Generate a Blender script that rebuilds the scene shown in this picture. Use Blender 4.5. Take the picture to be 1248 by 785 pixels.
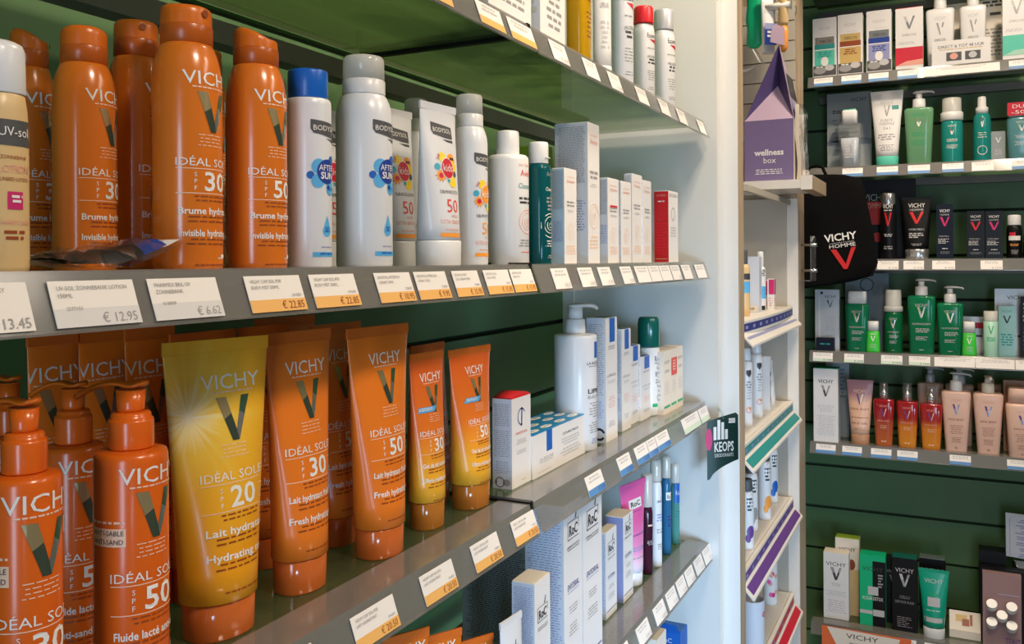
import bpy, math, random
from mathutils import Matrix, Vector

for o in list(bpy.data.objects):
    bpy.data.objects.remove(o)
SC = bpy.context.scene
COL = SC.collection
PI = math.pi

# ------------------------------------------------------------------ camera
F = 1077.0                      # focal length in pixels of the 1248 x 785 frame
U0, V0, ROLL = 624.0, 317.6, 0.0057
YAW = math.atan(535.0 / 1077.0)
CA, SA = math.cos(YAW), math.sin(YAW)
CZ = 1.45                       # eye height
cam = bpy.data.cameras.new('camera')
cam.sensor_fit = 'HORIZONTAL'
cam.sensor_width = 36.0
cam.lens = 36.0 * F / 1248.0
cam.shift_y = -(392.5 - V0) / 1248.0
cam.clip_start = 0.02
camo = bpy.data.objects.new('camera', cam)
COL.objects.link(camo)
_r = Vector((CA, SA, 0)); _u = Vector((0, 0, 1)); _f = Vector((-SA, CA, 0))
_cr = (_r - ROLL * _u).normalized(); _cu = (_u + ROLL * _r).normalized()
mw = Matrix.Identity(4)
for i in range(3):
    mw[i][0] = _cr[i]; mw[i][1] = _cu[i]; mw[i][2] = -_f[i]
mw[2][3] = CZ
camo.matrix_world = mw
SC.camera = camo

# ------------------------------------------------------------------ world, lamps, exposure
SC.view_settings.view_transform = 'Standard'
SC.view_settings.look = 'None'
SC.view_settings.gamma = 1.0
SC.view_settings.use_curve_mapping = False
SC.view_settings.exposure = 0.18
wd = bpy.data.worlds.new('world'); SC.world = wd; wd.use_nodes = True
wd.node_tree.nodes['Background'].inputs[0].default_value = (1.0, 0.86, 0.74, 1)
wd.node_tree.nodes['Background'].inputs[1].default_value = 0.08

def spot(loc, aim, power, col, size=110, rad=0.05, blend=0.5):
    l = bpy.data.lights.new('overhead_spot', 'SPOT'); l.energy = power; l.color = col
    l.spot_size = math.radians(size); l.spot_blend = blend; l.shadow_soft_size = rad
    o = bpy.data.objects.new('overhead_spot', l); COL.objects.link(o)
    o.location = loc
    o.rotation_euler = (Vector(aim) - Vector(loc)).to_track_quat('-Z', 'Y').to_euler()
    return o

def area(loc, aim, power, col, sx, sy, spread=180):
    l = bpy.data.lights.new('area_lamp', 'AREA'); l.energy = power; l.color = col
    l.spread = math.radians(spread); l.shape = 'RECTANGLE'; l.size = sx; l.size_y = sy
    o = bpy.data.objects.new('area_lamp', l); COL.objects.link(o)
    o.location = loc
    o.rotation_euler = (Vector(aim) - Vector(loc)).to_track_quat('-Z', 'Y').to_euler()
    return o

WARM = (1.0, 0.82, 0.62)
spot((0.80, 0.28, 2.62), (-0.44, 0.46, 1.32), 72, WARM, 62, 0.16)
spot((0.85, 1.35, 2.62), (-0.44, 1.30, 1.30), 42, WARM, 62, 0.16)  # fill spot added to brighten the far shelf fronts
spot((-0.03, 1.22, 2.62), (-0.46, 1.24, 1.40), 26, WARM, 100, 0.05)
spot((-0.05, 2.10, 2.62), (-0.36, 2.20, 1.40), 26, WARM, 80, 0.05)
spot((0.22, 1.85, 2.62), (0.16, 2.80, 1.45), 34, WARM, 72, 0.05)
spot((0.12, 0.75, 2.62), (-0.45, 1.64, 1.30), 26, WARM, 70, 0.08)  # spot added to brighten the white end panel
area((1.0, 1.5, 2.60), (0.35, 2.5, 0.8), 13, (1.0, 0.88, 0.74), 0.5, 1.4)        # fill light added above the aisle to lift the lower right wall
area((0.55, -1.95, 1.05), (-0.40, 1.0, 1.00), 20, (0.58, 0.78, 1.0), 0.50, 1.7)    # tall shop window behind us
area((1.35, -0.55, 0.60), (-0.45, 1.52, 0.76), 3.4, (0.42, 0.68, 1.0), 0.9, 0.6, 36)         # narrow cool light added low, standing in for daylight on the lower shelves

# ------------------------------------------------------------------ pixel -> place helpers (rays meet the real shelf planes)
def _uv(u, v):
    du, dv = u - U0, v - V0
    return du - ROLL * dv, dv + ROLL * du
def ray(u, v=316.0):
    a, b = _uv(u, v); a /= F; b /= F
    return (a * CA - SA, a * SA + CA, -b)
def y_on_x(u, x):
    r = ray(u); return x / r[0] * r[1]
def x_on_y(u, y):
    r = ray(u); return y / r[1] * r[0]
def on_z(u, v, z):               # absolute z
    r = ray(u, v); k = (z - CZ) / r[2]
    return r[0] * k, r[1] * k
def depth(x, y): return -x * SA + y * CA
def z_at(u, v, x, y):
    return CZ - _uv(u, v)[1] / F * depth(x, y)
def rad(u0, u1, x, y):           # radius of an upright cylinder seen between columns u0 and u1
    return (u1 - u0) / 2 * depth(x, y) / F * math.cos(math.atan(((u0 + u1) / 2 - U0) / F))

# ------------------------------------------------------------------ materials
M = {}
def mat(name, col, rough=0.4, metal=0.0, spec=0.5, noise=0.0, nscale=60, trans=0.0, coat=0.0, bump=0.0):
    m = bpy.data.materials.new(name); m.use_nodes = True
    nt = m.node_tree; b = nt.nodes['Principled BSDF']
    b.inputs['Base Color'].default_value = (*col, 1)
    b.inputs['Roughness'].default_value = rough
    b.inputs['Metallic'].default_value = metal
    b.inputs['Specular IOR Level'].default_value = spec
    b.inputs['Transmission Weight'].default_value = trans
    b.inputs['Coat Weight'].default_value = coat
    b.inputs['Coat Roughness'].default_value = 0.08
    if noise or bump:
        tc = nt.nodes.new('ShaderNodeTexCoord'); n = nt.nodes.new('ShaderNodeTexNoise')
        n.inputs['Scale'].default_value = nscale; n.inputs['Detail'].default_value = 3
        nt.links.new(tc.outputs['Object'], n.inputs['Vector'])
        if noise:
            mx = nt.nodes.new('ShaderNodeMix'); mx.data_type = 'RGBA'
            mx.inputs[6].default_value = (*[c * (1 - noise) for c in col], 1)
            mx.inputs[7].default_value = (*[min(1, c * (1 + noise)) for c in col], 1)
            nt.links.new(n.outputs['Fac'], mx.inputs[0]); nt.links.new(mx.outputs[2], b.inputs['Base Color'])
        if bump:
            bp = nt.nodes.new('ShaderNodeBump'); bp.inputs['Strength'].default_value = bump
            bp.inputs['Distance'].default_value = 0.002
            nt.links.new(n.outputs['Fac'], bp.inputs['Height']); nt.links.new(bp.outputs[0], b.inputs['Normal'])
    M[name] = m
    return m

def ramp_mat(name, stops, h, rough=0.3, axis=2, spec=0.5, coat=0.0, metal=0.0):
    """printed colour running up the height of the pack: stops = (fraction, colour)"""
    m = mat(name, stops[0][1], rough, metal, spec, coat=coat)
    nt = m.node_tree; b = nt.nodes['Principled BSDF']
    tc = nt.nodes.new('ShaderNodeTexCoord'); sp = nt.nodes.new('ShaderNodeSeparateXYZ')
    mr = nt.nodes.new('ShaderNodeMapRange'); mr.inputs[2].default_value = h
    cr = nt.nodes.new('ShaderNodeValToRGB')
    nt.links.new(tc.outputs['Object'], sp.inputs[0]); nt.links.new(sp.outputs[axis], mr.inputs[0])
    nt.links.new(mr.outputs[0], cr.inputs[0]); nt.links.new(cr.outputs[0], b.inputs['Base Color'])
    while len(cr.color_ramp.elements) < len(stops): cr.color_ramp.elements.new(0.5)
    for e, (p, c) in zip(cr.color_ramp.elements, stops):
        e.position = p; e.color = (*c, 1)
    return m

def clear_mat(name, tint, gloss_rough=0.03, ior=1.45, milky=0.0, milk_col=(.7, .7, .7), gloss_col=(1, 1, 1), thru_col=None):
    """thin clear sheet: see-through tint under a Fresnel gloss, optional milkiness"""
    m = bpy.data.materials.new(name); m.use_nodes = True
    nt = m.node_tree; nt.nodes.clear()
    out = nt.nodes.new('ShaderNodeOutputMaterial')
    tr = nt.nodes.new('ShaderNodeBsdfTransparent'); tr.inputs[0].default_value = (*tint, 1)
    gl = nt.nodes.new('ShaderNodeBsdfGlossy'); gl.inputs['Roughness'].default_value = gloss_rough
    gl.inputs[0].default_value = (*gloss_col, 1)
    fr = nt.nodes.new('ShaderNodeFresnel'); fr.inputs[0].default_value = ior
    geo = nt.nodes.new('ShaderNodeNewGeometry')
    mx = nt.nodes.new('ShaderNodeMixShader')
    base = tr.outputs[0]
    if milky:
        df = nt.nodes.new('ShaderNodeBsdfDiffuse'); df.inputs[0].default_value = (*milk_col, 1)
        tl = nt.nodes.new('ShaderNodeBsdfTranslucent'); tl.inputs[0].default_value = (*(thru_col or milk_col), 1)
        ad = nt.nodes.new('ShaderNodeMixShader'); ad.inputs[0].default_value = 0.4
        nt.links.new(df.outputs[0], ad.inputs[1]); nt.links.new(tl.outputs[0], ad.inputs[2])
        m2 = nt.nodes.new('ShaderNodeMixShader'); m2.inputs[0].default_value = milky
        nt.links.new(tr.outputs[0], m2.inputs[1]); nt.links.new(ad.outputs[0], m2.inputs[2])
        base = m2.outputs[0]
    # the same Fresnel on both sides of the sheet
    iv = nt.nodes.new('ShaderNodeMix'); iv.data_type = 'FLOAT'
    iv.inputs[2].default_value = ior; iv.inputs[3].default_value = 1.0 / ior
    nt.links.new(geo.outputs['Backfacing'], iv.inputs[0]); nt.links.new(iv.outputs[0], fr.inputs[0])
    mul = nt.nodes.new('ShaderNodeMath'); mul.operation = 'MINIMUM'; mul.inputs[1].default_value = 0.9
    nt.links.new(fr.outputs[0], mul.inputs[0])
    nt.links.new(mul.outputs[0], mx.inputs[0]); nt.links.new(base, mx.inputs[1]); nt.links.new(gl.outputs[0], mx.inputs[2])
    nt.links.new(mx.outputs[0], out.inputs[0])
    M[name] = m
    return m

def liquid_mat(name, col, rough=0.12, tl=0.5):
    """see-through coloured plastic, lit through from behind as well as from the front"""
    m = bpy.data.materials.new(name); m.use_nodes = True
    nt = m.node_tree; nt.nodes.clear()
    out = nt.nodes.new('ShaderNodeOutputMaterial')
    df = nt.nodes.new('ShaderNodeBsdfDiffuse'); df.inputs[0].default_value = (*col, 1)
    t = nt.nodes.new('ShaderNodeBsdfTranslucent'); t.inputs[0].default_value = (*col, 1)
    a = nt.nodes.new('ShaderNodeMixShader'); a.inputs[0].default_value = tl
    nt.links.new(df.outputs[0], a.inputs[1]); nt.links.new(t.outputs[0], a.inputs[2])
    g = nt.nodes.new('ShaderNodeBsdfGlossy'); g.inputs['Roughness'].default_value = rough
    fr = nt.nodes.new('ShaderNodeFresnel'); fr.inputs[0].default_value = 1.45
    x = nt.nodes.new('ShaderNodeMixShader')
    nt.links.new(fr.outputs[0], x.inputs[0]); nt.links.new(a.outputs[0], x.inputs[1]); nt.links.new(g.outputs[0], x.inputs[2])
    nt.links.new(x.outputs[0], out.inputs[0])
    M[name] = m
    return m

# room
mat('slat_green', (0.105, 0.215, 0.080), 0.45, noise=0.10, nscale=9)
mat('slot_dark', (0.022, 0.042, 0.018), 0.8)
mat('floor_tile', (0.30, 0.27, 0.23), 0.4, noise=0.15, nscale=6)
mat('ceiling_paint', (0.75, 0.72, 0.67), 0.9, noise=0.03)
mat('panel_white', (0.76, 0.75, 0.72), 0.55, noise=0.03, nscale=14)
mat('panel_edge', (0.55, 0.56, 0.56), 0.5)
mat('rail_metal', (0.20, 0.18, 0.155), 0.45, metal=0.3)
mat('beige_panel', (0.46, 0.42, 0.35), 0.6, noise=0.05, nscale=20)
mat('shelf_white', (0.78, 0.74, 0.68), 0.5, noise=0.03)
mat('grey_dark', (0.08, 0.08, 0.08), 0.5)
clear_mat('shelf_glass', (0.50, 0.58, 0.46), 0.07, 1.55, milky=0.50, milk_col=(0.12, 0.15, 0.08), thru_col=(0.50, 0.74, 0.27))
clear_mat('acrylic', (0.72, 0.71, 0.70), 0.14, 1.65, milky=0.32, milk_col=(0.60, 0.58, 0.56))
clear_mat('clear_plastic', (0.90, 0.92, 0.92), 0.05, 1.45, milky=0.12, milk_col=(0.8, 0.8, 0.8))
clear_mat('cap_clear', (0.92, 0.92, 0.88), 0.12, 1.45, milky=0.90, milk_col=(0.88, 0.87, 0.82))
clear_mat('bag_film', (0.88, 0.88, 0.88), 0.05, 1.5, milky=0.02)
# wood: stretched noise
def wood_mat(name, a, b):
    m = mat(name, a, 0.5); nt = m.node_tree; bs = nt.nodes['Principled BSDF']
    tc = nt.nodes.new('ShaderNodeTexCoord'); mp = nt.nodes.new('ShaderNodeMapping')
    mp.inputs['Scale'].default_value = (160, 160, 5)
    n = nt.nodes.new('ShaderNodeTexNoise'); n.inputs['Scale'].default_value = 1.0; n.inputs['Detail'].default_value = 4
    cr = nt.nodes.new('ShaderNodeValToRGB')
    cr.color_ramp.elements[0].position = 0.35; cr.color_ramp.elements[0].color = (*a, 1)
    cr.color_ramp.elements[1].position = 0.68; cr.color_ramp.elements[1].color = (*b, 1)
    nt.links.new(tc.outputs['Object'], mp.inputs[0]); nt.links.new(mp.outputs[0], n.inputs['Vector'])
    nt.links.new(n.outputs['Fac'], cr.inputs[0]); nt.links.new(cr.outputs[0], bs.inputs['Base Color'])
wood_mat('wood_pale', (0.33, 0.235, 0.15), (0.52, 0.40, 0.27))
# inks
for n_, c_ in dict(ink_white=(.86, .84, .80), ink_dark=(.05, .045, .05), ink_grey=(.33, .32, .32), ink_lightgrey=(.55, .54, .54),
                   ink_brown=(.30, .06, .01), ink_red=(.75, .07, .05), ink_salmon=(.80, .38, .30), ink_teal=(.02, .28, .27),
                   ink_blue=(.015, .17, .55), ink_lav=(.30, .32, .55), ink_navy=(.035, .035, .22), ink_black=(.012, .012, .014),
                   ink_green=(.02, .42, .16), ink_peach=(.90, .62, .45), tag_white=(.86, .82, .78), tag_orange=(.86, .47, .14),
                   tag_blue=(.10, .27, .55), tag_green=(.62, .74, .58), tag_grey=(.70, .69, .69), sky_blue=(.10, .42, .76),
                   royal_blue=(.01, .12, .50), deep_blue=(.008, .045, .30), kid_red=(.62, .014, .04), kid_orange=(.92, .34, .04),
                   kid_yellow=(.95, .68, .03), kid_teal=(.04, .40, .55), magenta=(.60, .02, .15), flag_grey=(.08, .08, .085),
                   ink_olive=(.12, .13, .035), ink_gold=(.62, .42, .14), ink_purple=(.13, .05, .25), lime=(.42, .62, .05)).items():
    mat(n_, c_, 0.45)
mat('foil_silver', (.62, .62, .62), 0.22, metal=0.85)
mat('foil_dark', (.10, .14, .10), 0.22, metal=0.6)
mat('foil_gold', (.62, .50, .26), 0.25, metal=0.7)
mat('foil_green', (.10, .20, .12), 0.25, metal=0.6)
# plastics and boards
mat('can_orange', (0.74, 0.185, 0.016), 0.22, spec=0.55, coat=0.35)
mat('cap_orange', (0.72, 0.16, 0.012), 0.30)
mat('collar_orange', (0.52, 0.11, 0.012), 0.28)
mat('pump_orange', (0.78, 0.135, 0.010), 0.25, coat=0.2)
mat('tube_orange', (0.86, 0.21, 0.018), 0.30, coat=0.2)
mat('tube_fold', (0.72, 0.16, 0.02), 0.35)
mat('clear_orange', (0.62, 0.14, 0.025), 0.12, coat=0.5)
mat('amber_base', (0.45, 0.16, 0.02), 0.10, coat=0.5)
mat('white_plastic', (0.80, 0.79, 0.78), 0.30)
mat('white_cool', (0.76, 0.77, 0.80), 0.30, coat=0.15)
mat('white_card', (0.80, 0.78, 0.77), 0.55, noise=0.02)
mat('card_blueish', (0.62, 0.66, 0.74), 0.55, noise=0.02)  # on near sides of white cartons: cool daylight shade put into the colour
mat('card_cream', (0.84, 0.75, 0.64), 0.6)
mat('box_blue', (0.02, 0.26, 0.55), 0.4)
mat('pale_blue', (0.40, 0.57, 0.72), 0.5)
mat('silver_card', (0.62, 0.62, 0.63), 0.35, metal=0.25)
mat('tan_plastic', (0.72, 0.50, 0.24), 0.35)
mat('blue_cap', (0.010, 0.13, 0.56), 0.30)
mat('red_card', (0.66, 0.018, 0.025), 0.4)
mat('red_plastic', (0.78, 0.02, 0.03), 0.35)
mat('green_cap', (0.004, 0.13, 0.10), 0.22, coat=0.3)
mat('black_card', (0.007, 0.007, 0.008), 0.35, spec=0.25)
mat('black_cloth', (0.004, 0.004, 0.004), 0.9, spec=0.1, noise=0.2, nscale=300, bump=0.3)
mat('navy_card', (0.008, 0.012, 0.026), 0.45, spec=0.2)
mat('v_red', (.60, .012, .010), 0.4)
mat('sign_green', (.004, .035, .028), 0.35)
mat('glass_edge', (.62, .66, .52), 0.25)
mat('purple_card', (0.20, 0.145, 0.30), 0.5, noise=0.04)
mat('purple_pale', (0.46, 0.34, 0.47), 0.55)
mat('purple_dark', (0.080, 0.055, 0.17), 0.5)
mat('peach_plastic', (0.84, 0.54, 0.42), 0.35, coat=0.1)
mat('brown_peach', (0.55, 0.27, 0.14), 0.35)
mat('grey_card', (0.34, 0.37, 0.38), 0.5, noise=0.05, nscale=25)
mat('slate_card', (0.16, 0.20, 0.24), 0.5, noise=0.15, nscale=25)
mat('mauve_panel', (0.36, 0.22, 0.22), 0.35, noise=0.10, nscale=20)
mat('chrome', (0.75, 0.75, 0.75), 0.15, metal=1.0)
mat('green_card', (0.0, 0.46, 0.20), 0.4)
mat('green_tube', (0.0, 0.36, 0.22), 0.28, coat=0.2)
mat('bright_green', (0.045, 0.56, 0.04), 0.3)
mat('mint', (0.40, 0.68, 0.54), 0.35)
mat('teal_card', (0.10, 0.56, 0.42), 0.4)
mat('orange_card', (0.80, 0.16, 0.04), 0.45)
mat('pink_tube_side', (0.80, 0.13, 0.40), 0.3)
liquid_mat('liq_deepteal', (0.005, 0.15, 0.17))
liquid_mat('liq_green', (0.01, 0.34, 0.14))
liquid_mat('liq_darkgreen', (0.008, 0.24, 0.08))
liquid_mat('liq_lightgreen', (0.28, 0.62, 0.34))
liquid_mat('liq_teal', (0.03, 0.50, 0.45))
liquid_mat('liq_aqua', (0.22, 0.58, 0.62))
liquid_mat('liq_oil', (0.90, 0.52, 0.015), tl=0.45)
liquid_mat('liq_plum', (0.10, 0.02, 0.05))
liquid_mat('liq_blue', (0.05, 0.28, 0.55))
liquid_mat('liq_seaglass', (0.16, 0.52, 0.48))
liquid_mat('liq_milkyteal', (0.30, 0.62, 0.50))

# ------------------------------------------------------------------ mesh builder
_glyph = {}
def glyphs(s, bold=0.0, gap=1.0):
    k = (s, bold, gap)
    if k in _glyph: return _glyph[k]
    c = bpy.data.curves.new('t', 'FONT'); c.body = s; c.size = 1.0; c.resolution_u = 2
    c.offset = bold; c.space_character = gap
    o = bpy.data.objects.new('t', c); COL.objects.link(o)
    me = bpy.data.meshes.new_from_object(o.evaluated_get(bpy.context.evaluated_depsgraph_get()))
    vs = [(v.co.x, v.co.y) for v in me.vertices]; fs = [tuple(p.vertices) for p in me.polygons]
    bpy.data.objects.remove(o); bpy.data.curves.remove(c); bpy.data.meshes.remove(me)
    if vs:
        x0 = min(v[0] for v in vs); x1 = max(v[0] for v in vs)
        vs = [(v[0] - x0, v[1]) for v in vs]; w = x1 - x0
    else: w = 1
    _glyph[k] = (vs, fs, w)
    return _glyph[k]
CAP_H = 0.73

class MB:
    def __init__(s): s.v = []; s.f = []; s.m = []; s.s = []; s.names = []
    def mi(s, n):
        if n not in s.names: s.names.append(n)
        return s.names.index(n)
    def add(s, vs, fs, m, smooth=False):
        b = len(s.v); s.v += [tuple(p) for p in vs]; k = s.mi(m)
        for f in fs:
            s.f.append(tuple(i + b for i in f)); s.m.append(k); s.s.append(smooth)
        return s
    def box(s, x0, x1, y0, y1, z0, z1, m, mats=None):
        """mats: optional dict for faces: front(-y) back left(-x) right top bottom"""
        P = [(x0, y0, z0), (x1, y0, z0), (x1, y1, z0), (x0, y1, z0), (x0, y0, z1), (x1, y0, z1), (x1, y1, z1), (x0, y1, z1)]
        Q = dict(front=(0, 1, 5, 4), right=(1, 2, 6, 5), back=(2, 3, 7, 6), left=(3, 0, 4, 7), top=(4, 5, 6, 7), bottom=(3, 2, 1, 0))
        b = len(s.v); s.v += P
        for n, f in Q.items():
            s.f.append(tuple(i + b for i in f)); s.m.append(s.mi((mats or {}).get(n, m))); s.s.append(False)
        return s
    def loft(s, secs, m, n=40, caps=(True, True), smooth=True, mats=None, xf=None):
        """secs: (z, rx, ry, power) rings of superellipses, bottom to top; mats one per band"""
        rings = []
        for q in secs:
            z, rx, ry, p = q[:4]; cx, cy = (q[4], q[5]) if len(q) > 5 else (0, 0)
            ring = []
            for i in range(n):
                t = 2 * PI * i / n - PI / 2 - PI / n * 0
                c, d = math.cos(t), math.sin(t)
                e = 2.0 / p
                ring.append((cx + rx * math.copysign(abs(c) ** e, c), cy + ry * math.copysign(abs(d) ** e, d), z))
            rings.append(ring)
        vs = [p for r in rings for p in r]
        if xf: vs = [xf(p) for p in vs]
        b = len(s.v); s.v += vs
        for k in range(len(rings) - 1):
            mk = s.mi(mats[k] if mats else m)
            for i in range(n):
                j = (i + 1) % n
                s.f.append((b + k * n + i, b + k * n + j, b + (k + 1) * n + j, b + (k + 1) * n + i)); s.m.append(mk); s.s.append(smooth)
        if caps[0]:
            s.f.append(tuple(b + i for i in reversed(range(n)))); s.m.append(s.mi(mats[0] if mats else m)); s.s.append(False)
        if caps[1]:
            o = b + (len(rings) - 1) * n
            s.f.append(tuple(o + i for i in range(n))); s.m.append(s.mi(mats[-1] if mats else m)); s.s.append(False)
        return s
    def lathe(s, prof, m, n=40, **k):
        return s.loft([(z, r, r, 2) for r, z in prof], m, n, **k)
    def tube(s, pts, rx, rz, m, n=14, cap=True):
        """tube along pts; rx sideways, rz in the up direction, lists or numbers"""
        N = len(pts); rx = rx if isinstance(rx, (list, tuple)) else [rx] * N; rz = rz if isinstance(rz, (list, tuple)) else [rz] * N
        vs = []
        for i, p in enumerate(pts):
            a = Vector(pts[max(0, i - 1)]); c = Vector(pts[min(N - 1, i + 1)]); d = (c - a).normalized()
            up = Vector((0, 0, 1)) if abs(d.z) < 0.95 else Vector((0, 1, 0))
            sd = d.cross(up).normalized(); up = sd.cross(d)
            for j in range(n):
                t = 2 * PI * j / n
                vs.append(tuple(Vector(p) + sd * (rx[i] * math.cos(t)) + up * (rz[i] * math.sin(t))))
        fs = [(i * n + j, i * n + (j + 1) % n, (i + 1) * n + (j + 1) % n, (i + 1) * n + j) for i in range(N - 1) for j in range(n)]
        fs = [tuple(reversed(f)) for f in fs]
        if cap: fs += [tuple(range(n)), tuple((N - 1) * n + j for j in reversed(range(n)))]
        return s.add(vs, fs, m, True)
    # ---- printing: x along the face, z up, through a surface map mp(x, z, off)
    def text(s, t, x, z, h, m, mp, w=None, al='c', bold=0.0, gap=1.0, off=0.00035, sx=1.0):
        vs, fs, tw = glyphs(t, bold, gap)
        k = h / CAP_H; kx = (w / tw) if w else k * sx
        tw *= kx; x0 = x - (tw / 2 if al == 'c' else tw if al == 'r' else 0)
        return s.add([mp(x0 + a * kx, z + b * k, off) for a, b in vs], fs, m)
    def quad(s, x0, x1, z0, z1, m, mp, n=1, off=0.0003, skew=0.0):
        vs = []; fs = []
        for i in range(n + 1):
            x = x0 + (x1 - x0) * i / n
            vs += [mp(x, z0, off), mp(x + skew, z1, off)]
        for i in range(n): fs.append((2 * i, 2 * i + 2, 2 * i + 3, 2 * i + 1))
        return s.add(vs, fs, m)
    def tris(s, T, m, mp, off):
        """flat triangles laid on a curved face: split until they follow it"""
        out = []; st = [(t, 0) for t in T]
        while st:
            t, dp = st.pop(); cut = None
            if dp < 7:
                P = [Vector(mp(*p, 0)) for p in t]; worst = 6e-5
                for i in range(3):
                    a, b = t[i], t[(i + 1) % 3]; q = Vector(mp((a[0] + b[0]) / 2, (a[1] + b[1]) / 2, 0))
                    e = (q - (P[i] + P[(i + 1) % 3]) / 2).length
                    if e > worst: worst = e; cut = i
            if cut is None: out.append(t); continue
            a, b, c = t[cut], t[(cut + 1) % 3], t[(cut + 2) % 3]; q = ((a[0] + b[0]) / 2, (a[1] + b[1]) / 2)
            st += [((a, q, c), dp + 1), ((q, b, c), dp + 1)]
        vs = [mp(x, z, off) for t in out for x, z in t]
        return s.add(vs, [(3 * i, 3 * i + 1, 3 * i + 2) for i in range(len(out))], m)
    def poly(s, pts, m, mp, off=0.0003):
        return s.tris([(pts[0], pts[i], pts[i + 1]) for i in range(1, len(pts) - 1)], m, mp, off)
    def disc(s, x, z, rx, rz, m, mp, n=20, off=0.0003):
        R = [(x + rx * math.cos(2 * PI * i / n), z + rz * math.sin(2 * PI * i / n)) for i in range(n)]
        return s.tris([((x, z), R[i], R[(i + 1) % n]) for i in range(n)], m, mp, off)
    def ring(s, x, z, r, t, m, mp, n=28, off=0.0003, a0=0, a1=2 * PI, grow=0.0):
        vs = []
        for i in range(n + 1):
            a = a0 + (a1 - a0) * i / n; q = r + grow * i / n
            vs += [mp(x + (q - t) * math.cos(a), z + (q - t) * math.sin(a), off), mp(x + q * math.cos(a), z + q * math.sin(a), off)]
        return s.add(vs, [(2 * i, 2 * i + 1, 2 * i + 3, 2 * i + 2) for i in range(n)], m)
    def rows(s, x, ztop, w, h, n, m, mp, seed=1, al='c', fill=0.55, off=0.0003, ragged=0.35):
        """n lines of small print as word-long dashes"""
        rg = random.Random(seed)
        for i in range(n):
            z1 = ztop - h * i / n; z0 = z1 - h / n * fill
            lw = w * (1 - ragged * rg.random()); a = x - lw / 2 if al == 'c' else x if al == 'l' else x + w - lw
            p = a
            while p < a + lw - 1e-6:
                q = min(a + lw, p + max(h / n, w / 60) * rg.uniform(0.8, 2.6))
                s.quad(p, q, z0, z1, m, mp, 2 if (q - p) > 0.006 else 1, off); p = q + max(h / n, w / 60) * 0.45
        return s
    def vee(s, x, z0, w, h, mp, left=('foil_gold', 'foil_dark'), right=('foil_green', 'foil_silver'), t=0.30, off=0.0003):
        """the two-stroke V mark"""
        b = w * t
        def seg(pa, pb, m):
            s.poly([pa[0], pa[1], pb[1], pb[0]], m, mp, off)
        def lerp(a, c, k): return (a[0] + (c[0] - a[0]) * k, a[1] + (c[1] - a[1]) * k)
        L0 = ((x - w / 2, z0 + h), (x - w / 2 + b, z0 + h)); L1 = ((x - b * 0.35, z0), (x + b * 0.12, z0 + h * 0.24))
        R0 = ((x + w / 2 - b * .8, z0 + h), (x + w / 2, z0 + h)); R1 = ((x + b * 0.12, z0 + h * 0.24), (x + b * 0.30, z0))
        mid = (lerp(L0[0], L1[0], .5), lerp(L0[1], L1[1], .5)); seg(L0, mid, left[0]); seg(mid, L1, left[1])
        R1 = ((x + b * .12, z0 + h * .24), (x + b * .30, z0)); R1b = ((x - b * .35, z0), (x + b * .30, z0))
        s.poly([L1[0], R1[1], R1[0]], left[1], mp, off)
        mid = (lerp(R0[0], R1[0], .45), lerp(R0[1], R1[1], .45)); seg(R0, mid, right[0]); seg(mid, R1, right[1])
        return s
    def build(s, name, parent=None, label=None, loc=None, rz=0.0):
        me = bpy.data.meshes.new(name); me.from_pydata(s.v, [], s.f)
        for n in s.names: me.materials.append(M[n])
        me.polygons.foreach_set('material_index', s.m); me.polygons.foreach_set('use_smooth', s.s)
        me.update()
        o = bpy.data.objects.new(name, me); COL.objects.link(o)
        if parent is not None: o.parent = parent
        if label: o['label'] = label
        if loc is not None: o.location = loc; o.rotation_euler = (0, 0, rz)
        return o

def tag(o, label, cat, group=None):
    o['label'] = label; o['category'] = cat
    if group: o['group'] = group
    return o
def thing(name, label, cat, loc, rz=0.0, group=None):
    o = bpy.data.objects.new(name, None); COL.objects.link(o); o.empty_display_size = 0.02
    o.location = loc; o.rotation_euler = (0, 0, rz)
    return tag(o, label, cat, group)
def struct(o): o['kind'] = 'structure'; return o

# surface maps
def flat(y, x0=0.0, z0=0.0): return lambda x, z, o: (x0 + x, y - o, z0 + z)
def side(xl): return lambda x, z, o: (xl - o, x * -1.0, z)          # left side of a box: reads left to right from outside
def cyl(rf, turn=0.0):
    f = rf if callable(rf) else (lambda z: rf)
    def g(x, z, o):
        r = f(z); a = x / r + turn
        return ((r + o) * math.sin(a), -(r + o) * math.cos(a), z)
    return g
def sect(secs):
    """front of a lofted body: rx, ry, power interpolated over the height"""
    def g(x, z, o):
        a, b = secs[0], secs[-1]
        for i in range(len(secs) - 1):
            if secs[i][0] <= z <= secs[i + 1][0]: a, b = secs[i], secs[i + 1]; break
        k = 0 if b[0] == a[0] else min(1, max(0, (z - a[0]) / (b[0] - a[0])))
        rx, ry, p = [a[j] + (b[j] - a[j]) * k for j in (1, 2, 3)]
        q = min(0.999, abs(x) / rx)
        return (min(rx, max(-rx, x)), -ry * (1 - q ** p) ** (1 / p) - o, z)
    return g

# ================================================================== the setting
XW, YW = -0.70, 2.896            # green slat walls: left one (x) and the one facing us (y)
PITCH, G0 = 0.13, CZ - 0.122     # slat height, one groove level

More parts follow.
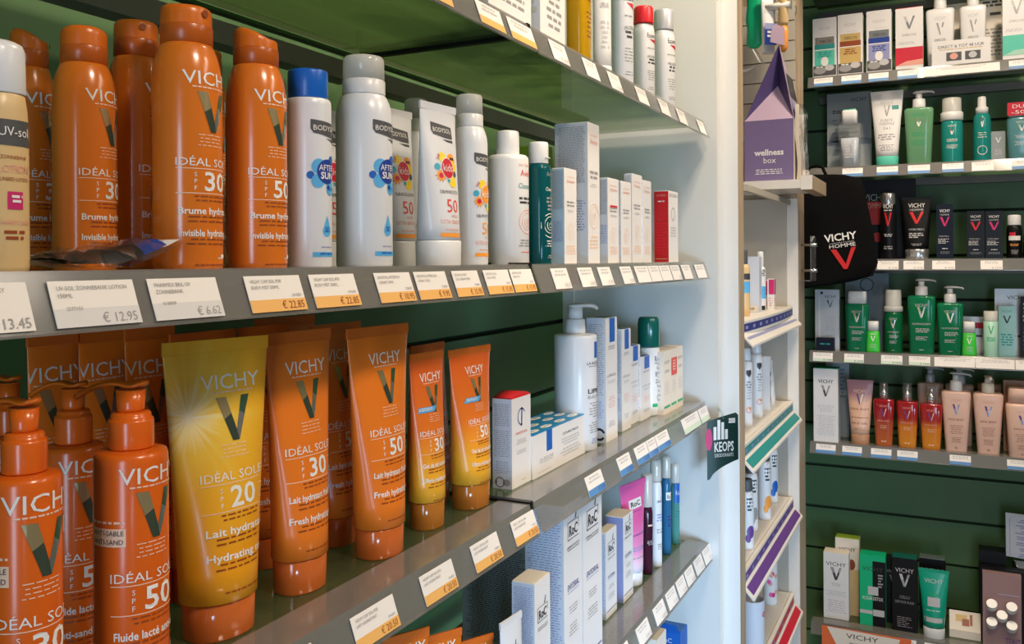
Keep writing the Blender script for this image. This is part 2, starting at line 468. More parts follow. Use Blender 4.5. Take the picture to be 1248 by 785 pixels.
def slat_wall(name, along, lo, hi, zlo, zhi):
    mb = MB()
    k0 = math.ceil((zlo - G0) / PITCH); zs = [zlo] + [G0 + k * PITCH for k in range(k0, k0 + 40) if G0 + k * PITCH < zhi] + [zhi]
    for i in range(len(zs) - 1):
        a, b = zs[i] + 0.0042, zs[i + 1] - 0.0042
        if b <= a: continue
        if along == 'y': mb.box(XW - 0.02, XW, lo, hi, a, b, 'slat_green')
        else: mb.box(lo, hi, YW, YW + 0.02, a, b, 'slat_green')
    if along == 'y': mb.box(XW - 0.06, XW - 0.012, lo, hi, zlo, zhi, 'slot_dark')
    else: mb.box(lo, hi, YW + 0.012, YW + 0.06, zlo, zhi, 'slot_dark')
    return struct(mb.build(name))
slat_wall('wall_left', 'y', -1.6, YW, 0.0, 2.66)
slat_wall('wall_back', 'x', XW, 2.4, 0.0, 2.66)
struct(MB().box(XW - 0.06, 2.4, -1.6, YW + 0.06, -0.05, 0.0, 'floor_tile').build('floor'))
struct(MB().box(XW - 0.06, 2.4, -1.6, YW + 0.06, 2.66, 2.71, 'ceiling_paint').build('ceiling'))

# ================================================================== shelves
SH = 0.26
ZT, ZM, Z3, Z4, Z5 = [CZ + 0.2545 - SH * k for k in range(5)]       # left shelf tops
ZR = [CZ + 0.517 - SH * k for k in range(-1, 5)] + [CZ + 0.517 - 1.555]   # ZR[1]..ZR[6]: wall facing us
XF, YF = -0.400, 2.635                                              # lowest, foremost line of the price rails
LBL = 0.0235

def shelf(label, wall, lo, hi, z, depth_, group, rail_z=True):
    """glass shelf along one wall: plate, clear price rail, bracket rail behind. built in a local frame whose front is -y"""
    if wall == 'left': loc, rz = (XF, (lo + hi) / 2, z), PI / 2
    else: loc, rz = ((lo + hi) / 2, YF, z), 0
    w = hi - lo
    t = thing('glass_shelf', label, 'shelf', loc, rz, group)
    MB().box(-w / 2, w / 2, 0.012, depth_, -0.008, 0.0, 'shelf_glass').box(-w / 2, w / 2, depth_ + .0002, depth_ + .0008, -0.0078, -0.0002, 'glass_edge').build('glass_plate', t)
    r = MB()                                  # folded strip: flat tongue, sloping face, bottom lip
    prof = [(0.047, 0.0008), (0.0105, 0.0012), (-0.0005, -0.0300), (-0.0030, -0.0305), (-0.0030, -0.0290), (0.0012, -0.0285), (0.0118, -0.0002)]
    prof = [(0.047, 0.0016), (0.0098, 0.0016), (-0.0012, -0.0290), (-0.0035, -0.0290), (-0.0035, -0.0302), (0.0002, -0.0302), (0.0112, 0.0004), (0.047, 0.0004)]
    n = len(prof); vs = [(x, y, zz) for x in (-w / 2, w / 2) for y, zz in prof]
    fs = [(i, (i + 1) % n, n + (i + 1) % n, n + i) for i in range(n)]
    r.add(vs, fs, 'acrylic'); r.build('price_rail', t)
    b = MB().box(-w / 2, w / 2, depth_ + 0.004, depth_ + 0.03, -0.041, -0.019, 'rail_metal')
    b.build('support_rail', t)
    if wall == 'left' and lo > .5: MB().box(-w / 2 - .0085, -w / 2 - .0005, .010, depth_, -.012, .0032, 'black_card').build('joint_strip', t)
    return t

SEAM = 0.868
LG = 'glass shelves of the left unit'
YL0, YL1 = -0.30, 1.625
shelf('near half of the top left glass shelf, seen from below', 'left', YL0, SEAM - .004, ZT, 0.232, LG)
shelf('top glass shelf of the left unit, far half under the yellow oil bottle', 'left', SEAM + .006, YL1, ZT, 0.232, LG)
shelf('glass shelf under the orange spray cans and white sun sprays', 'left', YL0, SEAM - .004, ZM, 0.232, LG)
shelf('glass shelf under the white cartons and the red carton', 'left', SEAM + .006, YL1, ZM, 0.232, LG)
shelf('glass shelf carrying the orange tubes and pump bottles', 'left', YL0, SEAM - .004, Z3, 0.232, LG)
shelf('glass shelf with blue price tags under the white pump bottle', 'left', SEAM + .006, YL1, Z3, 0.232, LG)
shelf('lower glass shelf holding the few orange tubes near the bottom edge', 'left', YL0, SEAM - .004, Z4, 0.232, LG)
shelf('lower glass shelf with white price tags under the pink tube', 'left', SEAM + .006, YL1, Z4, 0.232, LG)
shelf('lowest visible glass shelf holding the blue carton', 'left', SEAM + .006, YL1, Z5, 0.232, LG)
RG = 'glass shelves on the green wall facing us'
XR0, XR1 = x_on_y(985.5, YF), 0.62
for k, d in enumerate(['highest glass shelf on the green wall, cut off by the top of the picture', 'glass shelf on the green wall carrying the hair-care cartons',
                       'glass shelf on the green wall under the teal and green cleansers', 'glass shelf on the green wall behind the black cloth bag',
                       'glass shelf on the green wall under the dark green pump bottles', 'glass shelf on the green wall under the peach pump bottles',
                       'lowest glass shelf on the green wall beside the mauve tester stand']):
    shelf(d, 'back', XR0, XR1, ZR[k], 0.232, RG)

# ------------------------------------------------------------------ price tags
def price_tag(label, group, wall, z, ua, ub, vb, kind='white', lines=(), price='', seed=1, psize=0.0062, px=None):
    """ua, ub: columns of the two lower corners on the rail"""
    if wall == 'left':
        y0, y1 = y_on_x(ua, XF), y_on_x(ub, XF); w = y1 - y0; loc = (XF + 0.0018, (y0 + y1) / 2, z - 0.0272); rz = PI / 2
    else:
        x0, x1 = x_on_y(ua, YF), x_on_y(ub, YF); w = x1 - x0; loc = ((x0 + x1) / 2, YF - 0.0018, z - 0.0272); rz = 0
    sl = 0.0082 / LBL
    mp = lambda x, zz, o: (x, zz * sl - o * 1.0, zz)
    mb = MB(); h = LBL
    mb.add([(-w / 2, 0, 0), (w / 2, 0, 0), (w / 2, h * sl, h), (-w / 2, h * sl, h), (-w / 2, .0004, 0), (w / 2, .0004, 0), (w / 2, h * sl + .0004, h), (-w / 2, h * sl + .0004, h)],
           [(0, 1, 2, 3), (5, 4, 7, 6), (4, 0, 3, 7), (1, 5, 6, 2), (3, 2, 6, 7), (4, 5, 1, 0)], 'tag_white')
    band = {'orange': 'tag_orange', 'blue': 'tag_blue', 'green': 'tag_green', 'grey': 'tag_grey'}.get(kind)
    if band: mb.quad(-w / 2, w / 2, 0, h * (.34 if kind != 'grey' else .40), band, mp, off=.0002)
    z_ = h * .80
    for s_ in lines:
        if s_.startswith('#'): mb.text(s_[1:], w * .44, h * .40, h * .085, 'ink_grey', mp, al='r', off=.0004)
        elif s_.startswith('@'): mb.text(s_[1:], -w * .36, h * .36, h * .085, 'ink_grey', mp, al='l', off=.0004)
        else:
            g = glyphs(s_)[2]; hh = min(h * .10, w * .82 / g * CAP_H)
            mb.text(s_, -w * .42, z_, hh, 'ink_grey', mp, al='l', off=.0004); z_ -= h * .165
    if not lines:
        mb.rows(0, h * .90, w * .8, h * .34, 2, 'ink_lightgrey', mp, seed, 'c', fill=.5)
    if price:
        g = glyphs(price)[2]; hh = min(h * .22, w * .80 / g * CAP_H)
        kw = w * .76 if hh < h * .16 else None; hh = max(hh, h * .18)
        mb.text(price, w * .45, h * .07, hh, 'ink_brown' if kind == 'orange' else 'ink_grey' if kind in ('grey', 'white') else 'ink_navy', mp, w=kw, al='r', off=.0004)
    o = mb.build('price_tag', None, None, loc, rz)
    return tag(o, label, 'price tag', group)

G_M = 'price tags on the rail under the spray cans'
mid = [(-58, 41, 'white', ['PHARMEX SPRAY'], '€ 13.45', 'white price tag reading 13.45, cut off by the left edge of the picture'),
       (67, 170.6, 'grey', ['UV-SOL ZONNEBANK LOTION', '150ML', '@2577153'], '€ 12.95', 'large white price tag reading € 12.95'),
       (188, 271.5, 'grey', ['PHARMEX BRIL UV', 'ZONNEBANK', '@0138709'], '€ 6.62', 'large white price tag reading € 6.62'),
       (305.5, 372.6, 'orange', ['VICHY CAP SOL IP30', 'BODY MIST 200ML', '#2916286'], '€ 22.85', 'orange banded price tag reading € 22.85 under the SPF 50 spray can'),
       (384, 438.5, 'orange', ['VICHY CAP SOL IP50', 'BODY MIST 200ML', '#2916278'], '€ 22.85', 'orange banded price tag reading € 22.85 under the white bottle with blue cap'),
       (463, 506, 'orange', ['BODYSOL AFTERSUN', 'CREAM 150ML', '#2728475'], '€ 10.95', 'orange banded price tag reading € 10.95'),
       (511, 549, 'orange', ['BODYSOL AFTER SUN', 'SPRAY 150ML', '#2728483'], '€ 9.95', 'orange banded price tag reading € 9.95 under the kids sun tube'),
       (557, 588, 'orange', ['BODYSOL KIDS', 'SUN CREAM SPF50', '#2728467'], '€ 15.95', 'orange banded price tag under the kids sun spray'),
       (595, 625, 'orange', ['BODYSOL KIDS', 'SPRAY SPF50', '#2956431'], '€ 15.95', 'orange banded price tag under the white oval bottle, second from the shelf joint'),
       (627, 653, 'orange', ['BODYSOL KIDS', 'MILK SPF50', '#2956449'], '€ 15.95', 'orange banded price tag right beside the shelf joint on the middle shelf')]
for i, (a, b, k, ln, pr, lb) in enumerate(mid): price_tag(lb, G_M, 'left', ZM, a, b, 0, k, ln, pr, i)
G_M2 = 'small white price tags under the white cartons'
mid2 = [(676.5, 696, '14.5 €', 'white price tag nearest the joint under the short white carton'), (709, 726, '14.5 €', 'white price tag under the tallest white carton'),
        (733, 748, '€ 10.3', 'white price tag under the carton with a red stripe'), (760, 773, '13.9 €', 'white price tag standing alone under the middle cartons'),
        (777.5, 793.5, '', 'first of three touching white price tags under the last white carton'), (794.2, 806.5, '', 'second of three touching white price tags under the red carton'),
        (807.2, 819.5, '', 'third of three touching white price tags under the red carton'), (820.5, 831, '€ 22', 'narrow white price tag just right of the red carton'),
        (834, 844, '', 'white price tag second from the far end of the middle shelf'), (850, 861, '', 'white price tag at the far end of the middle shelf')]
for i, (a, b, pr, lb) in enumerate(mid2): price_tag(lb, G_M2, 'left', ZM, a, b, 0, 'white', (), pr, i)
G_3 = 'orange banded price tags under the orange tubes'
third = [(335, 385, 'orange price tag cut off by the bottom edge of the picture'), (432.3, 483.8, 'orange price tag reading € 20.50, lowest whole one on the tube shelf'),
         (516, 555, 'orange price tag reading € 20.50, second whole one from the bottom edge'), (577.7, 609.8, 'orange price tag reading € 20.50, second from the shelf joint'),
         (626.7, 654, 'orange price tag right beside the joint of the tube shelf')]
for i, (a, b, lb) in enumerate(third):
    price_tag(lb, G_3, 'left', Z3, a, b, 0, 'orange', ['VICHY CAP SOL IP50', 'LAIT HYDRATANT', '#2916%d' % (303 + i)], '€ 20.50', i)
G_32 = 'blue banded price tags under the white pump bottle'
for i, (a, b, k, lb) in enumerate([(716.5, 736, 'blue', 'blue banded price tag nearest the joint, alone on its rail'), (755, 770, 'blue', 'blue banded price tag standing alone above the pink tube'),
        (776, 790.4, 'blue', 'first of three touching blue banded price tags'), (791, 800.8, 'blue', 'middle of three touching blue banded price tags'),
        (801.4, 816, 'blue', 'last of three touching blue banded price tags'), (833, 853, 'green', 'wide price tag with a pale green band near the hanging sign'),
        (853.8, 863.7, 'green', 'narrow pale green price tag at the far end beside the hanging sign')]):
    price_tag(lb, G_32, 'left', Z3, a, b, 0, k, (), '€ 12.95' if i < 5 else '', i)
G_4 = 'white price tags under the pink tube'
for i, (a, b, pr) in enumerate([(742, 767, '13.95 €'), (777, 791, '15.45 €'), (797.7, 810, '10.95 €'), (813, 823.6, '€ 10.5'), (825.6, 834.8, '€ 10.5'), (836, 845, '€ 10.5'), (847, 856.2, '€ 10.5'), (857.5, 866.5, '€ 11.3')]):
    price_tag('white price tag on the lower left rail, %s from its far end' % ['farthest: eighth', 'seventh', 'sixth', 'fifth', 'fourth', 'third', 'second', 'the one'][i] if i < 7 else 'white price tag at the far end of the lower left rail', G_4, 'left', Z4, a, b, 0, 'white', (), pr, i)
G_T = 'price tags on the top left rail'
for i, (a, b, k, lb) in enumerate([(455, 500, 'orange', 'orange banded price tag on the top rail cut off by the upper edge'), (512, 553, 'orange', 'orange banded price tag on the top rail, third from the joint'), (587, 617, 'orange', 'orange banded price tag on the top rail, second from the joint'),
        (625, 655, 'orange', 'orange banded price tag on the top rail touching the joint'), (675.6, 695, 'white', 'white price tag reading € 10.95 below the yellow oil bottle'), (716, 732, 'white', 'white price tag under the white tube behind the oil bottle'),
        (746, 760, 'white', 'white price tag on the top rail under the flat white bottle'), (779.5, 792, 'white', 'white price tag on the top rail under the red capped bottle'), (807, 818, 'white', 'white price tag on the top rail under the grey capped tube'),
        (829, 838.5, 'white', 'white price tag second from the far end of the top rail'), (854, 861.5, 'white', 'white price tag at the far end of the top rail')]):
    price_tag(lb, G_T, 'left', ZT, a, b, 0, k, (), '€ 10.95' if i in (4, 6) else '', i)

rt = {1: [(993, 1016, 'blue', 'under the teal and white carton'), (1026.6, 1050.8, 'blue', 'under the gold and white carton'), (1059.7, 1084, 'blue', 'under the blue and white carton'),
          (1095, 1119.5, 'blue', 'under the red and white carton'), (1127, 1220, 'white', 'very wide, under the white sample card'), (1231, 1262, 'blue', 'under the mint banded carton')],
      2: [(1027, 1052, 'blue', 'under the clear bottle'), (1069, 1095, 'blue', 'under the white tube with teal cap'), (1107, 1134, 'blue', 'under the pale green pump bottle'),
          (1149, 1175, 'blue', 'under the teal foam bottle'), (1185, 1212, 'white', 'brightly lit, under the teal spray bottle'), (1234, 1262, 'blue', 'under the aqua bottle with pink band')],
      3: [(1069, 1095, 'white', 'touching the black bag'), (1101, 1126, 'white', 'under the black tube with silver cap'), (1136, 1164, 'white', 'under the navy carton'), (1195, 1222, 'white', 'under the pair of black cartons')],
      4: [(990, 1014, 'green', 'under the silver carton with a hang hole'), (1028, 1052, 'green', 'under the green bottle with white flip cap'), (1073, 1099, 'green', 'under the green foam bottle'),
          (1107, 1133, 'green', 'under the tallest dark green pump bottle'), (1138, 1187.5, 'white', 'wide, under the second green pump bottle'), (1188.5, 1236, 'white', 'wide, under the mint stick'), (1237, 1262, 'white', 'cut off by the right edge')],
      5: [(993, 1017, 'blue', 'under the tall white carton with green lid'), (1025, 1049, 'blue', 'under the peach tube with mauve top'), (1060, 1085, 'blue', 'under the first red oil bottle'),
          (1092, 1117, 'blue', 'under the second amber oil bottle'), (1156, 1182, 'blue', 'under the first peach pump bottle'), (1226, 1252, 'blue', 'under the peach bottle at the right edge')],
      6: [(1024, 1048, 'white', 'behind the orange and white card'), (1058, 1082, 'white', 'under the green and black carton'), (1090, 1114, 'white', 'under the black carton'), (1124, 1150, 'white', 'under the green tube')]}
sn = {1: 'haircare', 2: 'cleanser', 3: 'black', 4: 'green', 5: 'peach', 6: 'bottom'}
for k, L in rt.items():
    for i, (a, b, kd, lb) in enumerate(L):
        c = {'blue': 'blue banded', 'white': 'plain white', 'green': 'pale green'}[kd]
        price_tag('%s price tag, %s shelf, %s' % (c, sn[k], lb), 'price tags on the %s shelf facing us' % sn[k], 'back', ZR[k], a, b, 0, kd, (), '€ 19.90' if k in (3, 4) and b - a < 30 else '', i + 7 * k)

# ================================================================== end panel and display cabinet beyond the left shelves
YP = 1.640
t = thing('end_panel', 'tall white end panel closing the far end of the left shelves', 'panel', (-0.54, YP + .018, 0))
MB().box(-.158, .1515, -.018, .018, 0.0, 2.655, 'panel_white').build('board', t)
MB().box(-.160, -.136, -.0205, -.018, 0.0, 2.655, 'panel_white').build('corner_post', t)

YD0, YD1 = 1.678, 1.727          # near side board of the cabinet
YE0, YE1 = 2.390, 2.510          # far post
XD = -0.358
t = thing('display_cabinet', 'open wood and white display cabinet between the shelf panel and green wall', 'cabinet', (-0.5, 2.09, 0))
def bx(n, x0, x1, y0, y1, z0, z1, m, mats=None): return MB().box(x0 + .5, x1 + .5, y0 - 2.09, y1 - 2.09, z0, z1, m, mats).build(n, t)
bx('side_board', -.69, XD, YD0, YD1, 0, 2.655, 'panel_white', dict(right='wood_pale', back='wood_pale'))
bx('far_post', -.69, XD, YE0 + .006, YE1, 0, 2.655, 'wood_pale')
bx('inner_panel', -.665, -.383, YE0 - .012, YE0 + .004, 0.1, CZ + .157, 'beige_panel')
bx('back_board', -.69, -.67, YD1, YE0, 0, 2.655, 'beige_panel')
bx('white_jamb', -.383, XD + .002, YE0 - .006, YE0 + .0055, 0.1, CZ + .157, 'shelf_white')
bx('arch_rail', -.383, -.372, YD1 + .1, YE0 - .012, CZ + .140, CZ + .153, 'beige_panel')
mb = MB()                                         # upper peg panel: pale slats, their shadow put into the beige
for k in range(9): mb.box(.002 - .165, .14, .288, .300, CZ + .205 + k * .052, CZ + .205 + k * .052 + .049, 'beige_panel')
mb.build('peg_panel', t)

# plank with a thick wooden front rail carrying the box
t = thing('plank_shelf', 'white plank shelf with wooden front rail under the purple box', 'shelf', (-0.40, 2.32, CZ + .165))
MB().box(-.09, .080, -.13, .066, 0.004, .025, 'shelf_white').build('plank', t)
MB().box(.0805, .107, -.13, .13, 0, .034, 'wood_pale', dict(front='shelf_white')).build('front_rail', t)

# stepped white inserts: three or four tester shelves
def tester_shelf(z, label, c1, c2, cut=None, curved=False, seed=1):
    y0, y1 = YD1 + .02, YE0 - .015; yc = (y0 + y1) / 2; L = y1 - y0
    t = thing('tester_shelf', label, 'shelf', (-.372, yc, z), PI / 2, 'stepped tester shelves in the display cabinet')
    n = 14
    def pf(ya, yb, za, zb, m, bow=0.0):
        mb = MB(); vs = []
        for i in range(n + 1):
            x = -L / 2 + L * i / n; k = bow * (1 - (2 * x / L) ** 2)
            vs += [(x, ya - k, za), (x, yb, za), (x, yb, zb), (x, ya - k, zb)]
        fs = []
        for i in range(n):
            a, b = 4 * i, 4 * i + 4
            fs += [(a, b, b + 3, a + 3), (a + 1, a + 2, b + 2, b + 1), (a + 3, b + 3, b + 2, a + 2), (a, a + 1, b + 1, b)]
        fs += [(0, 3, 2, 1), (4 * n, 4 * n + 1, 4 * n + 2, 4 * n + 3)]
        return mb.add(vs, fs, m)
    bow = .010 if curved else 0
    d = pf(.006, .150, .020, .026, 'shelf_white', bow)
    for i in range(5): d.loft([(.0264, .022, .022, 2, -L * .38 + i * L * .19, .065), (.0266, .022, .022, 2, -L * .38 + i * L * .19, .065)], 'card_cream', 24)
    d.build('tester_deck', t)
    up = pf(-.004, .004, .000, .027, 'shelf_white', bow)
    mp = lambda x, zz, o: (x, -.004 - bow * (1 - (2 * x / L) ** 2) - o, zz)
    def band(mb, mp, z0, z1, dots):
        if cut: mb.quad(-L * .48, -L * .04, z0, z1, cut, mp, n, .0006); mb.quad(-L * .04, L * .48, z0, z1, c1, mp, n, .0006)
        else: mb.quad(-L * .48, L * .48, z0, z1, c1, mp, n, .0006)
        for i in range(10):
            x = -L * .44 + L * .093 * i
            if dots: mb.disc(x, (z0 + z1) / 2, .006, .0028, 'ink_lav' if c1 != 'ink_green' else 'mint', mp, 12, .0011)
            else: mb.quad(x - .009, x + .009, z0 + (z1 - z0) * .3, z0 + (z1 - z0) * .7, 'ink_lav', mp, 1, .0011)
    band(up, mp, .006, .022, False); up.build('upper_band', t)
    lo = MB()                                     # sloping front lip
    sl = .55
    vs = []
    for x in (-L / 2, L / 2): vs += [(x, -.026, -.018), (x, -.005, .0035), (x, -.005, .0000), (x, -.026, -.0225)]
    lo.add(vs, [(0, 4, 5, 1), (1, 5, 6, 2), (2, 6, 7, 3), (3, 7, 4, 0), (0, 1, 2, 3), (7, 6, 5, 4)], 'shelf_white')
    mq = lambda x, zz, o: (x, -.026 + .021 * zz - o * .7, -.018 + .0215 * zz + o * .7)
    band(lo, mq, .18, .82, True) if not curved else lo.quad(-L * .48, L * .48, .45, .65, 'ink_lav', mq, 6, .0006)
    lo.build('sloping_lip', t)
    return t
tester_shelf(CZ - .150, 'white tester shelf with dark blue band, topmost in the cabinet', 'ink_navy', 'ink_navy', None, True, 1)
tester_shelf(CZ - .396, 'white tester shelf with two green bands', 'ink_teal', 'ink_teal', None, False, 2)
tester_shelf(CZ - .645, 'white tester shelf with two purple bands', 'ink_purple', 'ink_purple', None, False, 3)
tester_shelf(CZ - .893, 'white tester shelf with red and green bands', 'kid_red', 'kid_red', 'lime', False, 4)
for o in bpy.data.objects:
    if o.get('category') == 'shelf' and o.name.startswith('tester'): pass

# ------------------------------------------------------------------ items in the cabinet
ZB = [CZ - .150 + .026, CZ - .396 + .026, CZ - .645 + .026, CZ - .893 + .026]
def cab(u, x): return (x, y_on_x(u, x))
def box_item(name, label, cat, loc, rz, w, d, h, m, art=None, mats=None, group=None, flap=None, lean=0.0):
    """folded carton: body with printed faces, and its tucked lid as a thin top panel"""
    mb = MB().box(-w / 2, w / 2, -d / 2, d / 2, 0, h - .0012, m, mats)
    if art: art(mb, w, d, h)
    lid = MB().box(-w / 2 + .0006, w / 2 - .0006, -d / 2 + .0003, d / 2 - .0008, h - .0012, h, flap or m)
    lid.box(-w / 2 + .0015, w / 2 - .0015, d / 2 - .0008, d / 2 - .0002, h - .0009, h - .0002, flap or m)
    if flap:
        t = thing(name, label, cat, loc, rz, group)
        mb.build('carton_body', t); lid.build('lid_flap', t, 'lid in another colour')
        o = t
    else:
        b = len(mb.v); mb.v += lid.v
        for f, k in zip(lid.f, lid.m): mb.f.append(tuple(i + b for i in f)); mb.m.append(mb.mi(lid.names[k])); mb.s.append(False)
        o = mb.build(name, None, None, loc, rz); tag(o, label, cat, group)
    if lean: o.rotation_euler = (lean, 0, rz)
    return o

def simple_bottle(name, label, cat, loc, rz, r, h, body, cap, capf=.2, neck=.55, art=None, group=None, capr=.62, sq=2.0, ry=None, taper=1.0, capname='cap'):
    """bottle: body with rounded shoulder and a separate cap"""
    ry = ry or r; zb = h * (1 - capf)
    sec = [(0, r * .93 * taper, ry * .93 * taper, sq), (h * .015, r * taper, ry * taper, sq), (zb * .86, r, ry, sq), (zb * .93, r * .97, ry * .97, sq), (zb * .975, r * .86, ry * .86, sq), (zb, r * neck, ry * neck, 2)]
    t = thing(name, label, cat, loc, rz, group)
    b = MB().loft(sec, body, 36)
    if art: art(b, sect(sec) if (sq != 2 or ry != r) else cyl(lambda z: r), h, r)
    b.build('bottle_body', t)
    cr = r * capr
    MB().lathe([(cr * .98, zb + .0005), (cr, zb + .002), (cr * .97, h - .004), (cr * .90, h - .001), (cr * .6, h)], cap, 30).build(capname, t)
    return t

x = -.405
p = cab(907, x); simple_bottle('tester_bottle', 'olive striped tester bottle half hidden by the cabinet board, top shelf', 'bottle', (*p, ZB[0]), .7, .012, .145, 'tan_plastic', 'grey_dark', .22,
    art=lambda b, mp, h, r: (b.quad(-.011, .011, h * .35, h * .52, 'sky_blue', mp, 6), b.quad(-.011, .011, h * .55, h * .64, 'ink_dark', mp, 6)))
def a_silver(mb, w, d, h):
    mb.quad(-d * .4, d * .4, h * .02, h * .12, 'card_cream', side(-w / 2)); mb.rows(0, h * .09, d * .5, h * .05, 2, 'ink_grey', side(-w / 2), 5)
    mb.rows(0, h * .8, w * .7, h * .5, 9, 'ink_lightgrey', flat(-d / 2), 6)
p = cab(917, -.415); box_item('carton', 'pale grey blank carton on the top tester shelf', 'carton', (*p, ZB[0]), PI / 2, .03, .036, .130, 'card_blueish', a_silver)
p = cab(926.5, x); simple_bottle('tester_bottle', 'white bottle with blue splash behind the grey carton, top tester shelf', 'bottle', (*p, ZB[0]), .7, .0125, .142, 'white_plastic', 'white_plastic', .25,
    art=lambda b, mp, h, r: (b.quad(-.011, .011, h * .22, h * .42, 'sky_blue', mp, 6), b.rows(0, h * .7, .016, h * .12, 4, 'ink_dark', mp, 4), b.quad(-.004, .006, .004, .014, 'ink_black', mp, 3)))
def a_pink(mb, w, d, h):
    for mp, ww in ((flat(-d / 2), w), (side(-w / 2), d)):
        mb.quad(-ww * .3, ww * .5, h * .5, h * .98, 'magenta', mp); mb.rows(0, h * .4, ww * .7, h * .3, 4, 'ink_salmon', mp, 4)
p = cab(936, x); box_item('carton', 'small white carton with magenta corner on the top tester shelf', 'carton', (*p, ZB[0]), PI / 2, .03, .022, .072, 'white_card', a_pink)
p = cab(940, x + .012); box_item('carton', 'narrow magenta topped carton nearest the white jamb', 'carton', (*p, ZB[0]), PI / 2, .02, .016, .076, 'white_card', a_pink)

def a_shield(b, mp, h, r):
    b.poly([(-.006, h * .72), (.006, h * .72), (.006, h * .67), (0, h * .63), (-.006, h * .67)], 'ink_dark', mp)
    b.rows(0, h * .58, .014, h * .10, 3, 'ink_grey', mp, 2); b.ring(0, h * .22, .007, .002, 'ink_salmon', mp); b.disc(.003, h * .24, .004, .003, 'kid_orange', mp); b.rows(0, h * .48, .010, h * .14, 4, 'ink_lightgrey', mp, 3)
for u, lb, hh in ((908, 'white bottle with dark shield print nearest the board, second tester shelf', .175), (921, 'white bottle with dark shield print beside the slim carton, second tester shelf', .180)):
    p = cab(u, -.408); simple_bottle('tester_bottle', lb, 'bottle', (*p, ZB[1]), .7, .0145, hh, 'white_plastic', 'white_plastic', .16, art=a_shield, capr=.8, group='shield printed bottles')
p = cab(931.5, x); box_item('carton', 'slim white carton with dark shield print on the second tester shelf', 'carton', (*p, ZB[1]), PI / 2, .022, .026, .135, 'white_card',
    lambda mb, w, d, h: a_shield(mb, flat(-d / 2), h, .012))
def wedge_tube(loc, label, h, w, m, capm, group=None, rz=PI / 2, art=None, name='tube', fold=None, ry0=.8, capf=.12, rb=None, capk=.92, lean=0.0, cat='tube'):
    """plastic tube standing on its cap: round at the cap, flat at the crimped top"""
    rb = rb or w * .42; zc = h * capf
    prof = [(0, 0), (.12, .06), (.35, .22), (.6, .45), (.85, .78), (1, 1)]
    sec = []
    for k, q in prof:
        z = zc + .0008 + (h * .955 - zc) * k
        sec.append((z, rb + (w / 2 - rb) * (k ** 1.1), max(.0012, rb * ry0 * (1 - q)), 2.0 + .3 * q))
    sec.insert(0, (zc + .0002, rb * .93, rb * ry0 * .93, 2))
    t = thing(name, label, cat, loc, rz, group)
    if lean: t.rotation_euler = (lean, 0, rz)
    b = MB().loft(sec, m, 44, caps=(True, False))
    if art: art(b, sect(sec), h, w)
    b.build('tube_body', t)
    f = MB().box(-w / 2, w / 2, -.0011, .0011, h * .954, h, fold or m)
    f.box(-w / 2 + .0004, w / 2 - .0004, -.00135, .00135, h * .9545, h * .958, fold or m)
    f.build('crimped_end', t)
    r_ = rb * capk
    MB().loft([(0, r_ * .96, r_ * ry0 * .96, 2.2), (.0015, r_, r_ * ry0, 2.2), (zc * .93, r_ * 1.02, r_ * ry0 * 1.02, 2.2), (zc, r_ * .98, r_ * ry0 * .98, 2.2)], capm, 40).build('cap', t)
    return t
p = cab(939.5, x); wedge_tube((*p, ZB[1]), 'small plain white tube leaning away at the end of the second tester shelf', .115, .024, 'white_plastic', 'white_plastic', ry0=.9)

def a_leaf(c):
    def f(b, mp, h, r):
        b.rows(0, h * .74, .016, h * .2, 4, 'ink_dark', mp, 3, fill=.6); b.disc(.002, h * .26, .009, h * .09, c, mp); b.disc(-.004, h * .17, .006, h * .06, c, mp)
    return f
for u, xx, lb, hh, c in ((908, -.395, 'white bottle with black cap and purple print, nearest the board, third tester shelf', .150, 'ink_purple'), (913.5, -.412, 'white bottle with black cap and grey print, third tester shelf', .160, 'ink_grey'),
                      (922, -.428, 'white bottle with black cap and green leaf, third tester shelf', .155, 'bright_green'), (930, -.401, 'white bottle with black cap and orange print, third tester shelf', .168, 'kid_orange'), (939, -.412, 'white bottle with black cap and blue print, third tester shelf', .165, 'royal_blue')):
    p = cab(u, xx); simple_bottle('tester_bottle', lb, 'bottle', (*p, ZB[2]), .7, .0155, hh, 'white_plastic', 'grey_dark', .17, art=a_leaf(c), capr=.86, group='black capped tester bottles')
p = cab(914, -.400)
t = thing('paper_roll', 'plain white cylinder cup on the lowest tester shelf', 'cup', (*p, ZB[3]), 0)
MB().lathe([(.026, 0), (.027, .003), (.027, .112), (.0255, .114), (.0245, .112), (.0245, .01)], 'card_blueish', 40, caps=(True, True)).build('cup_body', t)
m_ = MB(); m_.ring(.012, .085, .006, .002, 'magenta', cyl(.0272, .9)); m_.disc(.012, .085, .003, .003, 'ink_salmon', cyl(.0272, .9)); m_.build('printed_mark', [c for c in t.children][0])
p = cab(936.5, -.412); 
def a_flower(b, mp, h, r):
    rg = random.Random(4)
    for i in range(9): b.disc(rg.uniform(-.014, .012), h * rg.uniform(.15, .6), .005, .006, rg.choice(['magenta', 'kid_red', 'ink_salmon', 'pink_tube_side']), mp, 10, .0003 + i * 2e-5)
    b.rows(0, h * .78, .014, h * .08, 2, 'ink_grey', mp, 3)
simple_bottle('tester_bottle', 'white bottle with pink flowers on the lowest tester shelf', 'bottle', (*p, ZB[3]), .7, .0175, .140, 'white_plastic', 'white_plastic', .18, art=a_flower, capr=.8)

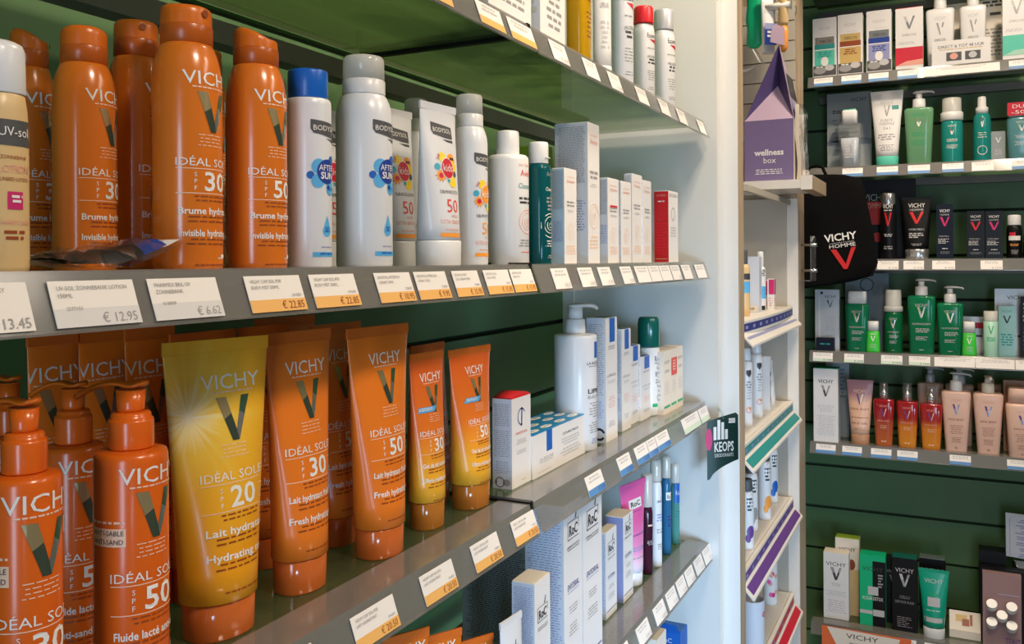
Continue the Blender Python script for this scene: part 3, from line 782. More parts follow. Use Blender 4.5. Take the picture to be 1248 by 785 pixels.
# hanging things above the plank
p = (-.452, y_on_x(921, -.452))
t = thing('hanging_pack', 'green wavy hanging pack at the top beside the wood board', 'pack', (*p, CZ + .545), 0)
MB().loft([(0, .010, .004, 2), (.01, .020, .008, 2.4), (.05, .018, .010, 2.4), (.075, .022, .011, 2.4), (.11, .018, .010, 2.4), (.16, .021, .011, 2.4), (.24, .020, .008, 2.4), (.26, .019, .002, 2.4)], 'green_card', 30).build('pack_body', t)
t2 = MB(); t2.tube([(0, 0, .26), (0, .0, .275), (0, .015, .28), (0, .04, .28)], .0018, .0018, 'chrome'); t2.build('hook', t)
p = (-.415, y_on_x(938, -.415))
t = thing('hanging_tube', 'white and violet tube pack hanging behind the purple box', 'tube', (*p, CZ + .525), PI / 2 - .9)
b = MB().loft([(0, .016, .010, 2.5), (.06, .018, .009, 2.5), (.13, .020, .004, 2.5), (.15, .020, .0015, 2.5)], 'white_plastic', 28)
mq = lambda x_, z_, o: (x_, -.0112 - o, z_); b.quad(-.016, .016, .02, .075, 'ink_lav', mq); b.quad(-.016, .016, .02, .06, 'deep_blue', mq, off=.0005); b.text('A-DERMA', 0, .11, .010, 'ink_dark', mq, w=.024); b.rows(0, .055, .02, .02, 2, 'ink_white', mq, 4, off=.001)
b.build('tube_body', t)
MB().tube([(0, 0, .15), (0, .01, .18), (0, .03, .19)], .0015, .0015, 'chrome').build('hook', t)
p = (-.378, y_on_x(956, -.378))
t = thing('hanging_brush', 'brown and orange hanging item behind the tip of the purple box', 'pack', (*p, CZ + .525), 0)
MB().loft([(0, .006, .004, 2), (.012, .012, .008, 2), (.05, .013, .008, 2), (.065, .010, .006, 2)], 'kid_orange', 24).build('lower_half', t)
MB().loft([(.0655, .010, .006, 2), (.075, .014, .008, 2), (.13, .010, .007, 2), (.2, .008, .005, 2)], 'tan_plastic', 24).build('upper_half', t)
for k, (u, v) in enumerate(((962, 6), (968, 13))):
    p = (-.366, y_on_x(u, -.366)); z = z_at(u, v, *p)
    t = thing('peg_holder', 'round white peg end at the very top of the cabinet, %s' % ['left one', 'right one'][k], 'peg', (*p, z), 0, 'white pegs above the purple box')
    MB().tube([(-.06, 0, 0), (.006, 0, 0)], .0085, .0085, 'shelf_white', 20).build('peg', t)
    MB().box(.006, .0085, -.010, .010, -.011, .011, 'clear_plastic').build('label_plate', t)
p = (-.452, y_on_x(921, -.452)); z = z_at(922, 72, *p)
t = thing('price_holder', 'empty white price holder below the green hanging pack', 'holder', (*p, z), PI / 2)
MB().add([(-.03, 0, .02), (.03, 0, .03), (.03, -.02, -.008), (-.03, -.02, -.018), (-.03, .001, .02), (.03, .001, .03), (.03, -.019, -.0085), (-.03, -.019, -.0185)], [(3, 2, 1, 0), (4, 5, 6, 7), (0, 1, 5, 4), (2, 3, 7, 6), (1, 2, 6, 5), (3, 0, 4, 7)], 'white_card').build('holder_plate', t)
MB().tube([(0, -.0, -.02), (0, .02, -.028), (0, .06, -.03)], .004, .004, 'shelf_white').build('arm', t)

# ------------------------------------------------------------------ purple gable box
yb = 2.202
xl, xr = x_on_y(908, yb), x_on_y(968, yb); w = xr - xl
zb = CZ + .165 + .0255
zt = z_at(937, 146, (xl + xr) / 2, yb); h = zt - zb
pk = z_at(944, 108, (xl + xr) / 2, yb + .05) - zb; top = z_at(944, 38, (xl + xr) / 2, yb + .045) - zb
dd = .165
t = thing('gable_box', 'purple gable-topped gift box with white lettering on the plank shelf', 'box', ((xl + xr) / 2, yb + dd / 2 + .001, zb), 0)
mb = MB()
q = [(-w / 2, -dd / 2, 0), (w / 2, -dd / 2, 0), (w / 2, dd / 2, 0), (-w / 2, dd / 2, 0), (-w / 2, -dd / 2, h), (w / 2, -dd / 2, h), (w / 2, dd / 2, h), (-w / 2, dd / 2, h)]
mb.add(q, [(0, 1, 5, 4), (3, 0, 4, 7), (2, 3, 7, 6), (3, 2, 1, 0)], 'purple_card'); mb.add(q, [(1, 2, 6, 5)], 'card_cream')
mp = flat(-dd / 2)
mb.text('wellness', 0, h * .42, h * .10, 'ink_white', mp, w=w * .60, bold=.03); mb.text('box', .002, h * .29, h * .10, 'ink_white', mp, w=w * .25)
mb.rows(0, h * .19, w * .6, h * .10, 3, 'ink_white', mp, 3, ragged=.5, fill=.4)
for i in range(9): mb.rows(0, h * (.9 - i * .085), dd * .6, h * .04, 1, 'card_cream', lambda x_, z_, o: (w / 2 + o, x_, z_), i)
mb.build('box_body', t)
rx = .012
rf = MB()
A = [(-w / 2, -dd / 2, h), (w / 2, -dd / 2, h), (w / 2, dd / 2, h), (-w / 2, dd / 2, h)]
r0, r1 = (rx, -.004, top * .93), (rx, .006, top * .93)
pin = (rx * .6, .004, h + (pk - h) * 1.15)
rf.add([A[0], A[1], pin], [(0, 1, 2)], 'purple_pale')                                  # inner triangle of the near end
rf.add([A[0], pin, r0], [(0, 1, 2)], 'purple_dark'); rf.add([A[1], r0, pin], [(0, 1, 2)], 'purple_dark')
rf.add([A[3], A[0], r0, r1], [(0, 1, 2, 3)], 'purple_card'); rf.add([A[1], A[2], r1, r0], [(0, 1, 2, 3)], 'purple_pale'); rf.add([A[2], A[3], r1], [(0, 1, 2)], 'purple_dark')
mr = lambda a, b: tuple(A[1][i] + (r0[i] - A[1][i]) * b + (A[2][i] - A[1][i]) * a for i in range(3))
for i, (k0, k1, m_) in enumerate(((.30, .62, 'ink_black'), (.10, .26, 'ink_lav'))):
    P = [mr(.12, k0), mr(.75, k0), mr(.70, k1), mr(.12, k1)]; rf.add([(a + .0012, b_, c + .0008) for a, b_, c in P], [(0, 1, 2, 3)], m_)
rf.build('gable_roof', t)
hd = MB()                                       # handle tab standing up from the ridge
pts = [(-.0, -.020), (.0, .024), (.0, .030)]
prof = [(-.034, 0), (.034, 0), (.036, .022), (.022, .046), (-.014, .048), (-.030, .026)]
n = len(prof); vs = [(rx + sx_ + y_ * .45, y_, top * .90 + z_ + .012) for sx_ in (-.001, .001) for y_, z_ in prof]
hd.add(vs, [tuple(range(n)), tuple(n + i for i in reversed(range(n)))] + [(i, n + i, n + (i + 1) % n, (i + 1) % n) for i in range(n)], 'purple_pale')
hd.build('handle_tab', t)
b = MB().add([(w / 2 + .002, -dd / 2, .0), (w / 2 + .0135, -dd * .35, .0), (w / 2 + .0135, -dd * .3, h * .8), (rx + .03, -.01, top * .80), (rx + .022, -.012, top * .84), (w / 2 + .003, -dd * .48, h)],
             [(0, 1, 2, 5), (5, 2, 3, 4)], 'ink_white')
# clear bag of papers leaning on the box's aisle side
t3 = thing('paper_sleeve', 'clear sleeve of pale folded papers leaning against the purple box', 'sleeve', ((xl + xr) / 2 + w / 2 + .009, yb + dd / 2, zb), 0)
sl = MB(); rg = random.Random(3); NN = 8
for a in range(2):
    vs = []
    for i in range(NN + 1):
        for j in range(NN + 1):
            vs.append((-.004 + .009 * a + .002 * math.sin(i * 1.7 + j) + (.006 - .009 * a) * 0 - .0045 * j / NN * (1 if j > 4 else .3), -.070 + .140 * i / NN, .001 + h * 1.30 * j / NN * (1 - .10 * abs(i / NN - .5))))
    sl.add(vs, [(i * (NN + 1) + j, (i + 1) * (NN + 1) + j, (i + 1) * (NN + 1) + j + 1, i * (NN + 1) + j + 1) for i in range(NN) for j in range(NN)], ('card_cream', 'bag_film')[a], True)
sl.build('folded_papers', t3)

# clear holder on steel pins on the cabinet post
p = (XD + .001, y_on_x(974, XD)); z = z_at(974, 300, *p)
t = thing('acrylic_holder', 'small clear acrylic holder on two steel pins on the wooden post', 'holder', (XD, 2.45, CZ + .015), 0)
for zz in (.022, -.046):
    MB().tube([(.0005, 0, zz), (.026, 0, zz), (.027, 0, zz), (.042, 0, zz)], [.0035, .0035, .005, .005], [.0035, .0035, .005, .005], 'chrome', 16).build('steel_pin', t)
MB().box(.030, .0325, -.045, .045, -.070, .045, 'clear_plastic').build('front_plate', t)
MB().box(.0005, .0325, -.045, .045, -.0735, -.071, 'clear_plastic').build('base_plate', t)

# ------------------------------------------------------------------ sign hanging at the end of the tube shelf
xs, ys = -.382, 1.600
ul, ur = 861, 899
xa, xb = x_on_y(ul, ys), x_on_y(ur, ys); W = xb - xa
zt, zl = z_at(880, 503, xs, ys), z_at(880, 583, xs, ys)
t = thing('shelf_wobbler', 'dark green curved advertising sign clipped to the far end of the tube shelf', 'sign', ((xa + xb) / 2, ys, zl), 0)
H = zt - zl
cv = lambda x_, z_, o: (x_, -o + .010 * math.cos(x_ / W * 2.2) - .008, z_ + .010 * (x_ / W) )
def shp(x_): return 0
mb = MB(); nx, nz = 12, 10
vs = []
for i in range(nx + 1):
    for j in range(nz + 1):
        a = i / nx; lo = .30 * max(0, a - .08) ** .55 * H if a > .08 else 0; hi = H * (1 - .10 * (1 - a) - (.05 if a > .95 else 0))
        vs.append(cv(-W / 2 + W * a, lo + (hi - lo) * j / nz, 0))
fs = [(i * (nz + 1) + j, (i + 1) * (nz + 1) + j, (i + 1) * (nz + 1) + j + 1, i * (nz + 1) + j + 1) for i in range(nx) for j in range(nz)]
mb.add(vs, fs, 'sign_green', True); mb.add([(a, b_ + .0008, c) for a, b_, c in vs], [tuple(reversed(f)) for f in fs], 'sign_green', True)
mb.text('KEOPS', .002, H * .42, H * .15, 'ink_white', cv, w=W * .62, bold=.02); mb.text('DEODORANTS', .002, H * .335, H * .055, 'ink_white', cv, w=W * .60)
for k, hh in enumerate((.20, .30, .26, .15)): mb.quad(-W * .30 + k * W * .12, -W * .21 + k * W * .12, H * .60, H * (.60 + hh), 'ink_white', cv)
mb.disc(-W * .44, H * .62, W * .10, H * .17, 'magenta', cv, off=.0006)
mb.quad(W * .18, W * .40, H * .84, H * .91, 'ink_white', cv); mb.text('ROC', W * .29, H * .855, H * .04, 'ink_black', cv, off=.0006)
mb.build('sign_plate', t)
MB().tube([(0, .0022, H * .9), (-.005, .010, H * 1.0), (-.012, .016, H * 1.04)], .0015, .004, 'clear_plastic').build('clip', t)

# ================================================================== products of the left shelves
R90 = PI / 2
def sun_art(b, mp, H, spf, x=0.0, k=1.0, zs=0.0, body2=('Brume hydratante', 'Invisible hydrating mist'), big=1.0, badge=None, plus=True):
    """white and dark print of the sun range; sizes in parts of the height H; k widens"""
    z = lambda f: (f + zs) * H
    b.text('VICHY', x, z(.690), .052 * H * big, 'ink_white', mp, w=.235 * H * k, bold=.002)
    b.rows(x, z(.682), .17 * H * k, .009 * H, 1, 'ink_peach', mp, 3, ragged=0)
    b.vee(x, z(.515), .135 * H * k, .148 * H, mp)
    b.rows(x - .01 * H, z(.505), .14 * H * k, .052 * H, 4, 'ink_peach', mp, 5, fill=.22)
    b.text('IDÉAL SOLEIL', x, z(.388), .030 * H, 'ink_white', mp, w=.290 * H * k); b.quad(x - .145 * H * k, x + .145 * H * k, z(.376), z(.379), 'ink_peach', mp, 10)
    for i, c in enumerate('SPF'): b.text(c, x - .075 * H * k, z(.348 - .025 * i), .017 * H, 'ink_white', mp)
    b.text(spf, x + .012 * H, z(.298), .072 * H, 'ink_white', mp, w=.108 * H * k, bold=.018)
    if plus: b.ring(x + .10 * H * k, z(.318), .017 * H, .003 * H, 'ink_peach', mp); b.rows(x + .10 * H * k, z(.355), .03 * H, .012 * H, 1, 'ink_peach', mp, 2)
    b.quad(x - .145 * H * k, x + .145 * H * k, z(.285), z(.288), 'ink_peach', mp, 10)
    b.rows(x, z(.278), .18 * H * k, .030 * H, 2, 'ink_brown', mp, 7, fill=.36)
    b.text(body2[0], x, z(.210), .026 * H, 'ink_white', mp, w=.27 * H * k, bold=.02)
    b.rows(x, z(.203), .22 * H * k, .034 * H, 2, 'ink_brown', mp, 8, fill=.36)
    b.text(body2[1], x, z(.128), .026 * H, 'ink_white', mp, w=.27 * H * k, bold=.02)
    b.rows(x, z(.120), .22 * H * k, .034 * H, 2, 'ink_brown', mp, 9, fill=.36)
    b.rows(x, z(.025), .20 * H * k, .010 * H, 1, 'ink_brown', mp, 10)
    if badge == 'sand':
        b.rows(x - .155 * H, z(.578), .115 * H, .013 * H, 1, 'ink_peach', mp, 4, ragged=0); b.quad(x - .215 * H, x - .095 * H, z(.500), z(.556), 'ink_peach', mp, 6)
        b.text('ANTI-SABLE', x - .155 * H, z(.535), .016 * H, 'ink_dark', mp, w=.108 * H, off=.0006); b.text('ANTI-SAND', x - .155 * H, z(.508), .016 * H, 'ink_dark', mp, w=.105 * H, off=.0006)
    if badge == 'blue':
        b.quad(x - .16 * H, x - .005 * H, z(.520), z(.550), 'sky_blue', mp, 6, .0006, skew=.004); b.rows(x - .08 * H, z(.545), .12 * H, .018 * H, 2, 'ink_white', mp, 3, off=.0009)
    if badge == 'leaf':
        b.disc(x + .055 * H, z(.055), .016 * H, .007 * H, 'ink_white', mp); b.quad(x + .02 * H, x + .06 * H, z(.045), z(.049), 'ink_white', mp, 2)

def cut_cap(r, z0, h, m, nozzle_deg, slope, n=72, ribs=True):
    """aerosol actuator: ribbed back, top falling towards the nozzle"""
    mb = MB(); nz = math.radians(nozzle_deg); h = h * (1 + slope * .25)
    lv = [(0, 1.0), (.55, 1.0), (.76, .985), (.90, .94), (.975, .84), (1.0, .66)]
    vs = []
    for f, q in lv:
        for i in range(n):
            a = 2 * PI * i / n; c = math.cos(a - nz)
            drop = slope * max(0, min(1, .62 + .62 * c)) ** 1.2 * f
            rr = r * q * (1 + (.022 if ribs and c < .15 and i % 2 and f < .9 else 0))
            vs.append((rr * math.cos(a), rr * math.sin(a), z0 + h * (f - drop)))
    fs = [(k * n + i, k * n + (i + 1) % n, (k + 1) * n + (i + 1) % n, (k + 1) * n + i) for k in range(len(lv) - 1) for i in range(n)]
    o = (len(lv) - 1) * n
    mb.add(vs, fs, m, True); mb.f.append(tuple(o + i for i in range(n))); mb.m.append(0); mb.s.append(True)
    return mb
def disc_at(r, deg, z, rad_, m, out=.0004):
    a = math.radians(deg); mb = MB(); n = 16
    c = Vector((r * math.cos(a), r * math.sin(a), z)); d = Vector((math.cos(a), math.sin(a), 0)); s_ = Vector((-d.y, d.x, 0))
    P = [tuple(c + d * out)]
    for i in range(n):
        t_ = 2 * PI * i / n; P.append(tuple(c + d * out + s_ * (rad_ * math.cos(t_)) + Vector((0, 0, rad_ * math.sin(t_)))))
    mb.add(P, [(0, 1 + i, 1 + (i + 1) % n) for i in range(n)], m)
    return mb

def spray_can(label, u0, u1, x, vtop, spf, nozzle=-60, slope=.12, group=None, turn=0.0):
    u = (u0 + u1) / 2; y = y_on_x(u, x); r = rad(u0, u1, x, y); h = z_at(u, vtop, x, y) - ZM
    t = thing('sunscreen_spray_can', label, 'spray can', (x, y, ZM), R90 + turn, group)
    b = MB().lathe([(r * .94, 0), (r * .985, .002), (r, .005), (r, h * .660), (r * .992, h * .70), (r * .968, h * .745), (r * .925, h * .782), (r * .86, h * .813), (r * .79, h * .836), (r * .74, h * .850)], 'can_orange', 56)
    mp = cyl(lambda z: r if z < h * .66 else r * (1 - .035 * max(0, (z / h - .66) / .085) ** 1.8))
    sun_art(b, mp, h, spf, badge='leaf')
    for i in range(16): b.quad(-.0515, -.0465, h * (.14 + .012 * i), h * (.146 + .012 * i), 'ink_dark' if i % 3 else 'ink_brown', mp, 3)
    b.rows(-.049, h * .62, .008, h * .40, 30, 'ink_brown', mp, 6)
    b.build('can_body', t)
    MB().lathe([(r * .70, h * .850), (r * .745, h * .854), (r * .745, h * .918), (r * .735, h * .921), (r * .71, h * .922)], 'collar_orange', 48).build('collar', t)
    cp = cut_cap(r * .715, h * .922, h * .078, 'cap_orange', nozzle, slope); cp = cp.build('cap', t)
    disc_at(r * .705, nozzle, h * (.966 - .03 * slope), r * .11, 'ink_brown', .0012).build('nozzle', cp)
    return t
GS = 'orange sunscreen spray cans on the middle shelf'
spray_can('orange spray can marked SPF 30, largest and foremost of the cans', 185, 273, -.449, 9, '30', -93, .10, GS, .05)
spray_can('orange spray can marked SPF 50 beside the white bottle with blue cap', 276, 351, -.447, 39, '50', -50, .55, GS, .07)
spray_can('orange spray can whose round nozzle faces us, left of the SPF 30 can', 130, 206, -.500, 27, '30', -150, .06, GS, .60)
spray_can('dim orange spray can with its ribbed cap back to us, third from the left', 64, 144, -.492, 36, '30', 30, .15, GS, .35)
spray_can('orange spray can partly behind the tan lotion bottle at the left edge', 5, 70, -.560, 40, '30', -50, .50, GS, .42)
spray_can('hidden orange spray can whose cap peeks between the SPF 30 and SPF 50 cans', 228, 279, -.572, 55, '50', -50, .4, GS)

# tan lotion bottle at the left edge
x = -.436; y = y_on_x(2, x); r = rad(-33, 37, x, y); h = z_at(2, 50, x, y) - ZM
t = thing('lotion_bottle', 'tan lotion bottle with pearly white cap cut off by the left edge', 'bottle', (x, y, ZM), R90)
sec = [(0, r * .95, r * .8, 2.4), (.004, r, r * .85, 2.4), (h * .60, r, r * .85, 2.3), (h * .70, r * .97, r * .82, 2.2), (h * .765, r * .90, r * .78, 2), (h * .77, r * .86, r * .74, 2)]
b = MB().loft(sec, 'tan_plastic', 44); mp = sect(sec)
b.quad(-r * .9, r * .9, h * .545, h * .655, 'flag_grey', mp, 12); b.text('UV-sol', 0, h * .585, h * .042, 'ink_white', mp, w=r * 1.25, off=.0006)
b.text('ZONNEBANK', 0, h * .488, h * .016, 'ink_brown', mp, w=r * 1.1); b.text('LOTION', 0, h * .43, h * .034, 'ink_salmon', mp, w=r * 1.3); b.text('SUNBED LOTION', 0, h * .395, h * .016, 'ink_brown', mp, w=r * 1.3)
b.quad(-r * .30, r * .35, h * .275, h * .35, 'magenta', mp, 6); b.rows(.001, h * .335, r * .5, h * .04, 2, 'ink_white', mp, 3, off=.0006)
b.text('CHARM CARE', 0, h * .21, h * .02, 'ink_salmon', mp, w=r * 1.4); b.rows(0, h * .185, r * 1.1, h * .05, 2, 'ink_brown', mp, 5)
b.build('bottle_body', t)
MB().loft([(h * .770, r * .90, r * .78, 2.2), (h * .775, r * .925, r * .80, 2.2), (h * .955, r * .90, r * .76, 2.2), (h * .985, r * .80, r * .66, 2.2), (h, r * .55, r * .4, 2)], 'white_cool', 40).build('cap', t)

# film packet lying in front of the cans
x = -.428; y0, y1 = y_on_x(36, x), y_on_x(199, x)
t = thing('film_packet', 'clear film sachet with dark contents lying in front of the orange cans', 'packet', (x, (y0 + y1) / 2, ZM), R90)
L = y1 - y0; nx, ny = 16, 6
def sheet(zf, m, name, x0=-.5, x1=.5, wy=.016):
    vs = [((x0 + (x1 - x0) * i / nx) * L, -wy + 2 * wy * j / ny, zf(x0 + (x1 - x0) * i / nx, j / ny)) for i in range(nx + 1) for j in range(ny + 1)]
    MB().add(vs, [(i * (ny + 1) + j, (i + 1) * (ny + 1) + j, (i + 1) * (ny + 1) + j + 1, i * (ny + 1) + j + 1) for i in range(nx) for j in range(ny)], m, True).build(name, t)
base = lambda a: .004 + .016 * max(0, a) ** 1.3 * 2.2 + .020 * max(0, -a - .22) ** 1.2
sheet(lambda a, j: base(a) + .012 * (1 - (2 * a) ** 2) * math.sin(PI * j) + .0018 * math.sin(23 * a + 5 * j), 'bag_film', 'upper_film')
sheet(lambda a, j: base(a) - .0012, 'bag_film', 'lower_film')
sheet(lambda a, j: base(a) + .001 + .0085 * (1 - (2.0 * a) ** 2) * math.sin(PI * j), 'black_card', 'dark_contents', -.40, .22, .013)
sheet(lambda a, j: base(a) + .0012 + .004 * math.sin(PI * j), 'deep_blue', 'blue_card', .20, .40, .013)
sheet(lambda a, j: base(a) + .0014, 'white_card', 'white_corner_label', .36, .49, .015)

# ---- white sun care bottles
def flag(b, mp, x, z, w, h, t_='BODYSOL'):
    b.poly([(x - w / 2, z + h), (x + w / 2, z + h * .80), (x + w / 2, z - h * .02), (x + w * .1, z), (x - w * .42, z + h * .18), (x - w / 2, z + h * .42)], 'flag_grey', mp)
    for q in range(1): b.text(t_, x, z + h * .36, h * .32, 'ink_white', mp, w=w * .86, off=.0006)
    b.poly([(x - w * .05, z - h * .10), (x + w * .5, z - h * .10), (x + w * .5, z - h * .28), (x + w * .22, z - h * .26)], 'flag_grey', mp)
def after_art(kind):
    def f(b, mp, h, r):
        s = h
        flag(b, mp, .001, s * .680, s * .20, s * .085)
        for dx, dz, q, c, o in ((-.05, .025, .040, 'sky_blue', 3), (.045, .055, .032, 'royal_blue', 3.5), (-.095, -.02, .020, 'royal_blue', 3), (-.055, -.05, .036, 'sky_blue', 4), (.03, -.085, .035, 'sky_blue', 4.5), (.01, -.080, .012, 'deep_blue', 5)):
            b.disc(dx * s, s * .50 + dz * s, q * s, q * s, c, mp, 20, o * 1e-4)
        b.disc(0, s * .50, s * .062, s * .064, 'deep_blue', mp, 24, .0006)
        b.text('AFTER', 0, s * .505, s * .032, 'ink_white', mp, w=s * .105, off=.0009); b.text('SUN', 0, s * .463, s * .036, 'ink_white', mp, w=s * .085, off=.0009, bold=.02)
        b.text(kind, .035 * s, s * .405, s * .022, 'royal_blue', mp, w=s * .055, off=.0008)
        b.disc(0, s * .195, s * .030, s * .030, 'sky_blue', mp, 20); b.poly([(-s * .028, s * .205), (s * .028, s * .205), (0, s * .275)], 'sky_blue', mp, .0003)
        b.rows(0, s * .215, s * .035, s * .03, 3, 'royal_blue', mp, 3, off=.0006)
        b.rows(0, s * .115, s * .10, s * .012, 1, 'ink_lav', mp, 5); b.quad(-s * .085, s * .085, s * .062, s * .086, 'sky_blue', mp, 8); b.rows(0, s * .082, s * .13, s * .015, 1, 'royal_blue', mp, 6, off=.0006)
    return f
def kids_art(red='kid_red', num='50'):
    def f(b, mp, h, w, top=.74, sc=1.0):
        s = h * sc; z0 = h * top
        flag(b, mp, .0, z0, s * .185, s * .085)
        c = z0 - s * .175
        for dx, dz, q, m_, o in ((-.035, .060, .030, 'kid_yellow', 3), (.045, .050, .038, 'kid_orange', 3), (-.080, .005, .020, 'kid_teal', 3), (.055, .010, .034, 'kid_yellow', 3.5), (.035, -.075, .034, 'kid_yellow', 3.5), (.065, -.030, .018, 'flag_grey', 4), (.0, -.070, .012, 'kid_teal', 4), (-.06, -.045, .026, 'kid_orange', 4)):
            b.disc(dx * s, c + dz * s, q * s, q * s, m_, mp, 18, o * 1e-4)
        for i in range(10):
            a = 2 * PI * i / 10; b.poly([(-.06 * s + .026 * s * math.cos(a - .2), c - .045 * s + .026 * s * math.sin(a - .2)), (-.06 * s + .026 * s * math.cos(a + .2), c - .045 * s + .026 * s * math.sin(a + .2)), (-.06 * s + .042 * s * math.cos(a), c - .045 * s + .042 * s * math.sin(a))], 'kid_orange', mp, .00045)
        b.disc(-.06 * s, c - .045 * s, .016 * s, .016 * s, 'kid_red', mp, 14, .0005)
        for k in (0, 1): b.quad((.028 + .022 * k) * s, (.045 + .022 * k) * s, c + .050 * s, c + .064 * s, 'ink_black', mp, 1, .0006)
        b.disc(0, c, .055 * s, .062 * s, 'ink_white', mp, 24, .0005); b.disc(0, c, .050 * s, .057 * s, red, mp, 24, .0007)
        b.text('kids', 0, c - .018 * s, .046 * s, 'ink_white', mp, w=.080 * s, off=.0010)
        for i in range(3): b.quad((-.075 + .008 * i) * s, (-.068 + .008 * i) * s, c + (.045 + .010 * i) * s, c + (.055 + .012 * i) * s, 'magenta', mp, 1, .0006, skew=-.002)
        z1 = c - .145 * s
        b.text('SUBLIME PROTECTION', 0, z1, .020 * s, 'ink_dark', mp, w=.16 * s)
        b.text(num, .012 * s, z1 - .105 * s, .078 * s, 'kid_orange' if red != 'kid_red' else 'ink_red', mp, w=.10 * s)
        b.text('HIGH', .02 * s, z1 - .135 * s, .018 * s, 'ink_salmon', mp); b.text('EXTRA SENSITIVE', 0, z1 - .170 * s, .024 * s, 'ink_salmon', mp, w=.17 * s)
        b.rows(0, z1 - .20 * s, .13 * s, .012 * s, 1, 'ink_salmon', mp, 3); b.quad(-.09 * s, .10 * s, z1 - .245 * s, z1 - .222 * s, 'kid_orange', mp, 8)
    return f

x = -.443; y = y_on_x(376.5, x); r = rad(348, 405, x, y); h = z_at(376, 87, x, y) - ZM
t = thing('lotion_bottle', 'white after sun lotion bottle with bright blue screw cap', 'bottle', (x, y, ZM), R90)
b = MB().lathe([(r * .94, 0), (r, .003), (r, h * .820), (r * .985, h * .842), (r * .93, h * .852), (r * .80, h * .855)], 'white_cool', 48); after_art('lotion')(b, cyl(r), h * .97, r); b.build('bottle_body', t)
MB().lathe([(r * .84, h * .856), (r * .865, h * .860), (r * .865, h * .985), (r * .84, h * .997), (r * .7, h)], 'blue_cap', 44).build('cap', t)

def aerosol(label, u0, u1, x, vtop, art, capf=.185, shoulder=.10, turn=0.0, group=None):
    u = (u0 + u1) / 2; y = y_on_x(u, x); r = rad(u0, u1, x, y); h = z_at(u, vtop, x, y) - ZM
    zb = h * (1 - capf)
    t = thing('sun_spray', label, 'spray can', (x, y, ZM), R90 + turn, group)
    b = MB().lathe([(r * .95, 0), (r, .003), (r, zb - h * shoulder), (r * .97, zb - h * shoulder * .66), (r * .90, zb - h * shoulder * .34), (r * .80, zb - h * shoulder * .08), (r * .74, zb)], 'white_cool', 52)
    if art: art(b, cyl(r), h, r)
    b.build('can_body', t)
    sk = MB().lathe([(r * .755, zb), (r * .765, zb + .001), (r * .765, zb + h * capf * .36), (r * .74, zb + h * capf * .38), (r * .60, zb + h * capf * .385)], 'white_plastic', 44).build('cap_skirt', t)
    MB().lathe([(r * .74, zb + h * capf * .385), (r * .735, zb + h * capf * .9), (r * .69, zb + h * capf * .975), (r * .55, h)], 'cap_clear', 44).build('cap', t, 'milky clear overcap')
    MB().lathe([(r * .40, zb + h * capf * .39), (r * .40, zb + h * capf * .60), (r * .25, zb + h * capf * .66)], 'white_plastic', 28).build('nozzle', sk)
    return t
aerosol('tall white after sun spray with milky cap and blue circles', 410, 479, -.445, 70, lambda b, mp, h, r: after_art('spray')(b, mp, h * .90, r))
aerosol('white kids sun spray with milky cap and orange circle, right of the kids tube', 551, 595, -.447, 116, lambda b, mp, h, r: kids_art('kid_orange')(b, mp, h, r, .575, .92), .19)
aerosol('plain white spray behind the kids sun tube', 489, 527, -.520, 121, lambda b, mp, h, r: b.rows(-.012, h * .25, .012, h * .12, 8, 'ink_grey', mp, 4), .20)

def left_tube(label, u0, u1, x, vtop, zsh, m, capm, art, group=None, turn=0.0, capf=.13, rbk=.42, lean=0.0, fold=None, ry0=.8, name='sunscreen_tube', wmul=1.0, vbase=None, capk=.92):
    """u0..u1: columns spanned by the crimped end"""
    u = (u0 + u1) / 2; y = y_on_x(u, x)
    w = abs(y_on_x(u1, x) - y_on_x(u0, x)) * wmul / max(.3, math.cos(turn) * 1.0)
    h = (z_at(u, vtop, x, y) - zsh) / math.cos(lean)
    return wedge_tube((x, y, zsh), label, h, w, m, capm, group, R90 + turn, art, name, fold, ry0, capf, w * rbk, capk, lean)
GK = 'white kids sun tubes'
left_tube('white kids sun tube with flat top and red circle, standing in front', 512, 557, -.436, 127, ZM, 'white_cool', 'white_plastic', lambda b, mp, h, w: kids_art()(b, mp, h, w, .79, 1.08), GK, -.12, .16, .43, name='kids_sun_tube', wmul=.80, capk=1.0)
left_tube('white kids sun tube half hidden behind the after sun spray', 464, 501, -.497, 133, ZM, 'white_cool', 'white_plastic', lambda b, mp, h, w: kids_art()(b, mp, h, w, .79, 1.08), GK, -.10, .16, .43, name='kids_sun_tube', wmul=.95, capk=1.0)
left_tube('sliver of a white kids tube between the blue capped bottle and the tall spray', 388, 414, -.540, 134, ZM, 'white_cool', 'white_plastic', lambda b, mp, h, w: kids_art()(b, mp, h, w, .79, 1.08), GK, 0, .16, .43, name='kids_sun_tube', capk=1.0)

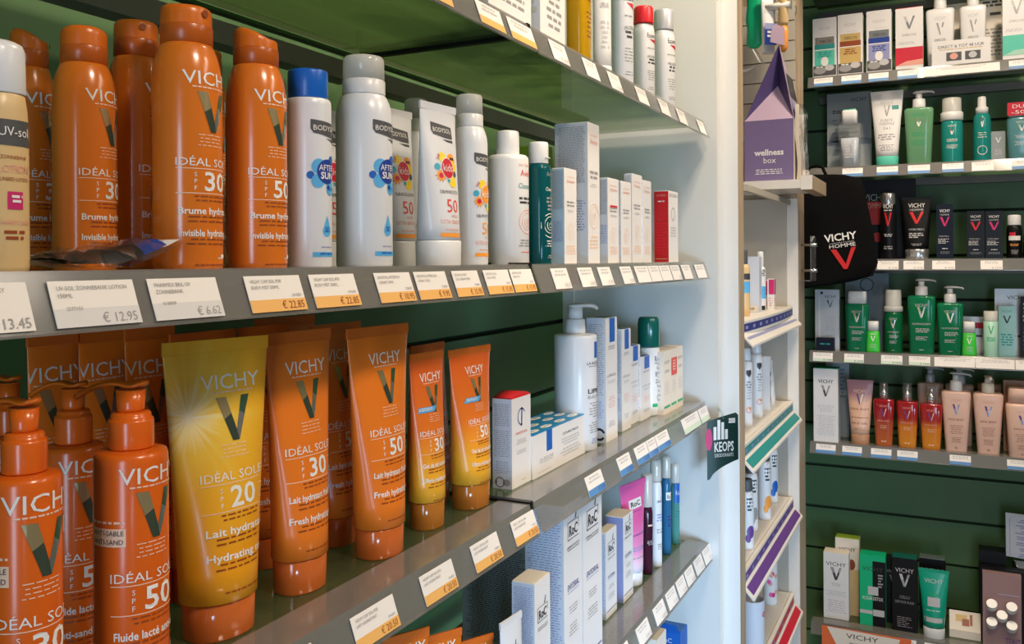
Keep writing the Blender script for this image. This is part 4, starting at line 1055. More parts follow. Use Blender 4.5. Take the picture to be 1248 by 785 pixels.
# oval white bottle and teal bottle
def thermal_swirl(b, mp, x, z, r, m):
    b.ring(x, z, r, r * .06, m, mp); b.ring(x, z, r * .78, r * .05, m, mp, a0=.6, a1=5.6, grow=-r * .15); b.ring(x, z, r * .45, r * .05, m, mp, a0=2.5, a1=7.6, grow=-r * .12); b.ring(x, z, r * .2, r * .04, m, mp)
x = -.445; u = 619.5; y = y_on_x(u, x); r = rad(594, 645, x, y); h = z_at(u, 160, x, y) - ZM
t = thing('lotion_bottle', 'cream white round-shouldered bottle with red lettering beside the teal bottle', 'bottle', (x, y, ZM), R90)
sec = [(0, r * .95, r * .95, 2), (.002, r, r, 2), (h * .775, r, r, 2), (h * .80, r * .97, r * .97, 2), (h * .815, r * .88, r * .88, 2), (h * .82, r * .6, r * .6, 2)]
b = MB().loft(sec, 'white_plastic', 48); mp = cyl(r)
b.text('EAU THERMALE', 0, h * .725, h * .020, 'ink_salmon', mp, w=r * 1.1); b.text('Avène', 0, h * .655, h * .050, 'ink_red', mp, w=r * .95); b.text('Cleanance', 0, h * .565, h * .040, 'ink_teal', mp, w=r * 1.15)
b.rows(0, h * .50, r * 1.2, h * .06, 2, 'ink_dark', mp, 4); thermal_swirl(b, mp, 0, h * .32, h * .09, 'ink_salmon'); b.rows(0, h * .19, r * 1.3, h * .06, 3, 'ink_grey', mp, 6); b.rows(0, h * .10, r, h * .012, 1, 'ink_red', mp, 7)
b.build('bottle_body', t)
MB().lathe([(r * .55, h * .821), (r * .56, h * .825), (r * .54, h * .985), (r * .50, h * .996), (r * .4, h)], 'white_plastic', 40).build('cap', t)
x = -.432; u = 657; y = y_on_x(u, x); r = rad(642.5, 672, x, y); h = z_at(u, 174, x, y) - ZM
t = thing('toner_bottle', 'teal blue see-through bottle with white flip cap', 'bottle', (x, y, ZM), R90)
b = MB().loft([(0, r * .95, r * .95, 2.3), (.002, r, r, 2.3), (h * .78, r, r, 2.3), (h * .81, r * .93, r * .93, 2.2), (h * .825, r * .7, r * .7, 2)], 'liq_deepteal', 44); mp = cyl(r * 1.02)
b.text('Avène', 0, h * .72, h * .04, 'ink_grey', mp, w=r * .9); b.text('Cleanance', 0, h * .60, h * .032, 'ink_white', mp, w=r * 1.1); b.rows(0, h * .55, r * 1.0, h * .12, 4, 'ink_grey', mp, 4); thermal_swirl(b, mp, 0, h * .32, h * .10, 'ink_white'); b.rows(0, h * .2, r * 1.2, h * .06, 3, 'ink_lightgrey', mp, 5); b.rows(0, h * .08, r * .8, h * .03, 2, 'ink_grey', mp, 6)
b.build('bottle_body', t)
c = MB().lathe([(r * .80, h * .826), (r * .82, h * .83), (r * .82, h * .985), (r * .76, h)], 'white_plastic', 40); c.box(-r * .35, r * .35, -r * .90, -r * .7, h * .868, h * .876, 'white_plastic'); c.build('flip_cap', t)

# ---- cartons
def carton_left(label, uL, uM, uR, xf, vtop, zsh, m, art, mats=None, group=None, flap=None, name='carton', turn=0.0):
    """uL..uM is the side turned to us, uM..uR the front turned to the aisle"""
    y0, y1 = y_on_x(uM, xf), y_on_x(uR, xf); w = y1 - y0
    r = ray(uL); xb = y0 / r[1] * r[0]; d = max(.012, xf - xb)
    h = z_at(uM, vtop, xf, y0) - zsh
    return box_item(name, label, 'box', (xf - d / 2, (y0 + y1) / 2, zsh), R90 + turn, w, d, h, m, art, mats, group, flap)
def art_thermal(seed, sub='ink_grey', strip=None, dense=True):
    def f(mb, w, d, h):
        mp = flat(-d / 2); sd = side(-w / 2)
        mb.text('EAU THERMALE', 0, h * .905, h * .016, 'ink_salmon', mp, w=w * .6); mb.text('Avène', 0, h * .85, h * .042, 'ink_salmon', mp, w=w * .62)
        mb.rows(0, h * .66, w * .7, h * .07, 2, sub, mp, seed); mb.rows(0, h * .57, w * .6, h * .03, 2, 'ink_lightgrey', mp, seed + 1)
        if strip: mb.quad(-w * .3, w * .35, h * .66, h * .685, strip, mp)
        thermal_swirl(mb, mp, 0, h * .34, min(w * .42, h * .09), 'ink_peach'); mb.rows(0, h * .2, w * .75, h * .1, 4, 'ink_peach', mp, seed + 2)
        if dense: mb.rows(0, h * .97, d * .86, h * .40, 34 if h > .12 else 22, 'ink_grey', sd, seed + 3, ragged=.15, fill=.4); mb.rows(0, h * .45, d * .86, h * .22, 12, 'ink_lav', sd, seed + 4, ragged=.3, fill=.4)
        else: mb.rows(0, h * .95, d * .8, h * .8, 16, 'ink_lightgrey', sd, seed + 3, ragged=.2, fill=.4)
    return f
GC = 'white cartons on the far half of the middle shelf'
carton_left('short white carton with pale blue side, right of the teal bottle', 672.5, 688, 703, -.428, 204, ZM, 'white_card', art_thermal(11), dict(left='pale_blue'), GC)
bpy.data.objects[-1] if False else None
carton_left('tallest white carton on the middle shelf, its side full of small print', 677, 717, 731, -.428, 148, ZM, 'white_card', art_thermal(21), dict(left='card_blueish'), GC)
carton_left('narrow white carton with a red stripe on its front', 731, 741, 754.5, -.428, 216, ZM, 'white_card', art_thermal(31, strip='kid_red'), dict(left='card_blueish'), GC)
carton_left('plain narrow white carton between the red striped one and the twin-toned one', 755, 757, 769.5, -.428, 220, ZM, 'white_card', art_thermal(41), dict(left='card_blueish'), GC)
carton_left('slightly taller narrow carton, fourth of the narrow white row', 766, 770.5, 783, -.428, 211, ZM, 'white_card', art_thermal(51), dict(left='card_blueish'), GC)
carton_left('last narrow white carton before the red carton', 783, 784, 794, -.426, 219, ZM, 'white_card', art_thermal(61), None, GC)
def art_red(mb, w, d, h):
    sd = side(-w / 2); mp = flat(-d / 2)
    mb.text('EAU THERMALE', 0, h * .92, h * .03, 'ink_salmon', sd, w=d * .6); mb.rows(0, h * .86, d * .5, h * .03, 1, 'ink_white', sd, 3); mb.rows(0, h * .6, d * .8, h * .5, 12, 'red_plastic', sd, 4); mb.quad(-d * .42, d * .42, h * .05, h * .06, 'ink_salmon', sd); mb.quad(-d * .42, d * .2, h * .58, h * .585, 'ink_salmon', sd)
    mb.text('EUCERIN', 0, h * .92, h * .045, 'ink_grey', mp, w=w * .8); mb.ring(-.001, h * .68, w * .2, w * .03, 'ink_grey', mp); mb.rows(0, h * .5, w * .7, h * .15, 4, 'ink_lightgrey', mp, 5)
carton_left('small white carton with a solid red side, last on the middle shelf', 797.5, 815, 826.5, -.430, 232, ZM, 'white_card', art_red, dict(left='red_card'), None)
y = y_on_x(673, -.49)
box_item('carton', 'lime green edged carton peeking out behind the tallest white carton', 'box', (-.520, y, ZM), R90, .03, .05, z_at(673, 178, -.49, y) - ZM, 'lime', lambda mb, w, d, h: mb.rows(0, h * .9, d * .7, h * .4, 8, 'ink_white', side(-w / 2), 3))

# ================================================================== top shelf
def top_bottle(label, u0, u1, x, h, body, cap, art, sq=3.0, flat_=.62, turn=0.0, group=None, capf=.18, name='lotion_bottle', neck=.55, capr=.6, capm=None):
    u = (u0 + u1) / 2; y = y_on_x(u, x); r = rad(u0, u1, x, y)
    return simple_bottle(name, label, 'bottle', (x, y, ZT), R90 + turn, r, h, body, cap, capf, neck, art, group, capr, sq, r * flat_)
def art_med(t1, seed, logo=None):
    def f(b, mp, h, r):
        if logo: b.text(logo, r * .15, h * .64, h * .055, 'ink_black', mp, w=r * 1.15); b.poly([(-r * .2, h * .625), (r * .75, h * .575), (r * .65, h * .625)], 'kid_red', mp)
        b.rows(r * .1, h * .53, r * 1.2, h * .02, 1, 'ink_grey', mp, seed); b.text(t1, r * .15, h * .42, h * .030, 'ink_dark', mp, w=r * 1.1); b.rows(r * .15, h * .41, r * 1.0, h * .07, 2, 'ink_dark', mp, seed + 1)
        b.rows(r * .1, h * .28, r * 1.1, h * .12, 5, 'ink_grey', mp, seed + 2, fill=.35); b.rows(r * .1, h * .10, r, h * .04, 2, 'ink_grey', mp, seed + 3, fill=.4)
    return f
def carton_top(label, uL, uM, uR, xf, h, m, art, mats=None):
    y0, y1 = y_on_x(uM, xf), y_on_x(uR, xf); r = ray(uL); d = max(.02, xf - y0 / r[1] * r[0])
    return box_item('carton', label, 'box', (xf - d / 2, (y0 + y1) / 2, ZT), R90, y1 - y0, d, h, m, art, mats)
def art_text(n, seed):
    def f(mb, w, d, h):
        mp = flat(-d / 2); mb.rows(w * .05, h * .62, w * .62, h * .5, n, 'ink_grey', mp, seed, fill=.4, ragged=.4); mb.rows(0, h * .9, d * .7, h * .7, 12, 'ink_lightgrey', side(-w / 2), seed)
    return f
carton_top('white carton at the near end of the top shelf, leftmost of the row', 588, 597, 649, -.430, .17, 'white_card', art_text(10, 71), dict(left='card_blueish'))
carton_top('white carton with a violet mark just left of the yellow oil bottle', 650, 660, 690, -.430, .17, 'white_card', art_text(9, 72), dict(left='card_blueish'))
def oil_art(b, mp, h, r):
    b.text('PH5', r * .2, h * .63, h * .03, 'ink_brown', mp); b.text('HUILE DE', r * .2, h * .57, h * .026, 'ink_brown', mp, w=r * 1.1); b.text('DOUCHE', r * .2, h * .53, h * .026, 'ink_brown', mp, w=r); b.rows(r * .1, h * .45, r * 1.1, h * .02, 1, 'ink_brown', mp, 3); b.rows(r * .1, h * .36, r * .9, h * .2, 6, 'ink_brown', mp, 4, fill=.25)
top_bottle('yellow oil bottle on the top shelf with brown lettering', 690, 724, -.432, .185, 'liq_oil', 'white_plastic', oil_art, 3.2, .75)
x = -.430; y = y_on_x(735.5, x); r = rad(723, 748, x, y)
wedge_tube((x, y, ZT), 'white tube standing between the oil bottle and the flat white bottle', .205, 2 * r, 'white_plastic', 'white_plastic', None, R90 - .7, lambda b, mp, h, w: (b.rows(0, h * .62, w * .6, h * .1, 3, 'ink_salmon', mp, 3), b.text('LIPIKAR', 0, h * .45, h * .04, 'ink_grey', mp, w=w * .5), b.rows(0, h * .36, w * .5, h * .2, 6, 'ink_lightgrey', mp, 4)), 'cream_tube', None, .75, .06, r * .94, 1.0)
top_bottle('flat white bottle with small red wedge logo, left of the red capped one', 746, 773, -.430, .19, 'white_cool', 'white_plastic', art_med('pH5 LOTION', 81, 'Eucerin'), 2.6, .9, -.55)
top_bottle('white bottle with red cap and red wedge logo on the top shelf', 773, 799, -.430, .142, 'white_plastic', 'red_plastic', art_med('pH5 LOTION', 83, 'Eucerin'), 2.6, .9, -.45, capr=.95, neck=.85, capf=.20)
top_bottle('white bottle with silver grey rounded top, last on the top shelf', 797, 824, -.430, z_at(810, 12, -.43, y_on_x(810, -.43)) - ZT, 'white_plastic', 'silver_card', art_med('W/O LOTION', 85, 'Eucerin'), 2.6, .9, -.45, capr=.92, neck=.88, capf=.22)

# ================================================================== tube shelf, near half
def proj_u(x, y):
    d = depth(x, y); return U0 + (x * CA + y * SA) / d * F
def crimp_w(x, y, rz, px):
    lo, hi = .005, .3
    for _ in range(40):
        m_ = (lo + hi) / 2; c, s = math.cos(rz) * m_ / 2, math.sin(rz) * m_ / 2
        if abs(proj_u(x + c, y + s) - proj_u(x - c, y - s)) > px: hi = m_
        else: lo = m_
    return lo
def tube3(label, u, vb, u0, u1, vtop, m, capm, art, capw, group=None, turn=0.0, capf=.125, fold=None, zsh=None, ry0=.8, name='sunscreen_tube', lean=0.0, capk=.9):
    """stands where its cap meets the shelf at pixel (u, vb); capw = seen width of the cap"""
    zsh = Z3 if zsh is None else zsh
    x, y = on_z(u, vb, zsh); d = depth(x, y); rc = capw / 2 * d / F * math.cos(math.atan((u - U0) / F))
    L = math.hypot(x, y); x += x / L * rc * .9; y += y / L * rc * .9
    rz = R90 - turn; um = (u0 + u1) / 2
    w = crimp_w(x, y, rz, u1 - u0); h = z_at(um, vtop, x, y) - zsh
    return wedge_tube((x, y, zsh), label, h, w, m, capm, group, rz, art, name, fold, ry0, capf, rc / capk * 1.03, capk, lean)

# yellow tube with a printed sunburst
m = mat('sun_yellow', (.90, .46, .03), 0.28, coat=0.1); nt = m.node_tree; bs = nt.nodes['Principled BSDF']
tc = nt.nodes.new('ShaderNodeTexCoord'); mp_ = nt.nodes.new('ShaderNodeMapping'); mp_.inputs['Location'].default_value = (.027, 0, -.158)
vm = nt.nodes.new('ShaderNodeVectorMath'); vm.operation = 'MULTIPLY'; vm.inputs[1].default_value = (1, 0, 1)
ln = nt.nodes.new('ShaderNodeVectorMath'); ln.operation = 'LENGTH'
sx_ = nt.nodes.new('ShaderNodeSeparateXYZ'); at_ = nt.nodes.new('ShaderNodeMath'); at_.operation = 'ARCTAN2'
nz_ = nt.nodes.new('ShaderNodeTexNoise'); nz_.noise_dimensions = '1D'; nz_.inputs['Scale'].default_value = 4.5; nz_.inputs['Detail'].default_value = 2
mu = nt.nodes.new('ShaderNodeMath'); mu.operation = 'MULTIPLY_ADD'; mu.inputs[1].default_value = .040; mu.inputs[2].default_value = -.018
ad = nt.nodes.new('ShaderNodeMath'); ad.operation = 'ADD'
cr = nt.nodes.new('ShaderNodeValToRGB')
for _ in range(3): cr.color_ramp.elements.new(.5)
for e, (p_, c_) in zip(cr.color_ramp.elements, [(0.0, (.96, .94, .85)), (.09, (.95, .84, .45)), (.26, (.92, .62, .08)), (.55, (.92, .48, .03)), (1.0, (.86, .35, .012))]):
    e.position = p_; e.color = (*c_, 1)
mr_ = nt.nodes.new('ShaderNodeMapRange'); mr_.inputs[2].default_value = .105
nt.links.new(tc.outputs['Object'], mp_.inputs[0]); nt.links.new(mp_.outputs[0], vm.inputs[0]); nt.links.new(vm.outputs[0], ln.inputs[0])
nt.links.new(mp_.outputs[0], sx_.inputs[0]); nt.links.new(sx_.outputs[2], at_.inputs[0]); nt.links.new(sx_.outputs[0], at_.inputs[1])
nt.links.new(at_.outputs[0], nz_.inputs['W']); nt.links.new(nz_.outputs['Fac'], mu.inputs[0]); nt.links.new(ln.outputs['Value'], ad.inputs[0]); nt.links.new(mu.outputs[0], ad.inputs[1])
nt.links.new(ad.outputs[0], mr_.inputs[0]); nt.links.new(mr_.outputs[0], cr.inputs[0]); nt.links.new(cr.outputs[0], bs.inputs['Base Color'])
ramp_mat('gel_orange', [(0.0, (.92, .50, .03)), (.35, (.90, .42, .03)), (.60, (.84, .20, .02)), (1.0, (.78, .13, .02))], .16, .28, coat=.2)
GTU = 'orange sunscreen tubes on the tube shelf'
milk = ('Lait hydratant', 'Hydrating milk')
fresh = ('Lait hydratant fraîcheur', 'Fresh hydrating milk')
tube3('yellow SPF 20 tube with printed sunburst, foremost on the tube shelf', 267, 784, 200, 328, 413, 'sun_yellow', 'clear_orange', lambda b, mp, h, w: sun_art(b, mp, h, '20', .008, .98, .14, milk), 92, None, .22, .125, 'sun_yellow')
tube3('orange SPF 30 tube right of the yellow tube', 366, 726, 327, 406, 403, 'tube_orange', 'clear_orange', lambda b, mp, h, w: sun_art(b, mp, h, '30', .004, .96, .145, fresh), 70, GTU, .05, .13, 'tube_fold')
tube3('orange SPF 50 tube, tallest in front, left of the two small tubes', 463, 683, 427, 501, 397, 'tube_orange', 'clear_orange', lambda b, mp, h, w: sun_art(b, mp, h, '50', .004, .96, .145, fresh), 64, GTU, .06, .13, 'tube_fold')
tube3('orange SPF 50 tube half hidden between the two foremost large orange tubes', 411, 668, 377, 438, 394, 'tube_orange', 'clear_orange', lambda b, mp, h, w: sun_art(b, mp, h, '50', .004, .96, .145, fresh), 52, GTU, .0, .13, 'tube_fold')
gel = ('Gel de lait ultra-fondant', 'Ultra-melting milk gel')
tube3('small orange to yellow SPF 30 gel tube, second from the shelf joint', 521, 647, 502, 543, 429, 'gel_orange', 'amber_base', lambda b, mp, h, w: sun_art(b, mp, h, '30', .002, .90, .145, gel, badge='blue'), 46, 'small orange to yellow gel tubes', .06, .155, 'tube_fold')
tube3('small orange to yellow SPF 50 gel tube next to the shelf joint', 574, 622, 545, 595, 423, 'gel_orange', 'amber_base', lambda b, mp, h, w: sun_art(b, mp, h, '50', .002, .90, .145, gel, badge='blue'), 51, 'small orange to yellow gel tubes', .06, .155, 'tube_fold')
def backtube(label, u0, u1, x, vtop, spf, group):
    u = (u0 + u1) / 2; y = y_on_x(u, x); w = crimp_w(x, y, R90, u1 - u0); h = z_at(u, vtop, x, y) - Z3
    return wedge_tube((x, y, Z3), label, h, w, 'tube_orange', 'clear_orange', group, R90, lambda b, mp, h, w: sun_art(b, mp, h, spf, 0, .96, .145, fresh), 'sunscreen_tube', 'tube_fold', .8, .13, w * .42)
GB = 'dim sunscreen tubes in the back row of the tube shelf'
backtube('dim orange tube at the far left of the back row', 33, 96, -.585, 404, '50', GB)
backtube('dim orange tube behind the left pump heads, second in the back row', 95, 156, -.585, 401, '30', GB)
backtube('dim orange tube just left of the yellow tube in the back row', 152, 212, -.555, 398, '50', GB)
backtube('dim orange tube whose fold shows directly above the yellow tube', 208, 287, -.535, 404, '30', GB)
backtube('dim orange tube whose fold shows above the gap right of the yellow tube', 290, 352, -.545, 397, '30', GB)
backtube('dim orange tube whose fold rises behind the SPF 30 tube, highest of the back row', 312, 384, -.580, 386, '50', GB)
backtube('small dim gel tube behind the SPF 30 gel tube', 500, 541, -.520, 419, '30', GB)

def pump_orange(label, u0, u1, x, vtop, vsh, spf, sdir, group=None, turn=0.0):
    u = (u0 + u1) / 2; y = y_on_x(u, x); r = rad(u0, u1, x, y)
    h = z_at(u, vtop, x, y) - Z3; hs = z_at(u, vsh, x, y) - Z3
    t = thing('pump_bottle', label, 'bottle', (x, y, Z3), R90 + turn, group)
    b = MB().lathe([(r * .95, 0), (r, .003), (r, hs - .007), (r * .985, hs - .003), (r * .94, hs - .0006), (r * .88, hs), (r * .62, hs + .001)], 'pump_orange', 56)
    sun_art(b, cyl(r), hs * 1.25, spf, 0, .98, .02, ('Fluide lacté anti-sable', 'Anti-sand milky fluid'), badge='sand'); b.build('bottle_body', t)
    c0 = hs + .0012; k = (h - hs)
    MB().lathe([(r * .60, c0), (r * .615, c0 + .001), (r * .615, c0 + k * .40), (r * .59, c0 + k * .44), (r * .54, c0 + k * .445), (r * .54, c0 + k * .50), (r * .50, c0 + k * .53), (r * .38, c0 + k * .54)], 'pump_orange', 44).build('collar', t)
    st_ = MB().lathe([(r * .36, c0 + k * .54), (r * .37, c0 + k * .60), (r * .40, c0 + k * .86)], 'pump_orange', 36); st_ = st_.build('pump_stem', t)
    hd = MB(); a = math.radians(sdir) - R90 - turn
    c, s = math.cos(a), math.sin(a); L = r * 1.55; zt_ = c0 + k * .90
    pts = []; rx = []; rz = []
    for i in range(13):
        q = i / 12; dd = -r * .46 + (L + r * .46) * q
        zz = hs + .0012 + k * (1.0 - .045 * math.sin(PI * min(1, q / .42)) ** 2 - .02 * max(0, q - .3) - .20 * max(0, (q - .5) / .5) ** 1.7 - .035)
        pts.append((dd * c, dd * s, zz)); wv = .34 * (1 - .60 * q); rx.append(r * max(.05, wv * (min(1, (q + .02) * 9) ** .5))); rz.append(k * (.040 if q < .9 else .045))
    hd.tube(pts, rx, rz, 'cap_orange', 18); hd.lathe([(r * .40, c0 + k * .855), (r * .41, zt_ - k * .03)], 'cap_orange', 30, caps=(True, False)); hd.build('pump_head', st_)
    return t
GP = 'orange pump bottles on the tube shelf'
pump_orange('orange SPF 50 pump bottle left of the yellow tube, fully facing us', 112, 205, -.448, 466, 547, '50', 208, GP)
pump_orange('orange SPF 30 pump bottle cut off by the lower left corner', -19, 76, -.440, 487, 577, '30', 200, GP)
pump_orange('dim orange SPF 50 pump bottle standing behind, between the two front pump bottles', 50, 127, -.515, 466, 541, '50', 205, GP)
pump_orange('dark orange pump bottle at the very left of the back row', -26, 46, -.590, 459, 530, '50', 200, GP, 0)

# ================================================================== tube shelf, far half
def carton_on(label, uL, uM, uR, vb, vtop, zsh, m, art, mats=None, group=None, flap=None, name='carton', dmin=.015, xf=None):
    if xf is None: xf = on_z(uM, vb, zsh)[0]
    y0, y1 = y_on_x(uM, xf), y_on_x(uR, xf); r = ray(uL); d = max(dmin, xf - y0 / r[1] * r[0])
    h = z_at(uM, vtop, xf, y0) - zsh
    return box_item(name, label, 'box', (xf - d / 2, (y0 + y1) / 2, zsh), R90, y1 - y0, d, h, m, art, mats, group, flap)
def a_heron(mb, w, d, h):
    mp = flat(-d / 2); sd = side(-w / 2)
    mb.rows(0, h * .93, d * .85, h * .25, 12, 'ink_grey', sd, 3, fill=.35, ragged=.15); mb.rows(0, h * .64, d * .85, h * .3, 14, 'ink_grey', sd, 4, fill=.35, ragged=.2); mb.rows(0, h * .30, d * .85, h * .14, 7, 'ink_grey', sd, 5, fill=.35)
    mb.ring(-d * .12, h * .07, .006, .001, 'ink_dark', sd); mb.quad(-d * .35, -d * .28, h * .05, h * .09, 'ink_dark', sd); mb.disc(d * .22, h * .07, .005, .004, 'ink_grey', sd)
    mb.ring(0, h * .77, w * .20, w * .03, 'ink_navy', mp, a0=.5, a1=5); mb.quad(-w * .02, w * .03, h * .66, h * .86, 'ink_navy', mp, 1, skew=.001); mb.disc(w * .02, h * .86, .0015, .0015, 'kid_red', mp)
    mb.text('SENSITELIAL', 0, h * .58, h * .028, 'ink_red', mp, w=w * .6); mb.rows(0, h * .52, w * .6, h * .06, 3, 'ink_lightgrey', mp, 6); mb.rows(0, h * .4, w * .5, h * .05, 2, 'ink_lightgrey', mp, 7); mb.rows(w * .1, h * .06, w * .2, h * .012, 1, 'ink_grey', mp, 7)
carton_on('white carton with a red lid beside the blue topped box', 599, 622.5, 645.5, 598, 486, Z3, 'white_card', a_heron, dict(left='card_blueish'), None, 'red_card')
t = bpy.data.objects[[o.name for o in bpy.data.objects if o.get('label') == 'white carton with a red lid beside the blue topped box'][0]]
hh = z_at(622, 486, t.location.x, t.location.y) - Z3
mb = MB(); n = 10; w_ = .030
bb = [c for c in t.children if c.name.startswith('carton_body')][0]; xs_ = [v.co.x for v in bb.data.vertices]; ys_ = [v.co.y for v in bb.data.vertices]; hb = max(v.co.z for v in bb.data.vertices)
xa, xb, ya, yb_ = min(xs_), max(xs_), min(ys_), max(ys_)
vs = []
for i in range(n + 1):
    q = i / n; zz = hb + .0015 + .0045 * math.sin(PI * q)
    vs += [(xa + (xb - xa) * q, ya * .9, zz), (xa + (xb - xa) * q, yb_ * .9, zz), (xa + (xb - xa) * q, ya * .9, hb + .0005), (xa + (xb - xa) * q, yb_ * .9, hb + .0005)]
fs = []
for i in range(n):
    a = 4 * i; fs += [(a, a + 4, a + 5, a + 1), (a + 2, a + 6, a + 4, a), (a + 1, a + 5, a + 7, a + 3)]
mb.add(vs, fs, 'red_card', True); mb.build('bulging_lid', t, 'arched red lid')

def a_eff(mb, w, d, h):
    mp = flat(-d / 2)
    mb.quad(-w * .26, -w * .16, h * .50, h * .985, 'royal_blue', mp); mb.text('LA ROCHE', -w * .26, h * .33, h * .075, 'ink_grey', mp, w=w * .24); mb.rows(-w * .26, h * .31, w * .26, h * .05, 1, 'ink_lightgrey', mp, 3)
    mb.text('COURS PACK', w * .20, h * .70, h * .07, 'ink_dark', mp, w=w * .32); mb.rows(w * .2, h * .62, w * .38, h * .2, 3, 'ink_lightgrey', mp, 4); mb.rows(w * .2, h * .38, w * .4, h * .22, 3, 'ink_lightgrey', mp, 5); mb.rows(-w * .30, h * .1, w * .3, h * .03, 1, 'ink_lightgrey', mp, 5)
    tp = lambda x_, z_, o: (x_, z_, h + o)
    rg = random.Random(6)
    for i in range(4):
        for j in range(3): mb.disc(-w * .38 + w * .25 * i + rg.uniform(-.003, .003), -d * .32 + d * .32 * j, w * .085, d * .10, 'ink_white', tp, 14, .0004); mb.rows(-w * .38 + w * .25 * i, -d * .30 + d * .32 * j, w * .10, d * .06, 1, 'sky_blue', tp, i, off=.0007)
carton_on('low wide white carton with blue patterned top in front of the white pump bottle', 646, 648, 711.5, 586, 531, Z3, 'white_card', a_eff, dict(top='box_blue'), None, 'box_blue', dmin=.055)

def white_pump(label, u, vb, u0, u1, vsh, vtop, zsh, art, body='white_cool', capm='white_plastic', sdir=45, group=None, rz=R90, neck=.44, ryk=1.0):
    x, y = on_z(u, vb, zsh); r = (u1 - u0) / 2 * depth(x, y) / F; L = math.hypot(x, y); x += x / L * r; y += y / L * r
    r = rad(u0, u1, x, y); hs = z_at(u, vsh, x, y) - zsh; h = z_at(u, vtop, x, y) - zsh
    t = thing('pump_bottle', label, 'bottle', (x, y, zsh), rz, group)
    b = MB().lathe([(r * .95, 0), (r, .003), (r, hs - .004), (r * .98, hs - .001), (r * .90, hs), (r * .5, hs + .001)], body, 52)
    art(b, cyl(r), hs, r); b.build('bottle_body', t)
    k = h - hs; c0 = hs + .001
    cl = MB().lathe([(r * neck * 1.08, c0), (r * neck * 1.12, c0 + .001), (r * neck * 1.02, c0 + k * .46), (r * neck * .95, c0 + k * .49), (r * .3, c0 + k * .495)], capm, 40); cl.build('collar', t)
    st_ = MB().lathe([(r * .34, c0 + k * .495), (r * .34, c0 + k * .90)], capm, 30).build('pump_stem', t)
    a = math.radians(sdir) - rz; c, s = math.cos(a), math.sin(a)
    pts = [(c * dd * r, s * dd * r, c0 + k * zz) for dd, zz in ((-.34, .92), (-.2, .93), (.1, .94), (.5, .945), (.85, .93), (1.05, .87), (1.12, .80))]
    MB().tube(pts, [r * .1, r * .36, r * .40, r * .24, r * .17, r * .14, r * .11], [k * .05, k * .075, k * .085, k * .075, k * .07, k * .06, k * .05], capm, 18).build('pump_head', st_)
    return t
def a_lip(b, mp, h, r):
    b.quad(-r * .35, r * .15, h * .80, h * .94, 'royal_blue', mp, 4); b.text('LA ROCHE-POSAY', 0, h * .745, h * .028, 'ink_dark', mp, w=r * 1.7); b.rows(0, h * .735, r * 1.6, h * .015, 1, 'ink_grey', mp, 3)
    b.ring(r * .15, h * .64, h * .03, h * .006, 'ink_grey', mp, a0=.4, a1=5.2)
    b.text('LIPIKAR', -r * .0, h * .50, h * .040, 'ink_dark', mp, w=r * 1.6, bold=.02); b.text('BAUME AP', 0, h * .455, h * .030, 'ink_grey', mp, w=r * 1.6)
    b.rows(0, h * .42, r * 1.5, h * .14, 6, 'ink_grey', mp, 4, fill=.4); b.rows(0, h * .25, r * 1.5, h * .10, 5, 'ink_grey', mp, 5, fill=.4); b.rows(0, h * .11, r * 1.5, h * .05, 3, 'ink_lav', mp, 6)
white_pump('white pump bottle with blue stripe behind the low wide carton', 702, 552, 676, 728, 407, 371, Z3, a_lip, sdir=45, rz=R90 + .22)
def a_lrp(seed, blue='royal_blue', arrow=False):
    def f(mb, w, d, h):
        mp = flat(-d / 2); sd = side(-w / 2)
        mb.quad(-w * .18, w * .28, h * .80, h * .995, blue, mp); mb.rows(0, h * .77, w * .7, h * .035, 2, 'ink_grey', mp, seed)
        mb.text('LIPIKAR', 0, h * .52, h * .026, 'ink_grey', mp, w=w * .72); mb.rows(0, h * .49, w * .7, h * .03, 2, 'ink_lightgrey', mp, seed + 1); mb.rows(0, h * .36, w * .6, h * .10, 5, 'ink_salmon', mp, seed + 2, fill=.3); mb.rows(0, h * .16, w * .6, h * .05, 3, 'ink_lightgrey', mp, seed + 3)
        mb.rows(0, h * .95, d * .84, h * .58, 34, 'ink_grey', sd, seed + 4, fill=.35, ragged=.25); mb.rows(0, h * .33, d * .8, h * .14, 9, 'ink_lav', sd, seed + 5, fill=.35)
        if arrow:
            for k in range(2): mb.ring(d * .15, h * .065, w * .19, w * .07, 'ink_black', sd, a0=.3 + PI * k, a1=2.6 + PI * k)
        tp = lambda x_, z_, o: (x_, z_, h + o); mb.quad(-w * .18, w * .28, -d / 2, d * .3, blue if not arrow else 'ink_teal', tp, off=.0004)
    return f
GL = 'tall white cartons with a blue corner stripe'
carton_on('tallest white carton with blue stripe, a black arrow mark on its side', 714, 737.5, 751.5, 541, 388, Z3, 'white_card', a_lrp(101, arrow=True), dict(left='card_blueish'), GL)
carton_on('second white carton with blue stripe, right of the tallest one', 750, 757, 768, 527, 402, Z3, 'white_card', a_lrp(111), dict(left='card_blueish'), GL)
carton_on('third white carton with blue stripe, lower than the second', 764, 766.5, 779.5, 519, 423, Z3, 'white_card', a_lrp(121), None, GL)
carton_on('lowest white carton with blue stripe, in front of the green capped bottle', 778.5, 780, 793.5, 514, 436, Z3, 'white_card', a_lrp(131), None, GL)
x = -.466; u = 790; y = y_on_x(u, x); r = rad(776.5, 803.5, x, y); h = z_at(u, 386, x, y) - Z3
t = thing('spray_bottle', 'white bottle with tall glossy dark green cap behind the low carton', 'bottle', (x, y, Z3), R90)
b = MB().lathe([(r * .95, 0), (r * .97, .002), (r * .97, h * .675), (r * .9, h * .69), (r * .8, h * .695)], 'white_plastic', 44); mp = cyl(r * .97)
